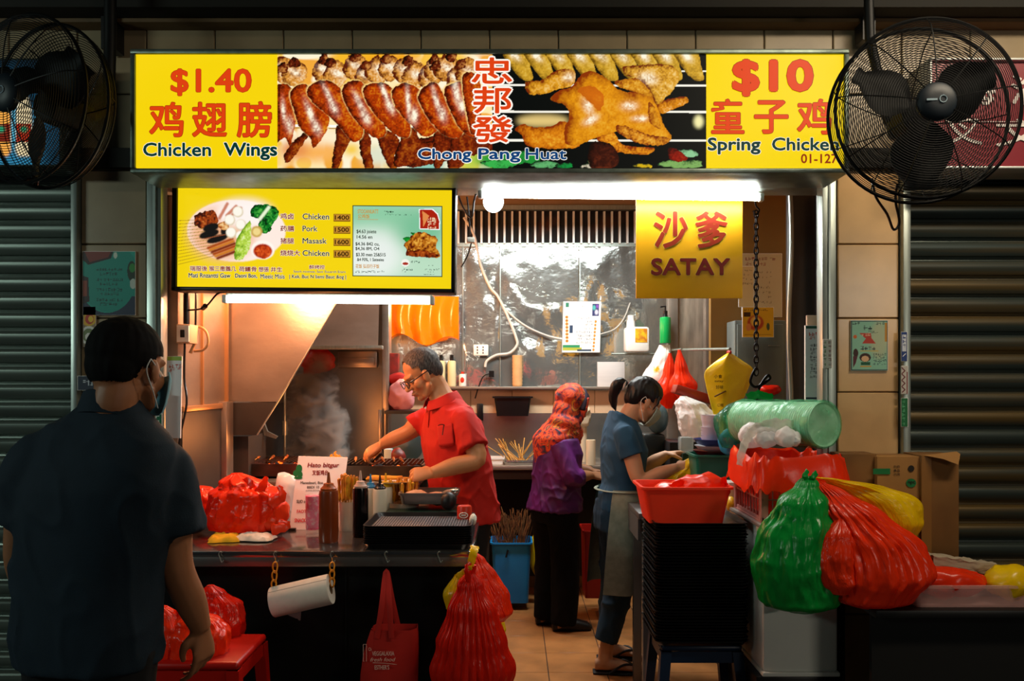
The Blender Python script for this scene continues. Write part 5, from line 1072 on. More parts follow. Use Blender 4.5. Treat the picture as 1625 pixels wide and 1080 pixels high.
cloth((X(396, 3.42), 3.47, ZT + .004), .085, .05, .03, 9, -.1).build('white_glove', mat('cloth_white', '#dcd8cc', rough=.85), label='crumpled white cloth glove lying before the big red bag', cat='glove')
# menu stand
def stand_map(px, py):   # the card leans back
    t = (833 - py) / 110; p = P(px, py, 3.74 + .0 * t); p.y = 3.72 + .10 * t; s = p.y / 3.74
    return Vector((X(px, 3.74) * (s * .5 + .5), p.y, ZT + (833 - py) * 3.72 / F * (1.0 + .02 * t)))
r = root('menu_stand', 'white menu card with green logo leaning on the counter', 'menu stand', (X(500, 3.74), 3.74, ZT))
def sm(px, py, off=0.0): v = stand_map(px, py); return v + Vector((0, -off, 0))
q4 = [(460, 833), (537, 834), (549, 724), (470, 722)]
vs = [sm(a, b) for a, b in q4] + [sm(a, b) + Vector((0, .005, 0)) for a, b in q4]
G().add(vs, [(0, 1, 2, 3), (7, 6, 5, 4), (0, 4, 5, 1), (1, 5, 6, 2), (2, 6, 7, 3), (3, 7, 4, 0)]).build('card', mat('card_white', '#faf8fa', rough=.45), r)
G().tube([sm(520, 726) + Vector((0, .006, 0)), sm(520, 760) + Vector((0, .06, 0)), Vector((sm(520, 830).x, 3.86, ZT + .004))], .003, 6).build('strut', m_alu, r)
m_dkred = mat('ink_red', '#8c1a1e', rough=.6); m_ink = mat('ink_dark', '#2a2c30', rough=.6); m_grn = mat('ink_green', '#0c7a3c', rough=.6); m_pinki = mat('ink_pink', '#d8324a', rough=.6)
sml = lambda a, b: sm(a, b, .002)
lettering([('Hato bitgur', 485, 732, 536, 741, .035, .15)], m_dkred, None, 'title_lettering', r, map_=sml)
lettering([('叉饭鸡台', 493, 743, 519, 751, .03)], m_dkred, None, 'title_characters', r, map_=sml)
lettering([('Manedouri, 8oe', 475, 760, 511, 765, .02), ('BBDI 10', 486, 767, 505, 771, .02), ('(LFISLEDIA', 484, 773, 506, 776, .0), ('SLIO o', 470, 788, 484, 793, .03)], m_ink, None, 'lettering', r, map_=sml)
lettering([('FAOT', 471, 803, 486, 808, .035), ('SNACK', 468, 816, 486, 822, .035)], m_pinki, None, 'lettering', r, map_=sml)
g = G()
for (cx, cy, rx, ry) in ((472, 741, 5, 6.5), (467, 748, 4.5, 5), (474, 750, 4, 5), (471, 755, 7, 2)):
    g.add([sm(cx, cy, .0025)] + [sm(cx + rx * math.cos(t * math.pi / 8), cy + ry * math.sin(t * math.pi / 8), .0025) for t in range(16)], [(0, i + 1, (i + 1) % 16 + 1) for i in range(16)])
g.build('green_logo', m_grn, r, flat=True, fix=False)
G().box((X(457, 3.7), 3.7, ZT), (X(468, 3.7), 3.78, ZT + .008), .002).build('foot_clip', m_black, r)
# pink drink
c = (X(496, 3.62), 3.62, ZT); r = root('pink_drink', 'glass of pink iced drink in front of the menu stand', 'drink', c)
G().lathe([(.029, .0), (.0305, .02), (.033, .172), (.031, .174), (.029, .03)], c, 30).build('glass', mat('clear_glass', '#f2f6f8', rough=.04, alpha=.14), r)
G().lathe([(.0275, .02), (.0285, .03), (.0305, .168), (.0, .169)], c, 26, cap=(True, False)).build('drink_liquid', mat('pink_drink', '#ff2f78', rough=.35, col2='#ffb4c0', vscale=55, thr=(.36, .52)), r)
# squeeze bottles
m_brown = mat('brown_sauce', '#7e3410', rough=.3, coat=.3); m_brownc = mat('brown_cap', '#a04a16', rough=.35)
bottle(X(521.5, 3.44), 3.44, ZT, .292, .0405, m_brown, m_brownc, 'squeeze_bottle', 'brown squeeze bottle standing in front of the menu stand')
bottle(X(572, 3.56), 3.56, ZT, .285, .034, mat('soy_black', '#0c0a0a', rough=.2), mat('soy_cap', '#c8a898', rough=.4), 'squeeze_bottle', 'black squeeze bottle with pale nozzle left of the trays')
m_milk = mat('milky_bottle', '#e6e0cc', rough=.35, transl=.2)
for px, dd, cp, lab in ((588, 3.78, mat('cap_blue', '#1c7ab0', rough=.4), 'white squeeze bottle with blue nozzle behind the black bottle'), (603, 3.74, m_blackp, 'white squeeze bottle with black nozzle between two other white ones'), (612, 3.82, mat('cap_yellow', '#d8a81c', rough=.4), 'white squeeze bottle with yellow nozzle left of the yellow satay')):
    bottle(X(px, dd), dd, ZT, .245, .032, m_milk, cp, 'squeeze_bottle', lab)
# tubs of raw satay
def satay_tub(px, d, w_, h, n, lab, grp, tall):
    c = Vector((X(px, d), d, ZT)); o = G().lathe([(w_ * .9, 0), (w_, h), (w_ * 1.03, h), (w_ * .96, h - .004), (w_ * .86, .006)], c, 26).build('satay_tub', mat('clear_tub', '#d8d4c8', rough=.2, trans=.6, transl=.2), label=lab, cat='tub')
    rs = random.Random(px)
    for k in range(n):
        a = rs.uniform(0, 6.28); q = rs.uniform(0, .78) * w_; b = c + Vector((q * math.cos(a), q * math.sin(a), .012)); t = c + Vector((q * 1.25 * math.cos(a), q * 1.25 * math.sin(a), tall + rs.uniform(-.012, .012)))
        skewer(b, t, grp[0], grp[1], m_meaty, .42)
satay_tub(552, 3.72, .045, .13, 18, 'clear tub of raw satay between menu stand and black bottle', ('raw satay skewer standing in the tub right of the menu stand', 'satay in the tub by the menu stand'), .235)
satay_tub(640, 3.84, .075, .11, 30, 'clear tub of raw satay behind the steel pan', ('raw satay skewer standing in the tub behind the steel pan', 'satay in the tub behind the pan'), .205)
# steel pan with chicken, board, can
r = root('steel_pan', 'steel pan with raw chicken behind the black trays', 'pan', (X(680, 3.75), 3.8, ZT + .09))
struct_none = tub(634, 782, 724, 800, 3.70, .19, mat('pan_steel', '#a7a19a', rough=.28, metal=.85), 'pan_body', None, None, .008, .95, parent=r)
m_chk = mat('raw_chicken', '#e8b896', rough=.4, var=.12, vscale=20)
for (px, py, rx, lab) in ((660, 788, .055, 'raw pale chicken piece at left in the steel pan'), (696, 790, .065, 'raw pale chicken piece at right in the steel pan')):
    lump(P(px, py, 3.79), (rx, .045, .026), .008, 18, px, 3).build('chicken_piece', m_chk, label=lab, cat='meat')
g = G(); g.tube([P(696, 797, 3.72), P(704, 782, 3.74), P(715, 778, 3.70), P(728, 777, 3.68)], [.006, .008, .007, .006], 10, smooth=5); g.build('ladle', mat('ladle_steel', '#d8d4cc', rough=.25, metal=.8), label='steel ladle handle resting on the rim of the pan', cat='ladle')
G().box((X(612, 3.68), 3.66, ZT), (X(724, 3.68), 3.92, ZT + .088), .006).build('pan_rack', mat('green_rack', '#1d3a30', rough=.4, metal=.3), label='dark green tray rack under the steel pan', cat='rack')
lump(P(712, 795, 3.63), (.034, .03, .04), .002, 10, 4, 3, .9).build('black_pot', m_black, label='small black pot right of the steel pan', cat='pot')
c = (X(737, 3.55), 3.55, ZT + .0); r = root('red_can', 'red can with a white logo at the right end of the counter', 'can', c)
G().lathe([(.030, 0), (.032, .005), (.032, .128), (.029, .135), (.027, .133)], c, 26).build('body', mat('can_red', '#c03018', rough=.35), r)
g = G(); g.tube([Vector((c[0] + .018 * math.cos(t) - .002, c[1] - .0325 + .004 * abs(math.cos(t)), ZT + .098 + .011 * math.sin(t))) for t in [k * .4 for k in range(17)]], .0022, 6); g.box((c[0] - .012, c[1] - .0335, ZT + .095), (c[0] + .008, c[1] - .030, ZT + .102)); g.build('logo', mat('logo_cream', '#f0e8dc', rough=.5), r)
# trays
m_tray = mat('tray_black', '#0b0b0c', rough=.32, spec=.55)
def tray_mesh(w_, d, h=.022, c_=.035):
    def rr(sx, sy, z, c, n=6):
        q = []
        for qx, qy, a0 in ((1, 1, 0), (-1, 1, 90), (-1, -1, 180), (1, -1, 270)):
            for k in range(n): a = math.radians(a0 + 90 * k / (n - 1)); q.append(Vector((qx * (sx - c) + c * math.cos(a), qy * (sy - c) + c * math.sin(a), z)))
        return q
    x, y = w_ / 2, d / 2
    return G().rings([rr(x - .014, y - .014, 0, c_), rr(x - .003, y - .003, h - .003, c_), rr(x, y, h - .002, c_), rr(x, y, h, c_), rr(x - .006, y - .006, h, c_), rr(x - .018, y - .018, .004, c_)])
ORD = ['top', 'second', 'third', 'fourth', 'fifth', 'sixth', 'seventh', 'eighth', 'ninth', 'tenth', 'eleventh', 'twelfth', 'thirteenth', 'fourteenth', 'fifteenth', 'sixteenth', 'seventeenth', 'eighteenth', 'nineteenth', 'twentieth']
xa, xb = X(576, 3.3), X(749, 3.3); base = tray_mesh(xb - xa, .35, .024)
N_T = 9; first = None
for k in range(N_T):
    z_ = ZT + .009 * k; lab = ('top black mesh tray' if k == N_T - 1 else ('bottom black tray' if k == 0 else ORD[N_T - 1 - k] + ' black tray from the top')) + ' of the low stack on the counter'
    if first is None:
        first = root('serving_tray', lab, 'tray', ((xa + xb) / 2, 3.445, z_), 'tray stack on the counter'); o = base.build('tray_body', m_tray); o['label'] = ''; del o['label']; o.parent = first; o.location = (0, 0, 0); tr = first
    else: tr = dup(first, (0, 0, z_ - first.location.z), lab)
    if k % 4 == 1:
        for sx in (-1, 1): pass
me_g = G(); nx, ny = 34, 26
top_z = ZT + .009 * (N_T - 1) + .0065; cx = (xa + xb) / 2; hw, hd = (xb - xa) / 2 - .03, .145
for i in range(nx + 1): x = cx - hw + 2 * hw * i / nx; me_g.box((x - .001, 3.445 - hd, top_z), (x + .001, 3.445 + hd, top_z + .003))
for j in range(ny + 1): y = 3.445 - hd + 2 * hd * j / ny; me_g.box((cx - hw, y - .001, top_z), (cx + hw, y + .001, top_z + .003))
me_g.build('mesh_liner', mat('mesh_grey', '#8f8c90', rough=.4, metal=.4), label='grey mesh liner lying in the top tray on the counter', cat='liner')
lump(P(750, 824, 3.45), (.012, .02, .022), .006, 30, 3, 3).build('cloth_scrap', mat('cloth_white', '#dcd8cc'), label='scrap of white cloth at right end of the tray stack', cat='cloth')
# ---------------------------------------------------------------- below the counter
a, b = P(433, 955, 3.2), P(525, 934, 3.2); Mx = frame(a, b - a, (0, 0, 1)) @ Matrix.Rotation(math.pi / 2, 4, 'Y'); L = (b - a).length
r = root('paper_roll', 'white kitchen paper roll hanging aslant from two hooks', 'paper roll', (a + b) / 2 - Vector((0, 0, .06)))
Rr = 24 * 3.2 / F
G().lathe([(.02, 0), (Rr * .97, 0), (Rr, .004), (Rr, L - .004), (Rr * .97, L), (.02, L), (.02, 0)], M=Mx, n=40, cap=(False, False)).build('paper', mat('kitchen_paper', '#ddd8cc', rough=.9, var=.06, vscale=40), r)
G().lathe([(.0205, -.001), (.018, -.001), (.018, L + .001), (.0205, L + .001)], M=Mx, n=24, cap=(False, False)).build('core', mat('core_card', '#6a5034', rough=.8), r)
G().box((.0, -.0008, Rr - .0004), (L, .0008, Rr + .0006), 0, frame(a, b - a, (0, -.6, .8))).build('paper_edge', mat('paper_edge', '#9c968a', rough=.9), r)
for pa, pb, lab in ((P(437, 893, 3.215), P(434, 935, 3.2), 'orange plastic clip chain at the left end of the paper roll'), (P(527, 893, 3.215), P(527, 930, 3.2), 'orange plastic clip chain at the right end of the paper roll')):
    g = G(); n = 3
    for k in range(n):
        c = pa + (pb - pa) * ((k + .5) / n); h = (pb - pa).length / n * .62; g.tube([c + Vector((.009 * math.cos(t), .004 * math.sin(t * 2), h * math.sin(t))) for t in [q * math.pi / 8 for q in range(17)]], .0032, 7)
    g.tube([pa + Vector((0, 0, .02)), pa], .0016, 6); g.build('plastic_clip', m_orange, label=lab, cat='clip', group='orange clips of the paper roll')
G().add([P(450, 968, 3.25), P(478, 968, 3.25), P(477, 984, 3.25), P(474, 984, 3.25), P(472, 981, 3.25), P(470, 981, 3.25), P(456, 975, 3.25)], [(0, 1, 2, 3, 4, 5, 6)]).build('plastic_tag', mat('grey_tag', '#8e8a8c', rough=.4), label='small grey plastic tag hanging behind the paper roll', cat='tag')
# tote bag
r = root('tote_bag', 'red fabric tote bag hanging from a counter hook', 'bag', P(618, 1085, 3.2)); m_tote = mat('tote_red', '#b81c10', rough=.8, var=.12, vscale=9)
dT = 3.17; g = G()
Rg = []
for (py, xl, xr, dep) in ((1100, 571, 660, .10), (1070, 572, 661, .10), (1040, 576, 662, .095), (1015, 583, 662, .085), (1000, 588, 661, .075), (1000.5, 589, 660, .07), (1030, 588, 656, .07)):
    a_, b_ = X(xl, dT), X(xr, dT); z = Z(py, dT); f = .012
    Rg.append([Vector(p) for p in ((a_, dT, z), (a_ + f, dT - .004, z), (b_ - f * 2, dT + .004, z), (b_, dT + .03, z + .002), (b_ - .004, dT + dep, z + .004), (a_ + f, dT + dep, z + .004), (a_, dT + dep * .9, z))])
g.rings(Rg, cap=(True, False)).build('body', m_tote, r, ang=60)
for pts_ in ([P(598, 1012, dT - .005), P(606, 960, dT), P(613, 908, 3.22), P(618, 960, dT - .003), P(621, 1012, dT - .006)], [P(612, 1000, dT + .08), P(611, 950, dT + .06), P(613, 906, 3.24), P(622, 950, dT + .06), P(633, 1000, dT + .08)]):
    g = G(); q, rr_ = spline(pts_, [.011] * 5, 8); g.tube(q, rr_, 8, flat=.2, flatdir=(0, 1, 0)); g.build('handle', m_tote, r)
m_totew = mat('tote_print', '#e8b8a8', rough=.8)
def tm(px, py): t = (px - 575) / 85; return Vector((X(px, dT), dT - .008 + .004 * t, Z(py, dT)))
lettering([('Ch', 585, 1026, 590, 1031, .02), ('VEGGALAXIA', 591, 1032, 626, 1039, .02), ('fresh food', 588, 1042, 628, 1048, .01, .3), ('ESTHER’S', 595, 1054, 618, 1061, .02)], m_totew, None, 'print', r, map_=tm)
g = G(); g.tube([tm(592, 1050), tm(612, 1051), tm(630, 1053)], .001, 5); g.tube([tm(577, 1021), tm(582, 1021), tm(582, 1048), tm(577, 1048), tm(577, 1021)], .001, 5); g.build('print_lines', m_totew, r)
# hanging red bags at the right end of the counter
g = pleated([P(750, 1100, 3.14), P(750, 1060, 3.14), P(749, 1020, 3.14), P(748, 970, 3.14), P(747, 930, 3.14), P(746, 908, 3.14), P(747, 896, 3.14)], [(.13, .09), (.158, .11), (.125, .10), (.085, .075), (.045, .04), (.016, .014), (.02, .012)], pleats=30, pamp=.07, crumple=.012, freq=8, seed=5, n=200, rows=70, bot_pl=.35)
wisp(g, [P(742, 925, 3.1), P(738, 905, 3.1), P(746, 893, 3.12)], .014, .008, seed=3)
g.build('red_bag', m_redbag2, label='large pleated red bag hanging at the right end of the counter', cat='bag')
g = pleated([P(792, 985, 3.3), P(786, 968, 3.3), P(776, 940, 3.3), P(764, 910, 3.3), P(757, 888, 3.3), P(752, 876, 3.3)], [(.02, .02), (.06, .05), (.065, .05), (.05, .04), (.028, .025), (.01, .01)], pleats=14, pamp=.12, crumple=.018, freq=11, seed=9); g.build('red_bag', m_redbag, label='bunched red bag hanging behind the large pleated one', cat='bag')
g = pleated([P(722, 965, 3.2), P(724, 940, 3.2), P(730, 915, 3.2), P(742, 905, 3.18)], [(.03, .03), (.045, .04), (.022, .02), (.008, .008)], pleats=8, seed=4, n=60, rows=34); wisp(g, [P(744, 900, 3.12), P(749, 880, 3.12), P(752, 868, 3.15)], .016, .02, seed=8); wisp(g, [P(722, 917, 3.12), P(735, 908, 3.11), P(746, 902, 3.1)], .012, .01, seed=9); g.build('yellow_bag', m_yelbag, label='small yellow bag tied beside the large hanging red bag', cat='bag')
pleated([P(796, 1008, 3.36), P(795, 998, 3.36), P(793, 988, 3.36), P(790, 980, 3.36)], [(.008, .008), (.02, .02), (.018, .015), (.006, .006)], seed=7, n=40, rows=24).build('yellow_bag', m_yelbag, label='scrap of yellow bag behind the right hanging red bags', cat='bag')
# red stool and the bags on it
m_stool = mat('stool_red', '#b41408', rough=.35, var=.1, vscale=5)
def stool(x0, x1, d0, d1, zt, m, lab, spread=.03):
    c = Vector(((x0 + x1) / 2, (d0 + d1) / 2, 0)); r = root('plastic_stool', lab, 'stool', c); hx, hy = (x1 - x0) / 2, (d1 - d0) / 2
    G().box((c.x - hx, c.y - hy, zt - .03), (c.x + hx, c.y + hy, zt), .014, seg=3).build('seat', m, r)
    g = G(); g.box((c.x - hx + .004, c.y - hy + .004, zt - .075), (c.x + hx - .004, c.y - hy + .012, zt - .03)).box((c.x - hx + .004, c.y + hy - .012, zt - .075), (c.x + hx - .004, c.y + hy - .004, zt - .03)).box((c.x - hx + .004, c.y - hy, zt - .075), (c.x - hx + .012, c.y + hy, zt - .03)).box((c.x + hx - .012, c.y - hy, zt - .075), (c.x + hx - .004, c.y + hy, zt - .03)); g.build('skirt', m, r)
    for sx in (-1, 1):
        for sy in (-1, 1):
            R = []
            for t in (0, .5, 1):
                z = (zt - .03) * (1 - t); o = spread * t; px_, py_ = c.x + sx * (hx - .02 + o), c.y + sy * (hy - .02 + o); w_ = .022 - .006 * t
                R.append([Vector((px_ - w_, py_ - w_, z)), Vector((px_ + w_, py_ - w_, z)), Vector((px_ + w_, py_ + w_, z)), Vector((px_ - w_, py_ + w_, z))])
            G().rings(R).build('leg', m, r, ang=30)
    return r
stool(X(222, 2.9), X(393, 2.9), 2.80, 3.13, .535, m_stool, 'red plastic stool under the counter beside the customer')
g = pleated([P(312, 1043, 2.93), P(313, 1030, 2.93), P(314, 1005, 2.93), P(310, 985, 2.93), P(300, 968, 2.93), P(296, 955, 2.93)], [(.085, .08), (.10, .09), (.10, .09), (.07, .06), (.03, .03), (.02, .02)], pleats=12, pamp=.09, crumple=.022, freq=11, seed=2); g.build('red_bag', m_redbag, label='round tied red bag sitting on the red stool', cat='bag')
g = pleated([P(262, 1040, 2.9), P(262, 1020, 2.9), P(264, 995, 2.9), P(262, 975, 2.9), P(254, 962, 2.9)], [(.06, .06), (.065, .065), (.055, .05), (.035, .03), (.02, .02)], pleats=10, pamp=.1, crumple=.02, freq=12, seed=6, n=80, rows=44); g.build('red_bag', m_redbag, label='red bag on the stool half hidden behind the arm of customer', cat='bag')
g = pleated([P(345, 1015, 3.14), P(345, 990, 3.14), P(343, 960, 3.14), P(338, 940, 3.14), P(334, 928, 3.14)], [(.07, .06), (.085, .07), (.07, .05), (.035, .03), (.01, .01)], pleats=10, pamp=.1, crumple=.03, freq=10, seed=11, n=80, rows=44); g.build('red_bag', m_redbag2, label='dark red bag hanging in the shade behind the red stool', cat='bag')
# ================================================================ right side: tray tower, tables, crate and bags
m_stoolb = mat('stool_blue', '#0b2440', rough=.4)
x0, x1 = X(1040, 3.3), X(1190, 3.3)
stool(x0 + .03, x1 - .02, 3.33, 3.63, .425, m_stoolb, 'dark blue plastic stool carrying the tall tray tower', .035)
tm_ = tray_mesh(x1 - x0, .36, .020); NT = 40; first = None
for k in range(NT):
    z_ = .426 + .01225 * k
    if k == NT - 1: lab = 'topmost black tray of the tall tower, right under the red basket'
    elif k == 0: lab = 'lowest black tray of the tall tower, right on the blue stool'
    elif NT - 1 - k < 20: lab = ORD[NT - 1 - k] + ' black tray from the top of the tall tower'
    elif k < 20: lab = ORD[k] + ' black tray from the bottom of the tall tower'
    else: lab = 'black tray halfway up the tall tower'
    if first is None:
        first = root('serving_tray', lab, 'tray', ((x0 + x1) / 2, 3.48, z_), 'tall tower of trays'); o = tm_.build('tray_body', m_tray); o.parent = first; o.location = (0, 0, 0)
    else: dup(first, (.004 * math.sin(k * 2.4), .003 * math.sin(k * 1.7), z_ - first.location.z), lab)
zt = .426 + .01225 * (NT - 1) + .0045
m_bask = mat('basket_red', '#ff4a2c', rough=.35, transl=.15)
dB_ = 3.36; zb = zt + .001
def zpx(z, d): return HY - (z - EYE) * F / d
o = tub(1021, zpx(zb + .152, dB_), 1162, zpx(zb, dB_), dB_, .25, m_bask, 'red_basket', 'bright red plastic basket on top of the tray tower', 'basket', .010, .84)
g = lump((X(1104, 3.5), 3.50, zb + .128), (.10, .07, .045), .03, 12, 3, 4); wisp(g, [(X(1140, 3.4), 3.45, zb + .13), (X(1150, 3.4), 3.43, zb + .165), (X(1145, 3.4), 3.42, zb + .17)], .03, .012, seed=2); wisp(g, [(X(1075, 3.4), 3.45, zb + .13), (X(1085, 3.4), 3.43, zb + .17)], .04, .012, seed=6); g.build('red_bag', m_redbag, label='crumpled red plastic bags heaped in the red basket', cat='bag')
g = lump((X(1060, 3.5), 3.50, zb + .115), (.05, .055, .03), .02, 12, 7, 3); g.build('red_bag', m_orangebag, label='flat red plastic bag at the left inside the red basket', cat='bag')
# work table behind the tower
r = root('work_table', 'steel work table behind the tray tower', 'table', (X(1100, 3.95), 3.95, 0)); m_tab = mat('table_steel', '#77797a', rough=.4, metal=.6, var=.2, vscale=3)
G().box((X(1014, 3.75), 3.76, .86), (X(1200, 3.75), 4.12, .89), .004).box((.765, 4.12, .86), (X(1200, 3.75), 4.36, .89), .004).build('top', m_tab, r)
G().box((X(1014, 3.75), 3.78, .76), (X(1014, 3.75) + .012, 4.10, .86)).build('end_panel', m_tab, r)
for px, dd in ((1029, 3.79), (1190, 3.79), (1029, 4.09), (1190, 4.09)): G().box((X(px, 3.75) - .02, dd - .02, 0), (X(px, 3.75) + .02, dd + .02, .86)).build('leg', mat('leg_steel', '#8b8f90', rough=.35, metal=.7), r)
tub(1105, 722, 1172, 776, 3.9, .20, mat('basin_teal', '#0b6a58', rough=.35), 'teal_basin', 'dark teal plastic basin behind the red basket', 'basin', .008, .86)
zb_ = Z(722, 3.9)
def bowl(c, R_, h, m, lab, name='bowl', grp=None): return G().lathe([(R_ * .35, 0), (R_ * .8, h * .4), (R_, h), (R_ * .98, h), (R_ * .75, h * .45), (R_ * .3, .004)], c, 32).build(name, m, label=lab, cat='bowl', group=grp)
cb = (X(1134, 4.02), 4.02)
bowl((*cb, zb_ - .02), .105, .035, mat('bowl_maroon', '#5a0f1c', rough=.35), 'dark maroon bowl lowest of the pile in the basin')
bowl((*cb, zb_ + .008), .098, .03, mat('bowl_white', '#c8ccd0', rough=.35), 'pale grey bowl in the middle of the pile over the basin')
bowl((*cb, zb_ + .03), .105, .04, mat('bowl_blue', '#2a3f86', rough=.3), 'blue bowl on top of the pile over the basin')
cc = (X(1127, 4.02), 4.02, zb_ + .045)
m_cupw = mat('cup_white', '#dedbe6', rough=.4)
for k in range(6): G().lathe([(.036, 0), (.044, .075 if k == 5 else .03), (.046, .077 if k == 5 else .032), (.034, .004)], (cc[0], cc[1], cc[2] + .013 * k), 26).build('white_cup', m_cupw, label='white cup topmost of the nested cups in the blue bowl' if k == 5 else 'white cup within the nested cups in the blue bowl', cat='cup', group='nested white cups')
G().box((X(1079, 4.32), 4.3, Z(716, 4.32)), (X(1100, 4.32), 4.38, Z(693, 4.32)), .01).build('clear_box', mat('clear_box', '#dfe6e4', rough=.15, trans=.7, transl=.1), label='clear plastic box leaning behind the hands of the woman', cat='box')
g = G(); g.box((X(1080, 4.32), 4.27, .892), (X(1102, 4.32), 4.36, Z(717, 4.32)), .01); g.build('dark_canister', mat('canister_green', '#0d2a20', rough=.3), label='dark green canister behind the clear box', cat='canister')
g = pleated([P(1079, 792, 4.16), P(1079, 772, 4.16), P(1083, 754, 4.15), P(1096, 738, 4.14), P(1104, 724, 4.13)], [(.09, .05), (.12, .06), (.105, .055), (.055, .04), (.018, .014)], pleats=8, pamp=.1, crumple=.02, freq=11, seed=4, n=80, rows=44); g.build('yellow_bag', m_yelbag, label='open yellow plastic bag held by the woman in blue', cat='bag')
G().box((X(1152, 3.75), 3.70, .892), (X(1168, 3.75), 3.8, Z(763, 3.75)), .004).build('white_carton', mat('carton_white', '#cfcdc4', rough=.6), label='small white carton between red basket and crate', cat='carton')
lump(P(1160, 800, 3.66), (.02, .03, .03), .006, 20, 2, 3, .9).build('yellow_tub', mat('tub_yellow', '#d8b81c', rough=.4), label='small yellow tub between tray tower and crate', cat='tub')
# grey rounded pot and dark bag behind woman
lump(P(1043, 664, 4.75), (.062, .07, .085), .003, 5, 3, 4).build('grey_pot', mat('grey_enamel', '#41585c', rough=.35), label='grey round pot in the shade beyond the masked face', cat='pot')
G().box((X(1020, 4.72), 4.7, .9), (X(1056, 4.72), 4.86, Z(688, 4.72)), .02).build('dark_canister', mat('dark_canister', '#111a1c', rough=.35), label='tall dark canister under the grey pot', cat='canister')
g = pleated([P(1112, 705, 4.6), P(1110, 690, 4.6), P(1106, 665, 4.6), P(1095, 642, 4.6), P(1084, 628, 4.6)], [(.03, .02), (.065, .05), (.08, .055), (.05, .04), (.012, .012)], pleats=7, pamp=.16, crumple=.05, freq=12, seed=4, n=90, rows=44); g.build('white_bag', m_whitebag, label='crumpled white plastic bag under the sloping red rail', cat='bag')
G().box((X(1060, 4.6), 4.55, 0), (X(1135, 4.6), 4.85, Z(700, 4.6)), .006).build('side_cabinet', mat('cabinet_dark', '#26282a', rough=.4, metal=.4), label='dark low cabinet under the white plastic bag', cat='cabinet')
# white metal cabinet, crate, wrapped cups
r = root('white_cabinet', 'white metal cabinet carrying the crate at the right', 'cabinet', (X(1270, 3.2), 3.45, .34)); m_wcab = mat('cabinet_white', '#f4f6ee', rough=.35, var=.08, vscale=3)
G().box((X(1211, 3.2), 3.2, .36), (X(1330, 3.2), 3.72, .925), .012).build('body', m_wcab, r); G().box((X(1209, 3.2), 3.19, .345), (X(1332, 3.2), 3.73, .362), .004).build('base_rim', m_wcab, r)
G().box((X(1205, 3.2), 3.19, .922), (X(1333, 3.2), 3.76, .938), .004).build('top', mat('cabinet_top', '#9c9b96', rough=.35, metal=.3), r)
G().box((X(1200, 3.2), 3.2, 0), (X(1335, 3.2), 3.75, .343), .008).build('black_trolley', m_black, label='black low trolley under the white metal cabinet', cat='trolley')
xa_, xb_, ya_, yb_, zc = X(1208, 3.22), X(1336, 3.22), 3.22, 3.62, .939; hc = Z(757, 3.22) - zc
r = root('plastic_crate', 'pink plastic lattice crate on the white cabinet', 'crate', ((xa_ + xb_) / 2, 3.42, zc)); m_crate = mat('crate_pink', '#d89a90', rough=.45, transl=.25)
for x in (xa_, xb_ - .03):
    for y in (ya_, yb_ - .03): G().box((x, y, zc), (x + .03, y + .03, zc + hc), .004).build('corner_post', m_crate, r)
g = G()
for z0, z1 in ((zc, zc + .02), (zc + hc - .02, zc + hc), (zc + hc * .5 - .003, zc + hc * .5 + .003)):
    for (p0, p1) in (((xa_, ya_ + .004, z0), (xb_, ya_ + .010, z1)), ((xa_, yb_ - .01, z0), (xb_, yb_ - .004, z1)), ((xa_ + .004, ya_, z0), (xa_ + .010, yb_, z1)), ((xb_ - .010, ya_, z0), (xb_ - .004, yb_, z1))): g.box(p0, p1)
k = xa_ + .045
while k < xb_ - .03: g.box((k, ya_ + .004, zc), (k + .004, ya_ + .010, zc + hc)); g.box((k, yb_ - .010, zc), (k + .004, yb_ - .004, zc + hc)); k += .026
k = ya_ + .045
while k < yb_ - .03: g.box((xa_ + .004, k, zc), (xa_ + .010, k + .004, zc + hc)); k += .04
g.box((xa_, ya_, zc), (xb_, yb_, zc + .006)); g.build('lattice', m_crate, r)
# red liner folded over the crate rim
def liner():
    cx, cy = (xa_ + xb_) / 2, (ya_ + yb_) / 2; hx, hy = (xb_ - xa_) / 2, (yb_ - ya_) / 2; n = 160; R = []
    for i, (o, z) in enumerate(((-.02, .03), (-.008, hc * .6), (-.004, hc + .03), (.0, hc + .07), (.010, hc + .078), (.022, hc + .06), (.028, hc + .02), (.034, hc - .015), (.038, hc - .055))):
        row = []
        for j in range(n):
            a = 2 * math.pi * j / n; ca, sa = math.cos(a), math.sin(a); e = .35
            p = Vector((cx + (hx + o) * abs(ca) ** e * (1 if ca > 0 else -1), cy + (hy + o) * abs(sa) ** e * (1 if sa > 0 else -1), zc + z))
            c = crease(p, 15, 3.0); lift = .03 * noise.noise(Vector((ca * 3, sa * 3, 1))) if i > 2 else 0
            p += Vector((ca, sa, .5)) * c * (.014 if i > 1 else .004) + Vector((0, 0, lift * (1 if i < 8 else 1.6))); row.append(p)
        R.append(row)
    return G().rings(R, cap=(True, False))
liner().build('red_liner_bag', m_redbag, label='red plastic bag lining the crate and folded over its rim', cat='bag')
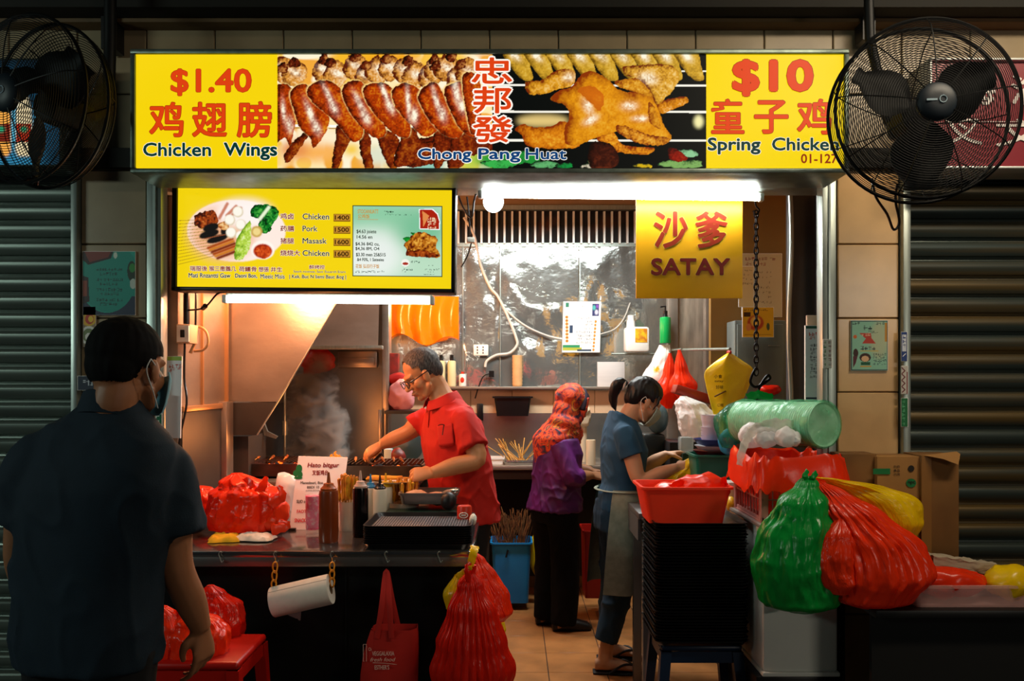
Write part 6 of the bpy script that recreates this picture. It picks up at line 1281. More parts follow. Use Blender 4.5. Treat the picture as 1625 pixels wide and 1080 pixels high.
# roll of cups in green film
a, b = P(1178, 668, 3.62), P(1306, 673, 3.22); u_ = (b - a).normalized(); Mx = frame(a, u_, (0, 0, 1)) @ Matrix.Rotation(math.pi / 2, 4, 'Y'); L = (b - a).length; Rc = .094
r = root('cup_sleeve', 'long roll of white foam cups wrapped in green film lying on the crate', 'cup roll', (a + b) / 2 - Vector((0, 0, Rc)))
pf = [(.02, -.002)]
k = 0
while k < L: pf += [(Rc - .010, k), (Rc - .006, k + .004), (Rc - .006, k + .009)]; k += .0115
pf += [(Rc - .012, L), (.02, L + .002)]
G().lathe(pf, M=Mx, n=44).build('cups', mat('foam_cup', '#ffffff', rough=.6), r)
g = G(); R = []; n = 72; m = 44
for i in range(m + 1):
    t = i / m; row = []; zz_ = -.05 + (L + .06) * t; rad = Rc * (1 if .1 < t < .98 else (.35 + .65 * t / .1 if t <= .1 else .97))
    for j in range(n):
        q = 2 * math.pi * j / n; p = Vector((rad * math.cos(q), rad * math.sin(q), zz_)); p += Vector((math.cos(q), math.sin(q), 0)) * crease(p, 12, 4) * .0045; row.append(Mx @ p)
    R.append(row)
for rr_ in (.8, .5, .25, .05):
    R.append([Mx @ (Vector((Rc * rr_ * math.cos(2 * math.pi * j / n), Rc * rr_ * math.sin(2 * math.pi * j / n), L + .012 + .004 * math.sin(j * 2.4) * rr_ + .006 * (1 - rr_)))) for j in range(n)])
def clearfilm(name, col, al):
    m = mat(name, col, rough=.18, spec=.7, bump=.5, bscale=22)
    nt = m.node_tree; N = nt.nodes; L_ = nt.links; out = N['Material Output']; b_ = N['Principled BSDF']; t = N.new('ShaderNodeBsdfTransparent'); mx = N.new('ShaderNodeMixShader'); t.inputs[0].default_value = (*[.55 + .45 * c for c in lin(col)], 1)
    n_ = N.new('ShaderNodeTexNoise'); n_.inputs['Scale'].default_value = 14; mr = N.new('ShaderNodeMapRange'); mr.inputs[1].default_value = .35; mr.inputs[2].default_value = .7; mr.inputs[3].default_value = al - .25; mr.inputs[4].default_value = al + .2
    tc = N.new('ShaderNodeTexCoord'); L_.new(tc.outputs['Object'], n_.inputs['Vector']); L_.new(n_.outputs['Fac'], mr.inputs[0]); L_.new(mr.outputs[0], mx.inputs[0]); L_.new(t.outputs[0], mx.inputs[1]); L_.new(b_.outputs[0], mx.inputs[2]); L_.new(mx.outputs[0], out.inputs[0]); return m
g.rings(R).build('green_wrap', clearfilm('green_clear_film', '#6fd8a0', .30), r)
pleated([P(1168, 710, 3.66), P(1168, 690, 3.66), P(1166, 665, 3.68), P(1172, 645, 3.7), P(1185, 632, 3.72)], [(.05, .04), (.07, .05), (.075, .05), (.05, .04), (.015, .015)], pleats=8, crumple=.02, freq=10, seed=14, n=70, rows=40).build('green_bag', clearfilm('green_clear_film2', '#2f9f76', .5), label='clear green plastic bag bunched left of the cup roll', cat='bag')
g = G(); wisp(g, [P(1185, 632, 3.7), P(1205, 628, 3.68), P(1225, 634, 3.66)], .025, .02, seed=3); g.build('green_bag', m_greenbag, label='dark green strip of film under the chain hook', cat='bag')
lump(P(1156, 700, 3.72), (.042, .05, .055), .008, 18, 3, 4).build('blue_pack', mat('pack_blue', '#2aa0d8', rough=.4, var=.3, vscale=30, bump=.4), label='bright blue wrapped pack beside the cup roll', cat='pack')
for (px, py, d, rx, rz, lab, s_) in ((1192, 690, 3.36, .042, .036, 'left small white knotted bag before the cup roll', 1), (1217, 692, 3.26, .046, .038, 'middle white knotted bag before the cup roll', 2), (1247, 694, 3.22, .034, .03, 'right white knotted bag before the cup roll', 3), (1262, 697, 3.20, .02, .022, 'smallest white knotted bag next to the cup roll end', 4)):
    lump(P(px, py, d), (rx, .035, rz), .014, 20, s_ * 3.3, 4).build('white_bag', m_whitebag, label=lab, cat='bag')
g = G(); wisp(g, [P(1255, 680, 3.24), P(1225, 676, 3.22), P(1195, 684, 3.24), P(1180, 706, 3.2), P(1172, 740, 3.17)], .035, .014, seed=7, n=16); g.build('clear_strip', clearfilm('clear_film', '#e8e4dc', .5), label='strip of clear film trailing down the red liner', cat='film')
# hanging garbage bags
g = pleated([P(1268, 968, 3.04), P(1266, 950, 3.04), P(1262, 900, 3.04), P(1264, 850, 3.04), P(1272, 800, 3.05), P(1280, 770, 3.07), P(1282, 755, 3.08)], [(.05, .04), (.128, .09), (.132, .10), (.118, .09), (.072, .06), (.03, .028), (.012, .012)], pleats=14, pamp=.075, crumple=.030, freq=8.5, seed=6, n=150, rows=80, bot_pl=.25)
wisp(g, [P(1282, 770, 3.06), P(1276, 758, 3.05), P(1280, 748, 3.06)], .014, .010, seed=2); wisp(g, [P(1283, 768, 3.06), P(1290, 757, 3.05), P(1296, 750, 3.06)], .014, .012, seed=5)
g.build('green_bag', m_greenbag, label='big dark green rubbish bag hanging before the white cabinet', cat='bag')
g = pleated([P(1316, 880, 3.1), P(1315, 860, 3.1), P(1312, 830, 3.1), P(1303, 800, 3.1), P(1290, 775, 3.09)], [(.02, .02), (.03, .03), (.028, .03), (.02, .02), (.01, .01)], pleats=8, seed=3, n=60, rows=36, crumple=.016); g.build('green_bag', m_greenbag, label='narrow green bag end hanging between green and red rubbish bags', cat='bag')
g = pleated([P(1382, 962, 3.02), P(1388, 945, 3.02), P(1396, 905, 3.02), P(1384, 860, 3.03), P(1350, 815, 3.05), P(1318, 780, 3.08), P(1300, 764, 3.09)], [(.05, .04), (.135, .10), (.175, .12), (.165, .11), (.105, .08), (.045, .04), (.012, .012)], pleats=26, pamp=.075, crumple=.024, freq=8, seed=2, n=200, rows=84, bot_pl=.35)
g.build('red_bag', m_redbag, label='huge red rubbish bag hanging right of the green one', cat='bag')
g = pleated([P(1330, 940, 2.97), P(1328, 920, 2.96), P(1325, 885, 2.96), P(1330, 850, 2.97), P(1335, 822, 2.98)], [(.03, .03), (.055, .04), (.06, .04), (.045, .03), (.012, .01)], pleats=9, pamp=.14, crumple=.03, freq=11, seed=10, n=90, rows=50); g.build('red_bag', m_redbag, label='crumpled red bag hanging in front of the huge red one', cat='bag')
g = pleated([P(1425, 850, 3.16), P(1422, 825, 3.16), P(1405, 792, 3.16), P(1365, 772, 3.16), P(1318, 760, 3.13), P(1300, 757, 3.12)], [(.06, .03), (.085, .05), (.115, .05), (.085, .04), (.03, .02), (.012, .012)], pleats=8, pamp=.07, crumple=.02, freq=9, seed=5, n=100, rows=54); g.build('yellow_bag', m_yelbag, label='yellow plastic bag behind the huge red rubbish bag', cat='bag')
# cardboard boxes
m_card = mat('cardboard', '#9a6c36', rough=.8, var=.2, vscale=6); m_card2 = mat('cardboard_dark', '#7d5426', rough=.8, var=.25, vscale=6); m_tape = mat('parcel_tape', '#8a5e2c', rough=.3)
def carton(name, x0, x1, y0, y1, d, dep, lab, m, extra=None):
    r = root(name, lab, 'box', (X((x0 + x1) / 2, d), d + dep / 2, Z(y1, d))); G().box((X(x0, d), d, Z(y1, d)), (X(x1, d), d + dep, Z(y0, d)), .003).build('body', m, r)
    if extra: extra(r)
    return r
def cx1(r):
    g = G(); g.box((X(1462, 3.2), 3.198, Z(893, 3.2)), (X(1478, 3.2), 3.2005, Z(722, 3.2))); g.build('tape', m_tape, r)
    G().add([P(1465, 722, 3.2), P(1518, 716, 3.2), P(1524, 720, 3.19), P(1521, 737, 3.16), P(1497, 728, 3.15)], [(0, 1, 2, 3, 4)]).build('flap', m_card, r)
def cx2(r):
    g = G(); n = 24; g.add([P(1446 + 8 * math.cos(t * 2 * math.pi / n), 766 + 7 * math.sin(t * 2 * math.pi / n), 3.212) for t in range(n)], [tuple(range(n))]); g.build('green_print', mat('print_green', '#0d6a38', rough=.7), r, flat=True)
    g = G(); g.add([P(1446 + 5 * math.cos(t * 2 * math.pi / n), 743 + 5 * math.sin(t * 2 * math.pi / n), 3.212) for t in range(n)], [tuple(range(n))]); letters(g, 'npc', 1441, 763, 1452, 769, 3.2105, .02)
    for k in range(3): letters(g, ['MADE IN', 'FRESH', 'KEEP DRY'][k] if 0 else ['牛奶', '食品', '公司'][k], 1418, 738 + 6 * k, 1428, 742 + 6 * k, 3.212, .02)
    g.build('black_print', mat('print_black', '#1c140c', rough=.7), r, flat=True, fix=False)
    G().box((X(1385, 3.215), 3.211, Z(752, 3.215)), (X(1412, 3.215), 3.213, Z(743, 3.215))).build('green_band', mat('print_green', '#0d6a38'), r)
carton('cardboard_box', 1336, 1392, 720, 890, 3.24, .12, 'brown cardboard box nearest the tiled pillar with torn flap', m_card2)
carton('cardboard_box', 1392, 1462, 724, 893, 3.215, .13, 'cardboard box printed with a green roundel in the middle', m_card, cx2)
carton('cardboard_box', 1462, 1522, 722, 893, 3.2, .15, 'tall taped cardboard box at the right of the three', m_card2, cx1)
# black table with clear tray
r = root('black_table', 'black table at far right carrying the clear tray', 'table', (X(1520, 3.1), 3.1, 0)); zt_ = Z(968, 2.92)
G().box((1.296, 2.92, zt_ - .03), (X(1760, 3.0), 3.36, zt_), .006).build('top', m_black, r)
G().box((1.30, 2.96, .04), (X(1755, 3.0), 2.98, zt_ - .03)).build('front_cloth', mat('black_cloth', '#0a0a0b', rough=.9), r)
for px in (1385, 1740): G().box((X(px, 3.0) - .02, 3.3, 0), (X(px, 3.0) + .02, 3.34, zt_ - .03)).build('leg', m_black, r)
G().box((X(1345, 3.24), 3.14, zt_ + .001), (X(1500, 3.24), 3.35, Z(893, 3.24) - .004), .003).build('black_crate', m_black, label='black box under the cardboard boxes', cat='box')
o = tub(1448, zpx(zt_ + .082, 2.95), 1690, zpx(zt_ + .001, 2.95), 2.95, .18, mat('clear_red_tray', '#e8b8b0', rough=.15, alpha=.38), 'clear_tray', 'clear ribbed plastic tray holding bags at far right', 'tray', .010, .93)
g = lump((X(1512, 3.02), 3.03, zt_ + .085), (.125, .05, .042), .03, 10, 4, 4); g.build('red_bag', m_redbag, label='crumpled red plastic bags lying in the clear tray', cat='bag')
g = lump((X(1605, 3.02), 3.03, zt_ + .075), (.075, .06, .045), .022, 12, 9, 4); wisp(g, [(X(1606, 3), 3.02, zt_ + .08), (X(1610, 3), 3.02, zt_ + .125), (X(1620, 3), 3.02, zt_ + .10)], .02, .014, seed=6); g.build('yellow_bag', m_yelbag, label='crumpled yellow plastic bag at right end of the clear tray', cat='bag')
g = G(); bm_ = bmesh.new(); bmesh.ops.create_cube(bm_, size=1); bmesh.ops.subdivide_edges(bm_, edges=list(bm_.edges), cuts=14, use_grid_fill=True)
for v in bm_.verts:
    c_ = v.co.copy(); k_ = .012 * crease((c_.x * .25, c_.y * .1, c_.z * .1), 22, 5); v.co = Vector(((X(1482, 3.08) + X(1590, 3.08)) / 2 + c_.x * .25, 3.12 + c_.y * .07 + k_ * .4, zt_ + .112 + c_.z * .045 * (1 - .25 * c_.x) - .03 * c_.x + k_))
g.bm(bm_); bm_.free(); g.build('brown_parcel', mat('parcel_grey', '#b3a48c', rough=.8, var=.2, vscale=9), label='grey brown wrapped parcel lying over the red bags', cat='parcel')
# ================================================================ people
def V(*a): return Vector(a)
def add_head(g, C, fwd, up, s=1.0, ears=True, neck_to=None, fem=False):
    M = frame(C, fwd, up) @ Matrix.Scale(s, 4); w_ = .94 if fem else 1.0
    g.ell((-.012, 0, .035), (.094, .074 * w_, .086), M); g.ell((.028, 0, -.028), (.060, .059 * w_, .083), M)
    g.ell((.034, 0, -.070), (.048, .045 * w_, .040), M); g.ell((.066, 0, -.098), (.020, .022, .016), M); g.ell((-.045, 0, -.005), (.055, .062 * w_, .065), M)
    g.tube([M @ V(.086, 0, .014), M @ V(.101, 0, -.016), M @ V(.108, 0, -.031)], [.0085 * s, .0105 * s, .0135 * s], 10, round_ends=True)
    for sy in (-1, 1):
        g.ell((.097, sy * .011, -.035), (.010, .008, .008), M); g.ell((.054, sy * .036, -.028), (.030, .023, .030), M)
        if ears: g.ell((-.004, sy * .077 * w_, -.010), (.018, .0075, .031), M @ Matrix.Rotation(sy * -.25, 4, 'Z') @ Matrix.Rotation(-.15, 4, 'Y'))
        g.tube([M @ V(.02, sy * .056 * w_, -.055), M @ V(.052, sy * .032, -.092)], [.016 * s, .014 * s], 10, round_ends=True)
    g.tube([M @ V(.074, -.042, .020), M @ V(.090, 0, .020), M @ V(.074, .042, .020)], .010 * s, 8, smooth=4)
    g.ell((.089, 0, -.061), (.012, .022, .006), M); g.ell((.086, 0, -.072), (.012, .019, .008), M)
    if neck_to is not None: g.tube([M @ V(-.022, 0, -.04), M @ V(-.03, 0, -.095), Vector(neck_to)], [.054 * s * w_, .054 * s * w_, .064 * s * w_], 16, smooth=4)
    return M
def add_eyes(M, parent, lid='skin'):
    for sy in (-1, 1):
        o = G().ell((.0770, sy * .031, -.002), (.0105, .0115, .0055), M).build('eye', mat('eye_white', '#cfc4b8', rough=.3), parent)
        G().ell((.0845, sy * .031, -.003), (.0036, .0056, .0048), M).build('iris', mat('iris_dark', '#20120c', rough=.2), o)
def add_hand(g, W, d, nrm, curl, s=1.0, thumb=1, spread=.08, thumb_in=.5):
    """W wrist, d towards the knuckles, nrm out of the back of the hand; curl per finger 0..1; thumb side +1/-1"""
    M = frame(W, d, nrm) @ Matrix.Scale(s, 4)       # x to the knuckles, y sideways, z back of hand
    g.loft([((-.01, 0, 0), (0, .024, 0), (0, 0, .018)), ((.02, 0, 0), (0, .031, 0), (0, 0, .017)), ((.06, 0, .002), (0, .040, 0), (0, 0, .0145)), ((.088, 0, .002), (0, .039, 0), (0, 0, .012))], 18, M)
    lens = ((.042, .026, .020), (.046, .030, .022), (.043, .028, .021), (.033, .021, .018))
    for k in range(4):
        y = (.030 - .020 * k) * thumb; c = curl[k]; p = V(.080, y, .001); pts = [V(.06, y * .95, .001), p]; a = .15 * c; yy = (1.5 - k) * spread * thumb
        for j, L in enumerate(lens[k]):
            a += c * (.95, 1.25, .9)[j]; p = p + V(math.cos(a) * math.cos(yy), math.sin(yy), -math.sin(a)) * L; pts.append(p)
        r0 = (.0092, .0095, .0090, .0080)[k]; g.tube([M @ q for q in pts], [r0 * s * f for f in (1, 1.02, .95, .88, .74)], 10, round_ends=True, smooth=3)
    y = .026 * thumb; ti = thumb_in
    pts = [V(.012, y * .7, -.004), V(.034, (.042) * thumb, -.012 - .012 * ti), V(.062, (.054 - .018 * ti) * thumb, -.022 - .020 * ti), V(.086, (.056 - .034 * ti) * thumb, -.028 - .024 * ti)]
    g.tube([M @ q for q in pts], [.015 * s, .0135 * s, .0108 * s, .0085 * s], 10, round_ends=True, smooth=4); return M
def torso(g, rings, n=30, pw=2.4): g.loft(rings, n, pw=pw); return g
def folds(me, amp, fr=7.0, seed=0.0, st=(1, 1, .55)):
    def fn(c, n):
        q = Vector((c.x * st[0] * fr + seed + .4 * c.z, c.y * st[1] * fr + seed * .7, c.z * st[2] * fr - seed)); a = noise.noise(q); b = noise.noise(q * 1.9 + Vector((4, 1, 7))); e = noise.noise(q * .45 + Vector((8, 2, 3)))
        r = max(0, 1 - 3.2 * abs(a)) ** 1.5 + .6 * max(0, 1 - 3.2 * abs(b)) ** 1.5
        return amp * (r * (.55 + .9 * e) + .6 * e - .35)
    return displace(me, fn)
def body_build(g, label, m, voxel=.0055): return finish(fuse(g, voxel, 5, .5), 'person', m, None, label, 'person')
def cloth_build(g, name, m, parent, voxel=.008, amp=.006, fr=7, seed=0, st=(1, 1, .55), sm=8):
    me = fuse(g, voxel, sm, .5); folds(me, amp, fr, seed, st); return finish(me, name, m, parent)
def hair_build(g, name, m, parent, amp=.003, st=(60, 60, 12), voxel=.006):
    me = fuse(g, voxel, 4, .5); displace(me, lambda c, n: amp * noise.noise(Vector((c.x * st[0], c.y * st[1], c.z * st[2])))); return finish(me, name, m, parent)
def shoe(p, d, m, parent, L=.26, name='shoe', h=.075):
    M = frame(p, d, (0, 0, 1)); g = G()
    g.loft([((-.07, 0, .035), (0, .034, 0), (0, 0, .035)), ((0, 0, .04), (0, .040, 0), (0, 0, .04)), ((.09, 0, .032), (0, .045, 0), (0, 0, .032)), ((L - .09, 0, .022), (0, .042, 0), (0, 0, .022)), ((L - .07, 0, .014), (0, .025, 0), (0, 0, .012))], 18, M, pw=2.6); return finish(fuse(g, .007, 4), name, m, parent)
def foot(g, an, d, L=.24):
    M = frame((an[0], an[1], 0), d, (0, 0, 1)); z0 = .016
    g.loft([((-.055, 0, z0 + .028), (0, .026, 0), (0, 0, .026)), ((0, 0, z0 + .036), (0, .032, 0), (0, 0, .036)), ((.07, 0, z0 + .028), (0, .038, 0), (0, 0, .027)), ((.13, 0, z0 + .016), (0, .043, 0), (0, 0, .015)), ((.155, 0, z0 + .012), (0, .040, 0), (0, 0, .012))], 16, M)
    g.tube([Vector(an), M @ V(-.005, 0, .05)], [.038, .036], 12)
    for k in range(5): g.tube([M @ V(.14, -.034 + .017 * k, z0 + .012), M @ V(.178 - .006 * abs(k - 1), -.036 + .018 * k, z0 + .010)], .0095, 8, round_ends=True)
m_skin1 = mat('skin_tan', '#a86f4c', rough=.5, var=.1, vscale=14); m_skin2 = mat('skin_cook', '#c98a5c', rough=.45, var=.1, vscale=18, bump=.04, bscale=90); m_skin3 = mat('skin_light', '#c99672', rough=.5, var=.07, vscale=14); m_skin4 = mat('skin_brown', '#a06c48', rough=.5)
m_hair = mat('hair_black', '#0b0a0a', rough=.45, spec=.4); m_lips = mat('lips', '#8a4a3c', rough=.5)
def hair_cap(M, name, m, parent, cut, grow=1.07, extra=None, amp=.0025, st=(60, 60, 14), w_=1.0, lift=0.0):
    g = G(); g.ell((-.012, 0, .035 + lift), (.094 * grow, .074 * w_ * grow, .086 * grow), M); g.ell((-.048, 0, -.005), (.058 * grow, .064 * w_ * grow, .067 * grow), M); g.ell((.026, 0, -.022), (.061 * grow, .061 * w_ * grow, .085 * grow), M)
    me = fuse(g, .0045, 3, .5); Mi = M.inverted()
    if amp: displace(me, lambda c, n: amp * noise.noise(Vector((c.x * st[0], c.y * st[1], c.z * st[2]))))
    bm = bmesh.new(); bm.from_mesh(me); bm.normal_update(); dl = [v for v in bm.verts if cut(Mi @ v.co)]; bmesh.ops.delete(bm, geom=dl, context='VERTS')
    if extra is not None:
        e = fuse(extra, .005, 4, .5); displace(e, lambda c, n: amp * 1.5 * noise.noise(Vector((c.x * st[0], c.y * st[1], c.z * st[2])))); bm.from_mesh(e)
    for v in bm.verts:
        p = Mi @ v.co
        if p.z < .03 and p.x < .04 and abs(p.y) < .2: v.co = v.co - v.normal * .0065 * min(1, (.03 - p.z) / .085)
    bm.to_mesh(me); bm.free(); return finish(me, name, m, parent)
# ---------------------------------------------------------------- the customer, seen from behind at left
dP = 2.2; q = lambda px, py, off=0.0: P(px, py, dP) + V(0, off, 0)
fwT = V(.28, .96, 0).normalized(); latT = V(fwT.y, -fwT.x, 0)        # his right is +x
hC = q(200, 582, .01); hf = V(.36, .93, -.12); g = G()
neck = q(178, 672, -.01); M = add_head(g, hC, hf, (0, 0, 1), 1.06, neck_to=neck)
chest = q(155, 770); waist = q(140, 910); hip = q(140, 1010)
def tr(c, hw, hd): return (c, latT * hw, fwT * hd)
torso(g, [tr(hip, .165, .11), tr(waist, .155, .105), tr(chest, .19, .115), tr(q(160, 700), .185, .085), tr(q(175, 660), .07, .06)])
shL, shR = q(60, 715), q(256, 725, .03)
elL, elR = q(27, 880, .02), q(266, 905, .06); wrL, wrR = q(22, 1000, .12), q(288, 1022, .14)
for sh, el, wr in ((shL, elL, wrL), (shR, elR, wrR)): g.tube([sh, (sh + el) / 2, el, (el + wr) / 2, wr], [.058, .055, .044, .044, .029], 16, smooth=4)
add_hand(g, wrR, V(.05, .10, -1), V(.9, -.45, 0), (.35, .45, .5, .55), 1.0, thumb=1 if 0 else -1, thumb_in=.6)
add_hand(g, wrL, V(0.05, .12, -1), V(-.9, -.4, 0), (.35, .45, .5, .55), 1.0, thumb=1, thumb_in=.6)
fts = []
for sx, dx in ((-1, -.09), (1, .09)):
    h0 = hip + latT * dx - V(0, 0, .02); kn = h0 + V(0, .02, -.38); an = V(h0.x, h0.y, .09); g.tube([h0, kn, an], [.09, .06, .042], 14, smooth=4); foot(g, an, fwT); fts.append((h0, kn, an))
cu = body_build(g, 'person seen from behind in dark navy polo shirt and face mask', m_skin1)
m_polo = mat('polo_navy', '#07202f', rough=.85, var=.12, vscale=20, bump=.1, bscale=300)
g = G(); torso(g, [tr(q(140, 1053), .196, .135), tr(q(138, 1000), .197, .138), tr(waist, .194, .135), tr(chest, .222, .14), tr(q(160, 720), .215, .118), tr(q(164, 690), .185, .100), tr(q(172, 660), .12, .082), tr(q(178, 640), .075, .068)], 36)
for sh, el, ex in ((shL, elL, -1), (shR, elR, 1)):
    d_ = (el - sh); g.tube([sh + V(-ex * .05, 0, .0), sh + V(ex * .0, 0, -.03), sh + d_ * .4, sh + d_ * .70], [.055, .072, .080, .084], 18, smooth=4)
sho = cloth_build(g, 'polo_shirt', m_polo, cu, .008, .012, 5.5, 3, sm=22)
g = G(); rows = []
for k, (z, rx, ry) in enumerate(((-.035, .084, .080), (0.0, .072, .070), (.018, .069, .067), (.016, .074, .072), (-.02, .088, .084), (-.04, .092, .088))):
    c = q(180, 640) + V(0, 0, z); rows.append([c + latT * rx * math.cos(a) + fwT * ry * math.sin(a) + V(0, 0, -.022 * math.sin(a)) for a in [2 * math.pi * j / 40 for j in range(40)]])
g.rings(rows, cap=(False, False)).build('collar', m_polo, sho)
g = G(); torso(g, [tr(hip + V(0, 0, -.08), .178, .12), tr(hip, .182, .124), tr(hip + V(0, 0, .08), .17, .115)])
for h0, kn, an in fts: g.tube([h0, kn, an + V(0, 0, -.02)], [.105, .083, .072], 16, smooth=4)
cloth_build(g, 'trousers', mat('trousers_black', '#0a0a0c', rough=.85), cu, .009, .006, 6, 5)
for h0, kn, an in fts: shoe(V(an.x, an.y, 0), fwT, mat('shoe_black', '#0d0d0d', rough=.5), cu)
hair_cap(M, 'hair', mat('hair_black_matt', '#080708', rough=.85, spec=.2), cu, lambda p: (p.z < -.050) or (p.x > .068 and p.z < .09) or (p.z < .03 and p.x > .022) or (p.z < -.005 and p.x > -.018 + (abs(p.y) < .05) * -.01), 1.08, amp=.002)
m_mask = mat('mask_blue', '#7fb4c6', rough=.8); g = G()
def mask(M, m, parent, w_=1.0, drop=0):
    R = []; n, k = 22, 12
    prof = ((-.014, .112, .016), (-.030, .122, .032), (-.055, .118, .044), (-.085, .108, .046), (-.108, .092, .040), (-.116, .070, .036))
    vs = []
    for z, xf, hw in prof:
        for j in range(n + 1):
            t = j / n * 2 - 1; a = t * 1.15; vs.append(M @ V((xf - .045) * math.cos(a) + .045 - (0.004 * abs(t)), (.066 * w_) * math.sin(a) / math.sin(1.15), z * 1.0 + drop + (.010 * abs(t) if z > -.05 else -.0 * abs(t))))
    f = [(i * (n + 1) + j, i * (n + 1) + j + 1, (i + 1) * (n + 1) + j + 1, (i + 1) * (n + 1) + j) for i in range(len(prof) - 1) for j in range(n)]
    o = G().add(vs, f).build('face_mask', m, parent); md = o.modifiers.new('thick', 'SOLIDIFY'); md.thickness = .003; md.offset = 1
    for sy in (-1, 1):
        g = G()
        for z0, z1 in ((-.02, .018), (-.10, -.035)): g.tube([M @ V(.045, sy * .066 * w_, z0), M @ V(.012, sy * .080 * w_, (z0 + z1) / 2 + .004), M @ V(-.014, sy * .088 * w_, z1)], .0017, 6, smooth=4)
        g.tube([M @ V(-.014, sy * .088 * w_, .018), M @ V(-.024, sy * .087 * w_, -.008), M @ V(-.014, sy * .088 * w_, -.035)], .0017, 6, smooth=4)
        g.build('ear_loop', mat('loop_white', '#d8dcda', rough=.7), o)
    return o
mask(M, m_mask, cu)
G().tube([wrL + V(0, 0, .02) + V(.034 * math.cos(a), .034 * math.sin(a), 0) for a in [k * .45 for k in range(15)]], .009, 8).build('watch', m_black, cu)
# ---------------------------------------------------------------- the cook
dP = 4.1
fwT = V(-.86, -.5, 0).normalized(); latT = V(-fwT.y, fwT.x, 0)        # his left points to the camera
hC = q(671, 592); hf = V(-.80, -.42, -.52); g = G(); neck = q(702, 636, .02)
M = add_head(g, hC, hf, V(-.42, -.16, .9), 1.03, neck_to=neck)
hip = q(735, 800, .02); waist = q(728, 750, .02); chest = q(716, 690, .02)
def tr(c, hw, hd, tilt=0): return (c, latT * hw, fwT * hd + V(0, 0, -tilt))
torso(g, [tr(hip, .16, .115), tr(waist, .155, .125), tr(chest, .175, .115, .04), tr(q(706, 655, .02), .165, .075, .03), tr(q(704, 636, .02), .07, .06, .02)])
shL, shR = q(738, 662, -.13), q(668, 668, .17)
elL, wrL = q(760, 722, -.20), q(693, 741, -.26); elR, wrR = q(640, 690, .16), q(597, 709, .16)
g.tube([shL, (shL + elL) / 2, elL, (elL + wrL) / 2, wrL], [.056, .052, .044, .043, .029], 16, smooth=4)
g.tube([shR, (shR + elR) / 2, elR, (elR + wrR) / 2, wrR], [.056, .052, .043, .041, .028], 16, smooth=4)
HL = add_hand(g, wrL, V(-1, .05, -.10), V(.0, -.75, .55), (.75, .8, .85, .9), .98, thumb=-1, thumb_in=.7)
HR = add_hand(g, wrR, V(-.85, 0, -.55), V(-.4, -.55, .72), (.55, .6, .7, .75), .98, thumb=1 if 0 else -1, thumb_in=.8)
fts = []
for dx in (-.09, .09):
    h0 = hip + latT * dx + V(0, 0, -.03); kn = V(h0.x - .01, h0.y, .48); an = V(h0.x, h0.y, .09); g.tube([h0, kn, an], [.09, .06, .042], 14, smooth=4); foot(g, an, fwT); fts.append((h0, kn, an))
ck = body_build(g, 'cook with grey hair and glasses in red polo shirt leaning over the grill', m_skin2, .0048)
add_eyes(M, ck)
m_redp = mat('polo_red', '#c01808', rough=.8, var=.1, vscale=18, bump=.08, bscale=300)
g = G(); torso(g, [tr(q(740, 826, .02), .19, .150), tr(hip + V(0, 0, .02), .19, .152), tr(waist, .185, .158), tr(chest, .20, .142, .05), tr(q(709, 660, .02), .185, .105, .04), tr(q(704, 640, .02), .11, .08, .03), tr(q(701, 627, .02), .068, .064, .02)], 36)
for sh, el, t in ((shL, elL, .74), (shR, elR, .66)):
    d_ = el - sh; g.tube([sh + (chest - sh) * .25 + V(0, 0, .015), sh + V(.0, .0, -.004), sh + d_ * .4, sh + d_ * t], [.055, .066, .074, .079], 18, smooth=4)
sho = cloth_build(g, 'polo_shirt', m_redp, ck, .0065, .013, 7.5, 8, (1, 1, .75), sm=16)
g = G(); rows = []
for z, rx, ry in ((-.03, .086, .086), (0.0, .078, .078), (.022, .073, .074), (.021, .078, .080), (-.010, .095, .097), (-.026, .100, .102)):
    c = q(701, 630, .02) + V(0, 0, z) + V(-.01, 0, 0) * (z * 20); rows.append([c + latT * rx * math.cos(a) + fwT * ry * math.sin(a) + V(0, 0, -.040 * max(0, math.sin(a)) + .012 * min(0, math.sin(a)) * -1) for a in [math.pi / 2 + .22 + (2 * math.pi - .44) * j / 40 for j in range(41)]])
g.rings(rows, closed=False).build('collar', m_redp, sho)
# pocket, glasses case and placket laid on the chest
def on_chest(px, py, off=.012):
    """a point on the shirt front under photo point px, py"""
    dg = bpy.context.evaluated_depsgraph_get(); o_ = V(0, 0, EYE); dr = (P(px, py, 3.0) - o_).normalized(); im = sho.matrix_world.inverted()
    hit, loc, nr, ix = sho.ray_cast(im @ o_, (im.to_3x3() @ dr).normalized())
    return (sho.matrix_world @ loc) - dr * off if hit else P(px, py, dP - .15)
bpy.context.view_layer.update()
g = G(); n, k = 8, 8; vs = [on_chest(694 + (718 - 694) * i / n + j * .4, 674 + (708 - 674) * j / k - i * .35 + (0 if j < k else 2 * math.sin(i / n * math.pi)), .006) for j in range(k + 1) for i in range(n + 1)]
g.add(vs, [(j * (n + 1) + i, j * (n + 1) + i + 1, (j + 1) * (n + 1) + i + 1, (j + 1) * (n + 1) + i) for j in range(k) for i in range(n)])
po = g.build('pocket', mat('polo_red2', '#b8170b', rough=.8), sho); md = po.modifiers.new('t', 'SOLIDIFY'); md.thickness = .004
g = G(); g.tube([on_chest(a, b, .012) for a, b in ((695, 675), (700, 673), (705, 674), (704, 676), (703, 684), (702, 690))], .0022, 6, smooth=3); g.build('pen', m_blackp, po)
g = G(); g.tube([on_chest(a, b, .008) for a, b in ((684, 640), (681, 652), (680, 664), (679, 678))], .0045, 7, smooth=4, flat=.5); g.build('placket', mat('polo_red2', '#b8170b'), sho)
g = G(); torso(g, [tr(hip + V(0, 0, -.08), .168, .125), tr(hip + V(0, 0, .03), .17, .13)])
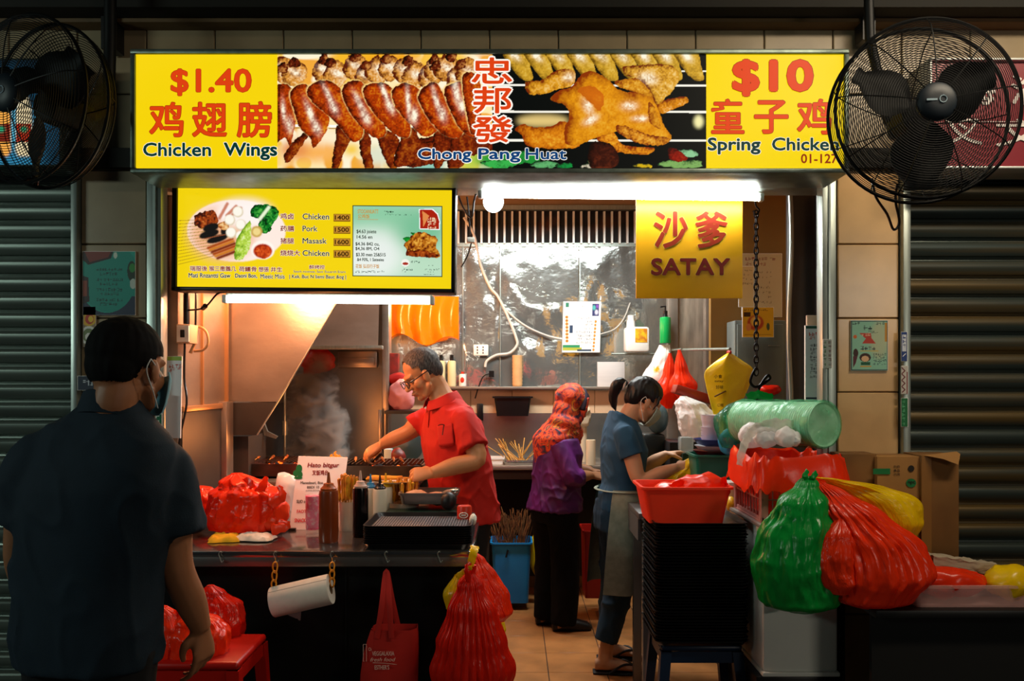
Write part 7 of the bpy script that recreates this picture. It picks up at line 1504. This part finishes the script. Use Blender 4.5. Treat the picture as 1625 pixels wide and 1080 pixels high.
for h0, kn, an in fts: g.tube([h0, kn, an + V(0, 0, -.02)], [.10, .08, .07], 16, smooth=4)
cloth_build(g, 'trousers', mat('trousers_black', '#0a0a0c', rough=.85), ck, .009, .006, 6, 5)
for h0, kn, an in fts: shoe(V(an.x, an.y, 0), fwT, mat('shoe_black', '#0d0d0d', rough=.5), ck)
m_hairg = mat('hair_grey', '#1d1b1a', rough=.7, col2='#57514d', vscale=170, stretch=(1, 1, .25), thr=(.38, .66))
hair_cap(M, 'hair', m_hairg, ck, lambda p: (p.z < -.070) or (p.x > .062 - .25 * max(0, abs(p.y) - .03) and p.z > .05) or (p.x > .03 and p.z <= .05) or (p.z < .012 and p.x > .008) or (p.z < -.02 and p.x > -.022), 1.055, amp=.002)
g = G()
for sy in (-1, 1):
    g.tube([M @ V(.112 - .018 * abs(math.cos(a)) * .3, sy * (.033 + .024 * math.cos(a)), -.004 + .018 * math.sin(a)) for a in [2 * math.pi * t / 20 for t in range(21)]], .0024, 7)
    g.tube([M @ V(.106, sy * .057, .002), M @ V(.07, sy * .076, .004), M @ V(.0, sy * .087, .010), M @ V(-.012, sy * .086, -.004)], .0026, 7, smooth=4)
g.tube([M @ V(.112, -.010, 0), M @ V(.116, 0, .003), M @ V(.112, .010, 0)], .002, 6); g.build('glasses', m_blackp, ck)
g = G().ell((.094, 0, -.0665), (.010, .017, .003), M); g.build('lips', m_lips, ck)
# what the cook holds
hp = HL @ V(.075, 0, -.025)
G().lathe([(.0, 0), (.06, 0), (.105, .010), (.107, .013), (.06, .005), (0, .004)], (hp.x - .115, hp.y + .03, hp.z - .030), 32, M=None).build('satay_plate', mat('leaf_plate', '#d8cfb4', rough=.5), label='pale shallow plate in the left hand of the cook', cat='plate')
for k in range(8):
    y = hp.y + .03 + (k - 3.5) * .011; skewer((hp.x + .01, hp.y + .02 + (k - 3.5) * .003, hp.z - .006), (hp.x - .235 + .008 * (k % 3), y, hp.z - .008 + .003 * (k % 2)), 'satay skewer on the pale plate held by the cook', 'satay on the plate of the cook', m_meaty, .62)
fp = HR @ V(.10, .03, -.045); g = G(); g.tube([fp + V(.05, .0, .05), fp, fp + V(-.035, .0, -.05), fp + V(-.055, 0, -.085)], [.006, .006, .005, .003], 8, smooth=4).tube([fp + V(.055, .012, .05), fp + V(.005, .014, 0), fp + V(-.03, .012, -.05), fp + V(-.055, 0.005, -.085)], [.006, .006, .005, .003], 8, smooth=4)
g.build('tongs', m_blackp, label='black tongs in the right hand of the cook over the grill', cat='tongs')
g = G(); g.tube([P(585, 727, 4.3), P(595, 722, 4.3), P(603, 715, 4.3), P(606, 709, 4.3), P(602, 712, 4.3)], .005, 8, smooth=5); g.build('brass_hook', mat('brass', '#c89a4a', rough=.3, metal=.8), label='bent brass hook at the edge of the grill', cat='hook')
# small packages behind his arm
G().box((X(610, 4.6), 4.58, .986), (X(622, 4.6), 4.64, Z(712, 4.6)), .004).build('small_carton', mat('carton_blue', '#a9c3c8', rough=.5), label='pale blue small carton behind the forearms of the cook', cat='carton')
lump(P(633, 723, 4.6), (.035, .03, .045), .012, 20, 4, 3).build('red_pack', mat('red_box', '#8a1c12'), label='crumpled red packet behind the forearms of the cook', cat='packet')
G().lathe([(.085, 0), (.088, .004), (.088, .02), (.02, .03), (.0, .031)], n=30, M=frame(P(648, 709, 4.85), (1, 0, 0), (0, -1, .2))).build('pot_lid', mat('lid_dark', '#1d3a40', rough=.35), label='dark round pot lid propped up behind the cook', cat='lid')
# ---------------------------------------------------------------- woman in headscarf
dP = 5.0
fwT = V(.80, .60, 0).normalized(); latT = V(fwT.y, -fwT.x, 0)
hC = q(908, 643, 0); hf = V(.86, .46, -.35); g = G(); neck = q(886, 682, 0)
M = add_head(g, hC, hf, V(.28, .15, 1), .98, neck_to=neck, fem=True, ears=False)
def tr(c, hw, hd, tilt=0): return (c, latT * hw, fwT * hd + V(0, 0, -tilt))
hip = q(880, 800); waist = q(882, 765); chest = q(886, 718)
torso(g, [tr(hip, .165, .11), tr(waist, .14, .105), tr(chest, .155, .11), tr(q(884, 692), .125, .06), tr(neck, .05, .045)])
shR, shL = q(884, 702, -.125), q(890, 702, .14); elR, wrR = q(906, 752, -.17), q(937, 752, -.05); elL, wrL = q(915, 750, .2), q(942, 750, .14)
for sh, el, wr in ((shR, elR, wrR), (shL, elL, wrL)): g.tube([sh, (sh + el) / 2, el, (el + wr) / 2, wr], [.048, .046, .040, .038, .026], 14, smooth=4)
add_hand(g, wrR, V(.95, .3, -.15), V(.2, -.6, .75), (.5, .55, .6, .65), .9, thumb=1, thumb_in=.6); add_hand(g, wrL, V(.9, -.2, -.2), V(.2, .3, .9), (.5, .55, .6, .65), .9, thumb=-1, thumb_in=.6)
fts = []
for dx, fx in ((-.08, q(868, 900)), (.08, q(893, 900))):
    h0 = hip + latT * dx + V(0, 0, -.03); an = V(fx.x, h0.y - .02, .09); kn = (h0 + an) / 2 + fwT * .02; g.tube([h0, kn, an], [.085, .058, .042], 14, smooth=4); foot(g, an, fwT); fts.append((h0, kn, an))
hj = body_build(g, 'person in orange patterned headscarf and purple tunic at the back counter', m_skin4, .006)
m_purp = mat('tunic_purple', '#5c1268', rough=.55, var=.3, vscale=9, col2='#3a0c4a')
g = G(); torso(g, [tr(q(878, 808), .185, .135), tr(hip + V(0, 0, .02), .182, .132), tr(waist, .16, .125), tr(chest, .175, .13), tr(q(884, 694), .165, .10), tr(q(885, 682), .09, .07)], 34)
for sh, el, wr in ((shR, elR, wrR), (shL, elL, wrL)):
    d_ = wr - el; g.tube([sh + V(0, 0, .01), (sh + el) / 2, el, el + d_ * .38], [.062, .062, .058, .054], 16, smooth=4)
tn = cloth_build(g, 'tunic', m_purp, hj, .007, .014, 9, 4, (1, 1, .7))
m_trb = mat('slacks_black', '#060607', rough=.9, spec=.2)
g = G(); torso(g, [tr(hip + V(0, 0, -.10), .17, .118), tr(hip + V(0, 0, .02), .165, .118)])
for h0, kn, an in fts: g.tube([h0, kn, an + V(0, 0, -.055)], [.10, .085, .078], 16, smooth=4)
cloth_build(g, 'trousers', m_trb, hj, .009, .007, 6, 2)
for h0, kn, an in fts: shoe(V(an.x, an.y, 0), V(.95, .1, 0), mat('shoe_black', '#0d0d0d'), hj, .24)
def scarfmat():
    m = bpy.data.materials.new('scarf_print'); m.use_nodes = True; N = m.node_tree.nodes; L = m.node_tree.links; b = N['Principled BSDF']; b.inputs['Roughness'].default_value = .7
    tc = N.new('ShaderNodeTexCoord'); n = N.new('ShaderNodeTexNoise'); n.inputs['Scale'].default_value = 16; n.inputs['Detail'].default_value = 3; n.inputs['Distortion'].default_value = 1.5; L.new(tc.outputs['Object'], n.inputs['Vector'])
    r = N.new('ShaderNodeValToRGB'); L.new(n.outputs['Fac'], r.inputs['Fac']); e = r.color_ramp.elements; r.color_ramp.interpolation = 'LINEAR'
    e[0].position = .33; e[0].color = (*lin('#1c2640'), 1); e[1].position = .66; e[1].color = (*lin('#d88a30'), 1)
    for p_, c in ((.42, '#7a1a2a'), (.48, '#c23a16'), (.56, '#d4521c'), (.6, '#4a2030')):
        x = e.new(p_); x.color = (*lin(c), 1)
    L.new(r.outputs[0], b.inputs['Base Color']); return m
g = G(); g.ell((-.022, 0, .040), (.104, .090, .094), M); g.ell((-.03, 0, -.045), (.088, .086, .10), M); g.ell((-.02, 0, -.12), (.10, .105, .075), M)
for sy in (-1, 1): g.tube([M @ V(.045, sy * .066, .07), M @ V(.05, sy * .072, -.02), M @ V(.045, sy * .055, -.10)], .020, 10, smooth=4)
g.tube([M @ V(.05, 0, -.125), M @ V(.07, 0, -.17), M @ V(.06, 0, -.26)], [.05, .06, .04], 14, smooth=4)
g.loft([(q(866, 742, -.02), latT * .075, fwT * .05), (q(872, 715, -.01), latT * .12, fwT * .085), (q(880, 694), latT * .155, fwT * .115), (q(888, 680), latT * .13, fwT * .11), (q(896, 664), latT * .095, fwT * .095)], 28)
cloth_build(g, 'headscarf', scarfmat(), hj, .007, .007, 10, 3, (1, 1, 1))
g = G(); g.tube([M @ V(.035, sy_ * .074 , z_) for sy_, z_ in ((-.95, -.02), (-.88, .05), (-.45, .098), (0, .110), (.45, .098), (.88, .05), (.95, -.02))], .022, 12, smooth=5); g.ell((.045, 0, .07), (.05, .066, .045), M); cloth_build(g, 'under_scarf', mat('scarf_plum', '#1f1226', rough=.8), hj, .006, .002, 9, 1)
# ---------------------------------------------------------------- woman in blue with apron and mask
dP = 4.28
fwT = V(.97, .22, 0).normalized(); latT = V(fwT.y, -fwT.x, 0)      # her right towards the camera
hC = q(1021, 635, 0); hf = V(.88, .02, -.50); g = G(); neck = q(994, 676, 0)
M = add_head(g, hC, hf, V(.46, 0, .88), .97, neck_to=neck, fem=True)
def tr(c, hw, hd, tilt=0): return (c, latT * hw, fwT * hd + V(0, 0, -tilt))
hip = q(980, 812); waist = q(988, 765); chest = q(990, 715)
torso(g, [tr(hip, .14, .095), tr(waist, .115, .08), tr(chest, .13, .09), tr(q(990, 688), .125, .06), tr(neck, .055, .05)])
shR, shL = q(984, 684, -.132), q(1000, 683, .137); elR, wrR = q(1007, 755, -.19), q(1064, 736, -.17); elL, wrL = q(1025, 748, .15), q(1063, 722, .06)
for sh, el, wr in ((shR, elR, wrR), (shL, elL, wrL)): g.tube([sh, (sh + el) / 2, el, (el + wr) / 2, wr], [.046, .044, .038, .037, .025], 14, smooth=4)
HR2 = add_hand(g, wrR, V(.93, .12, .10), V(.1, -.80, .55), (.6, .7, .75, .8), .9, thumb=1, thumb_in=.8); add_hand(g, wrL, V(.9, -.15, .05), V(.1, .35, .93), (.45, .55, .65, .7), .88, thumb=-1, thumb_in=.7)
fts = []
for dx, px in ((.085, 961), (-.085, 966)):
    h0 = hip + latT * dx + V(0, 0, -.02); y = 4.20 if dx > 0 else 4.42; an = V(X(px, y), y, .10); kn = (h0 + an) / 2 + fwT * .025; g.tube([h0, kn, an], [.082, .055, .036], 14, smooth=4); foot(g, an, V(.98, -.05, 0)); fts.append((h0, kn, an))
wm = body_build(g, 'person in blue T-shirt, grey apron and face mask bagging food', m_skin3, .0052)
add_eyes(M, wm)
m_tee = mat('tee_blue', '#1d4a68', rough=.85, var=.12, vscale=18)
g = G(); torso(g, [tr(q(984, 806), .158, .122), tr(q(985, 778), .150, .112), tr(waist, .140, .104), tr(chest, .156, .118), tr(q(987, 680), .140, .088), tr(q(989, 658), .084, .068, .03)], 34)
for sh, el, t in ((shR, elR, .52), (shL, elL, .52)):
    d_ = el - sh; g.tube([sh + (chest - sh) * .25 + V(0, 0, .01), sh, sh + d_ * .3, sh + d_ * t], [.050, .058, .064, .066], 16, smooth=4)
cloth_build(g, 'shirt', m_tee, wm, .0065, .010, 9.5, 6, sm=12)
m_jean = mat('jeans_blue', '#14384e', rough=.85, var=.25, vscale=14)
g = G(); torso(g, [tr(hip + V(0, 0, -.09), .150, .118), tr(hip, .152, .120), tr(hip + V(0, 0, .07), .138, .105)])
for h0, kn, an in fts: g.tube([h0, kn, an + V(0, 0, .06)], [.088, .074, .064], 16, smooth=4)
cloth_build(g, 'jeans', m_jean, wm, .007, .011, 10, 2)
m_apr = mat('apron_grey', '#8a9484', rough=.9, var=.22, vscale=30, bump=.1, bscale=200)
R = []
for i, (py, hw, hd) in enumerate(((772, .166, .126), (790, .176, .136), (830, .190, .150), (880, .194, .156), (930, .192, .156), (931, .186, .150), (880, .188, .150), (790, .170, .130), (773, .160, .120))):
    c = q(986 - .07 * (py - 772), py); row = []
    for j in range(49):
        a = -2.35 + 4.7 * j / 48; f = 1 + (.035 * math.sin(a * 7 + py * .01)) * max(0, (py - 790) / 140); row.append(c + latT * hw * math.sin(a) * f + fwT * hd * math.cos(a) * f)
    R.append(row)
G().rings(R, closed=False).build('apron', m_apr, wm)
g = G(); g.tube([q(986, 775) + latT * .17 * math.sin(a) + fwT * .13 * math.cos(a) for a in [2 * math.pi * k / 30 for k in range(31)]], .009, 8, flat=.5); g.build('apron_tie', m_apr, wm)
m_flip = mat('flip_flop', '#15181c', rough=.6)
for h0, kn, an in fts:
    Mf = frame((an.x, an.y, 0), V(.98, -.05, 0), (0, 0, 1)); o = G().loft([((-.065, 0, .008), (0, .030, 0), (0, 0, .008)), ((0, 0, .008), (0, .036, 0), (0, 0, .008)), ((.12, 0, .008), (0, .046, 0), (0, 0, .008)), ((.19, 0, .008), (0, .036, 0), (0, 0, .008)), ((.20, 0, .008), (0, .022, 0), (0, 0, .006))], 20, Mf).build('flip_flop', m_flip, wm)
    g = G(); g.tube([Mf @ V(.02, -.042, .014), Mf @ V(.09, -.036, .055), Mf @ V(.14, -.008, .042), Mf @ V(.155, -.008, .014)], .006, 7, smooth=4).tube([Mf @ V(.02, .042, .014), Mf @ V(.09, .034, .058), Mf @ V(.14, -.006, .044)], .006, 7, smooth=4); g.build('strap', m_flip, o)
g = G(); g.tube([q(994, 612, 0), q(984, 607, 0), q(976, 618, .01), q(974, 636, .02), q(979, 655, .02)], [.020, .030, .036, .030, .008], 14, smooth=5)
for sy in (-1, 1): g.tube([M @ V(.060, sy * .058, .060), M @ V(.062, sy * .067, .01), M @ V(.055, sy * .066, -.03)], [.012, .007, .003], 8, smooth=4)
hr = hair_cap(M, 'hair', m_hair, wm, lambda p: (p.z < -.085) or (p.z < -.05 and p.x > -.04) or (p.x > .078 and p.z < .075) or (p.x > .045 and p.z < .04) or (p.z < .008 and p.x > .012) or (p.z < -.02 and p.x > -.02), 1.10, extra=g, amp=.003, w_=.95)
g = G(); g.tube([q(990, 611, 0) + V(.006 * math.sin(a), .024 * math.cos(a), .022 * math.sin(a)) for a in [k * .42 for k in range(16)]], .006, 8); g.build('hair_tie', mat('hair_tie', '#b8b0a8', rough=.4), hr)
mask(M, mat('mask_grey', '#9aa69c', rough=.85), wm, .94)
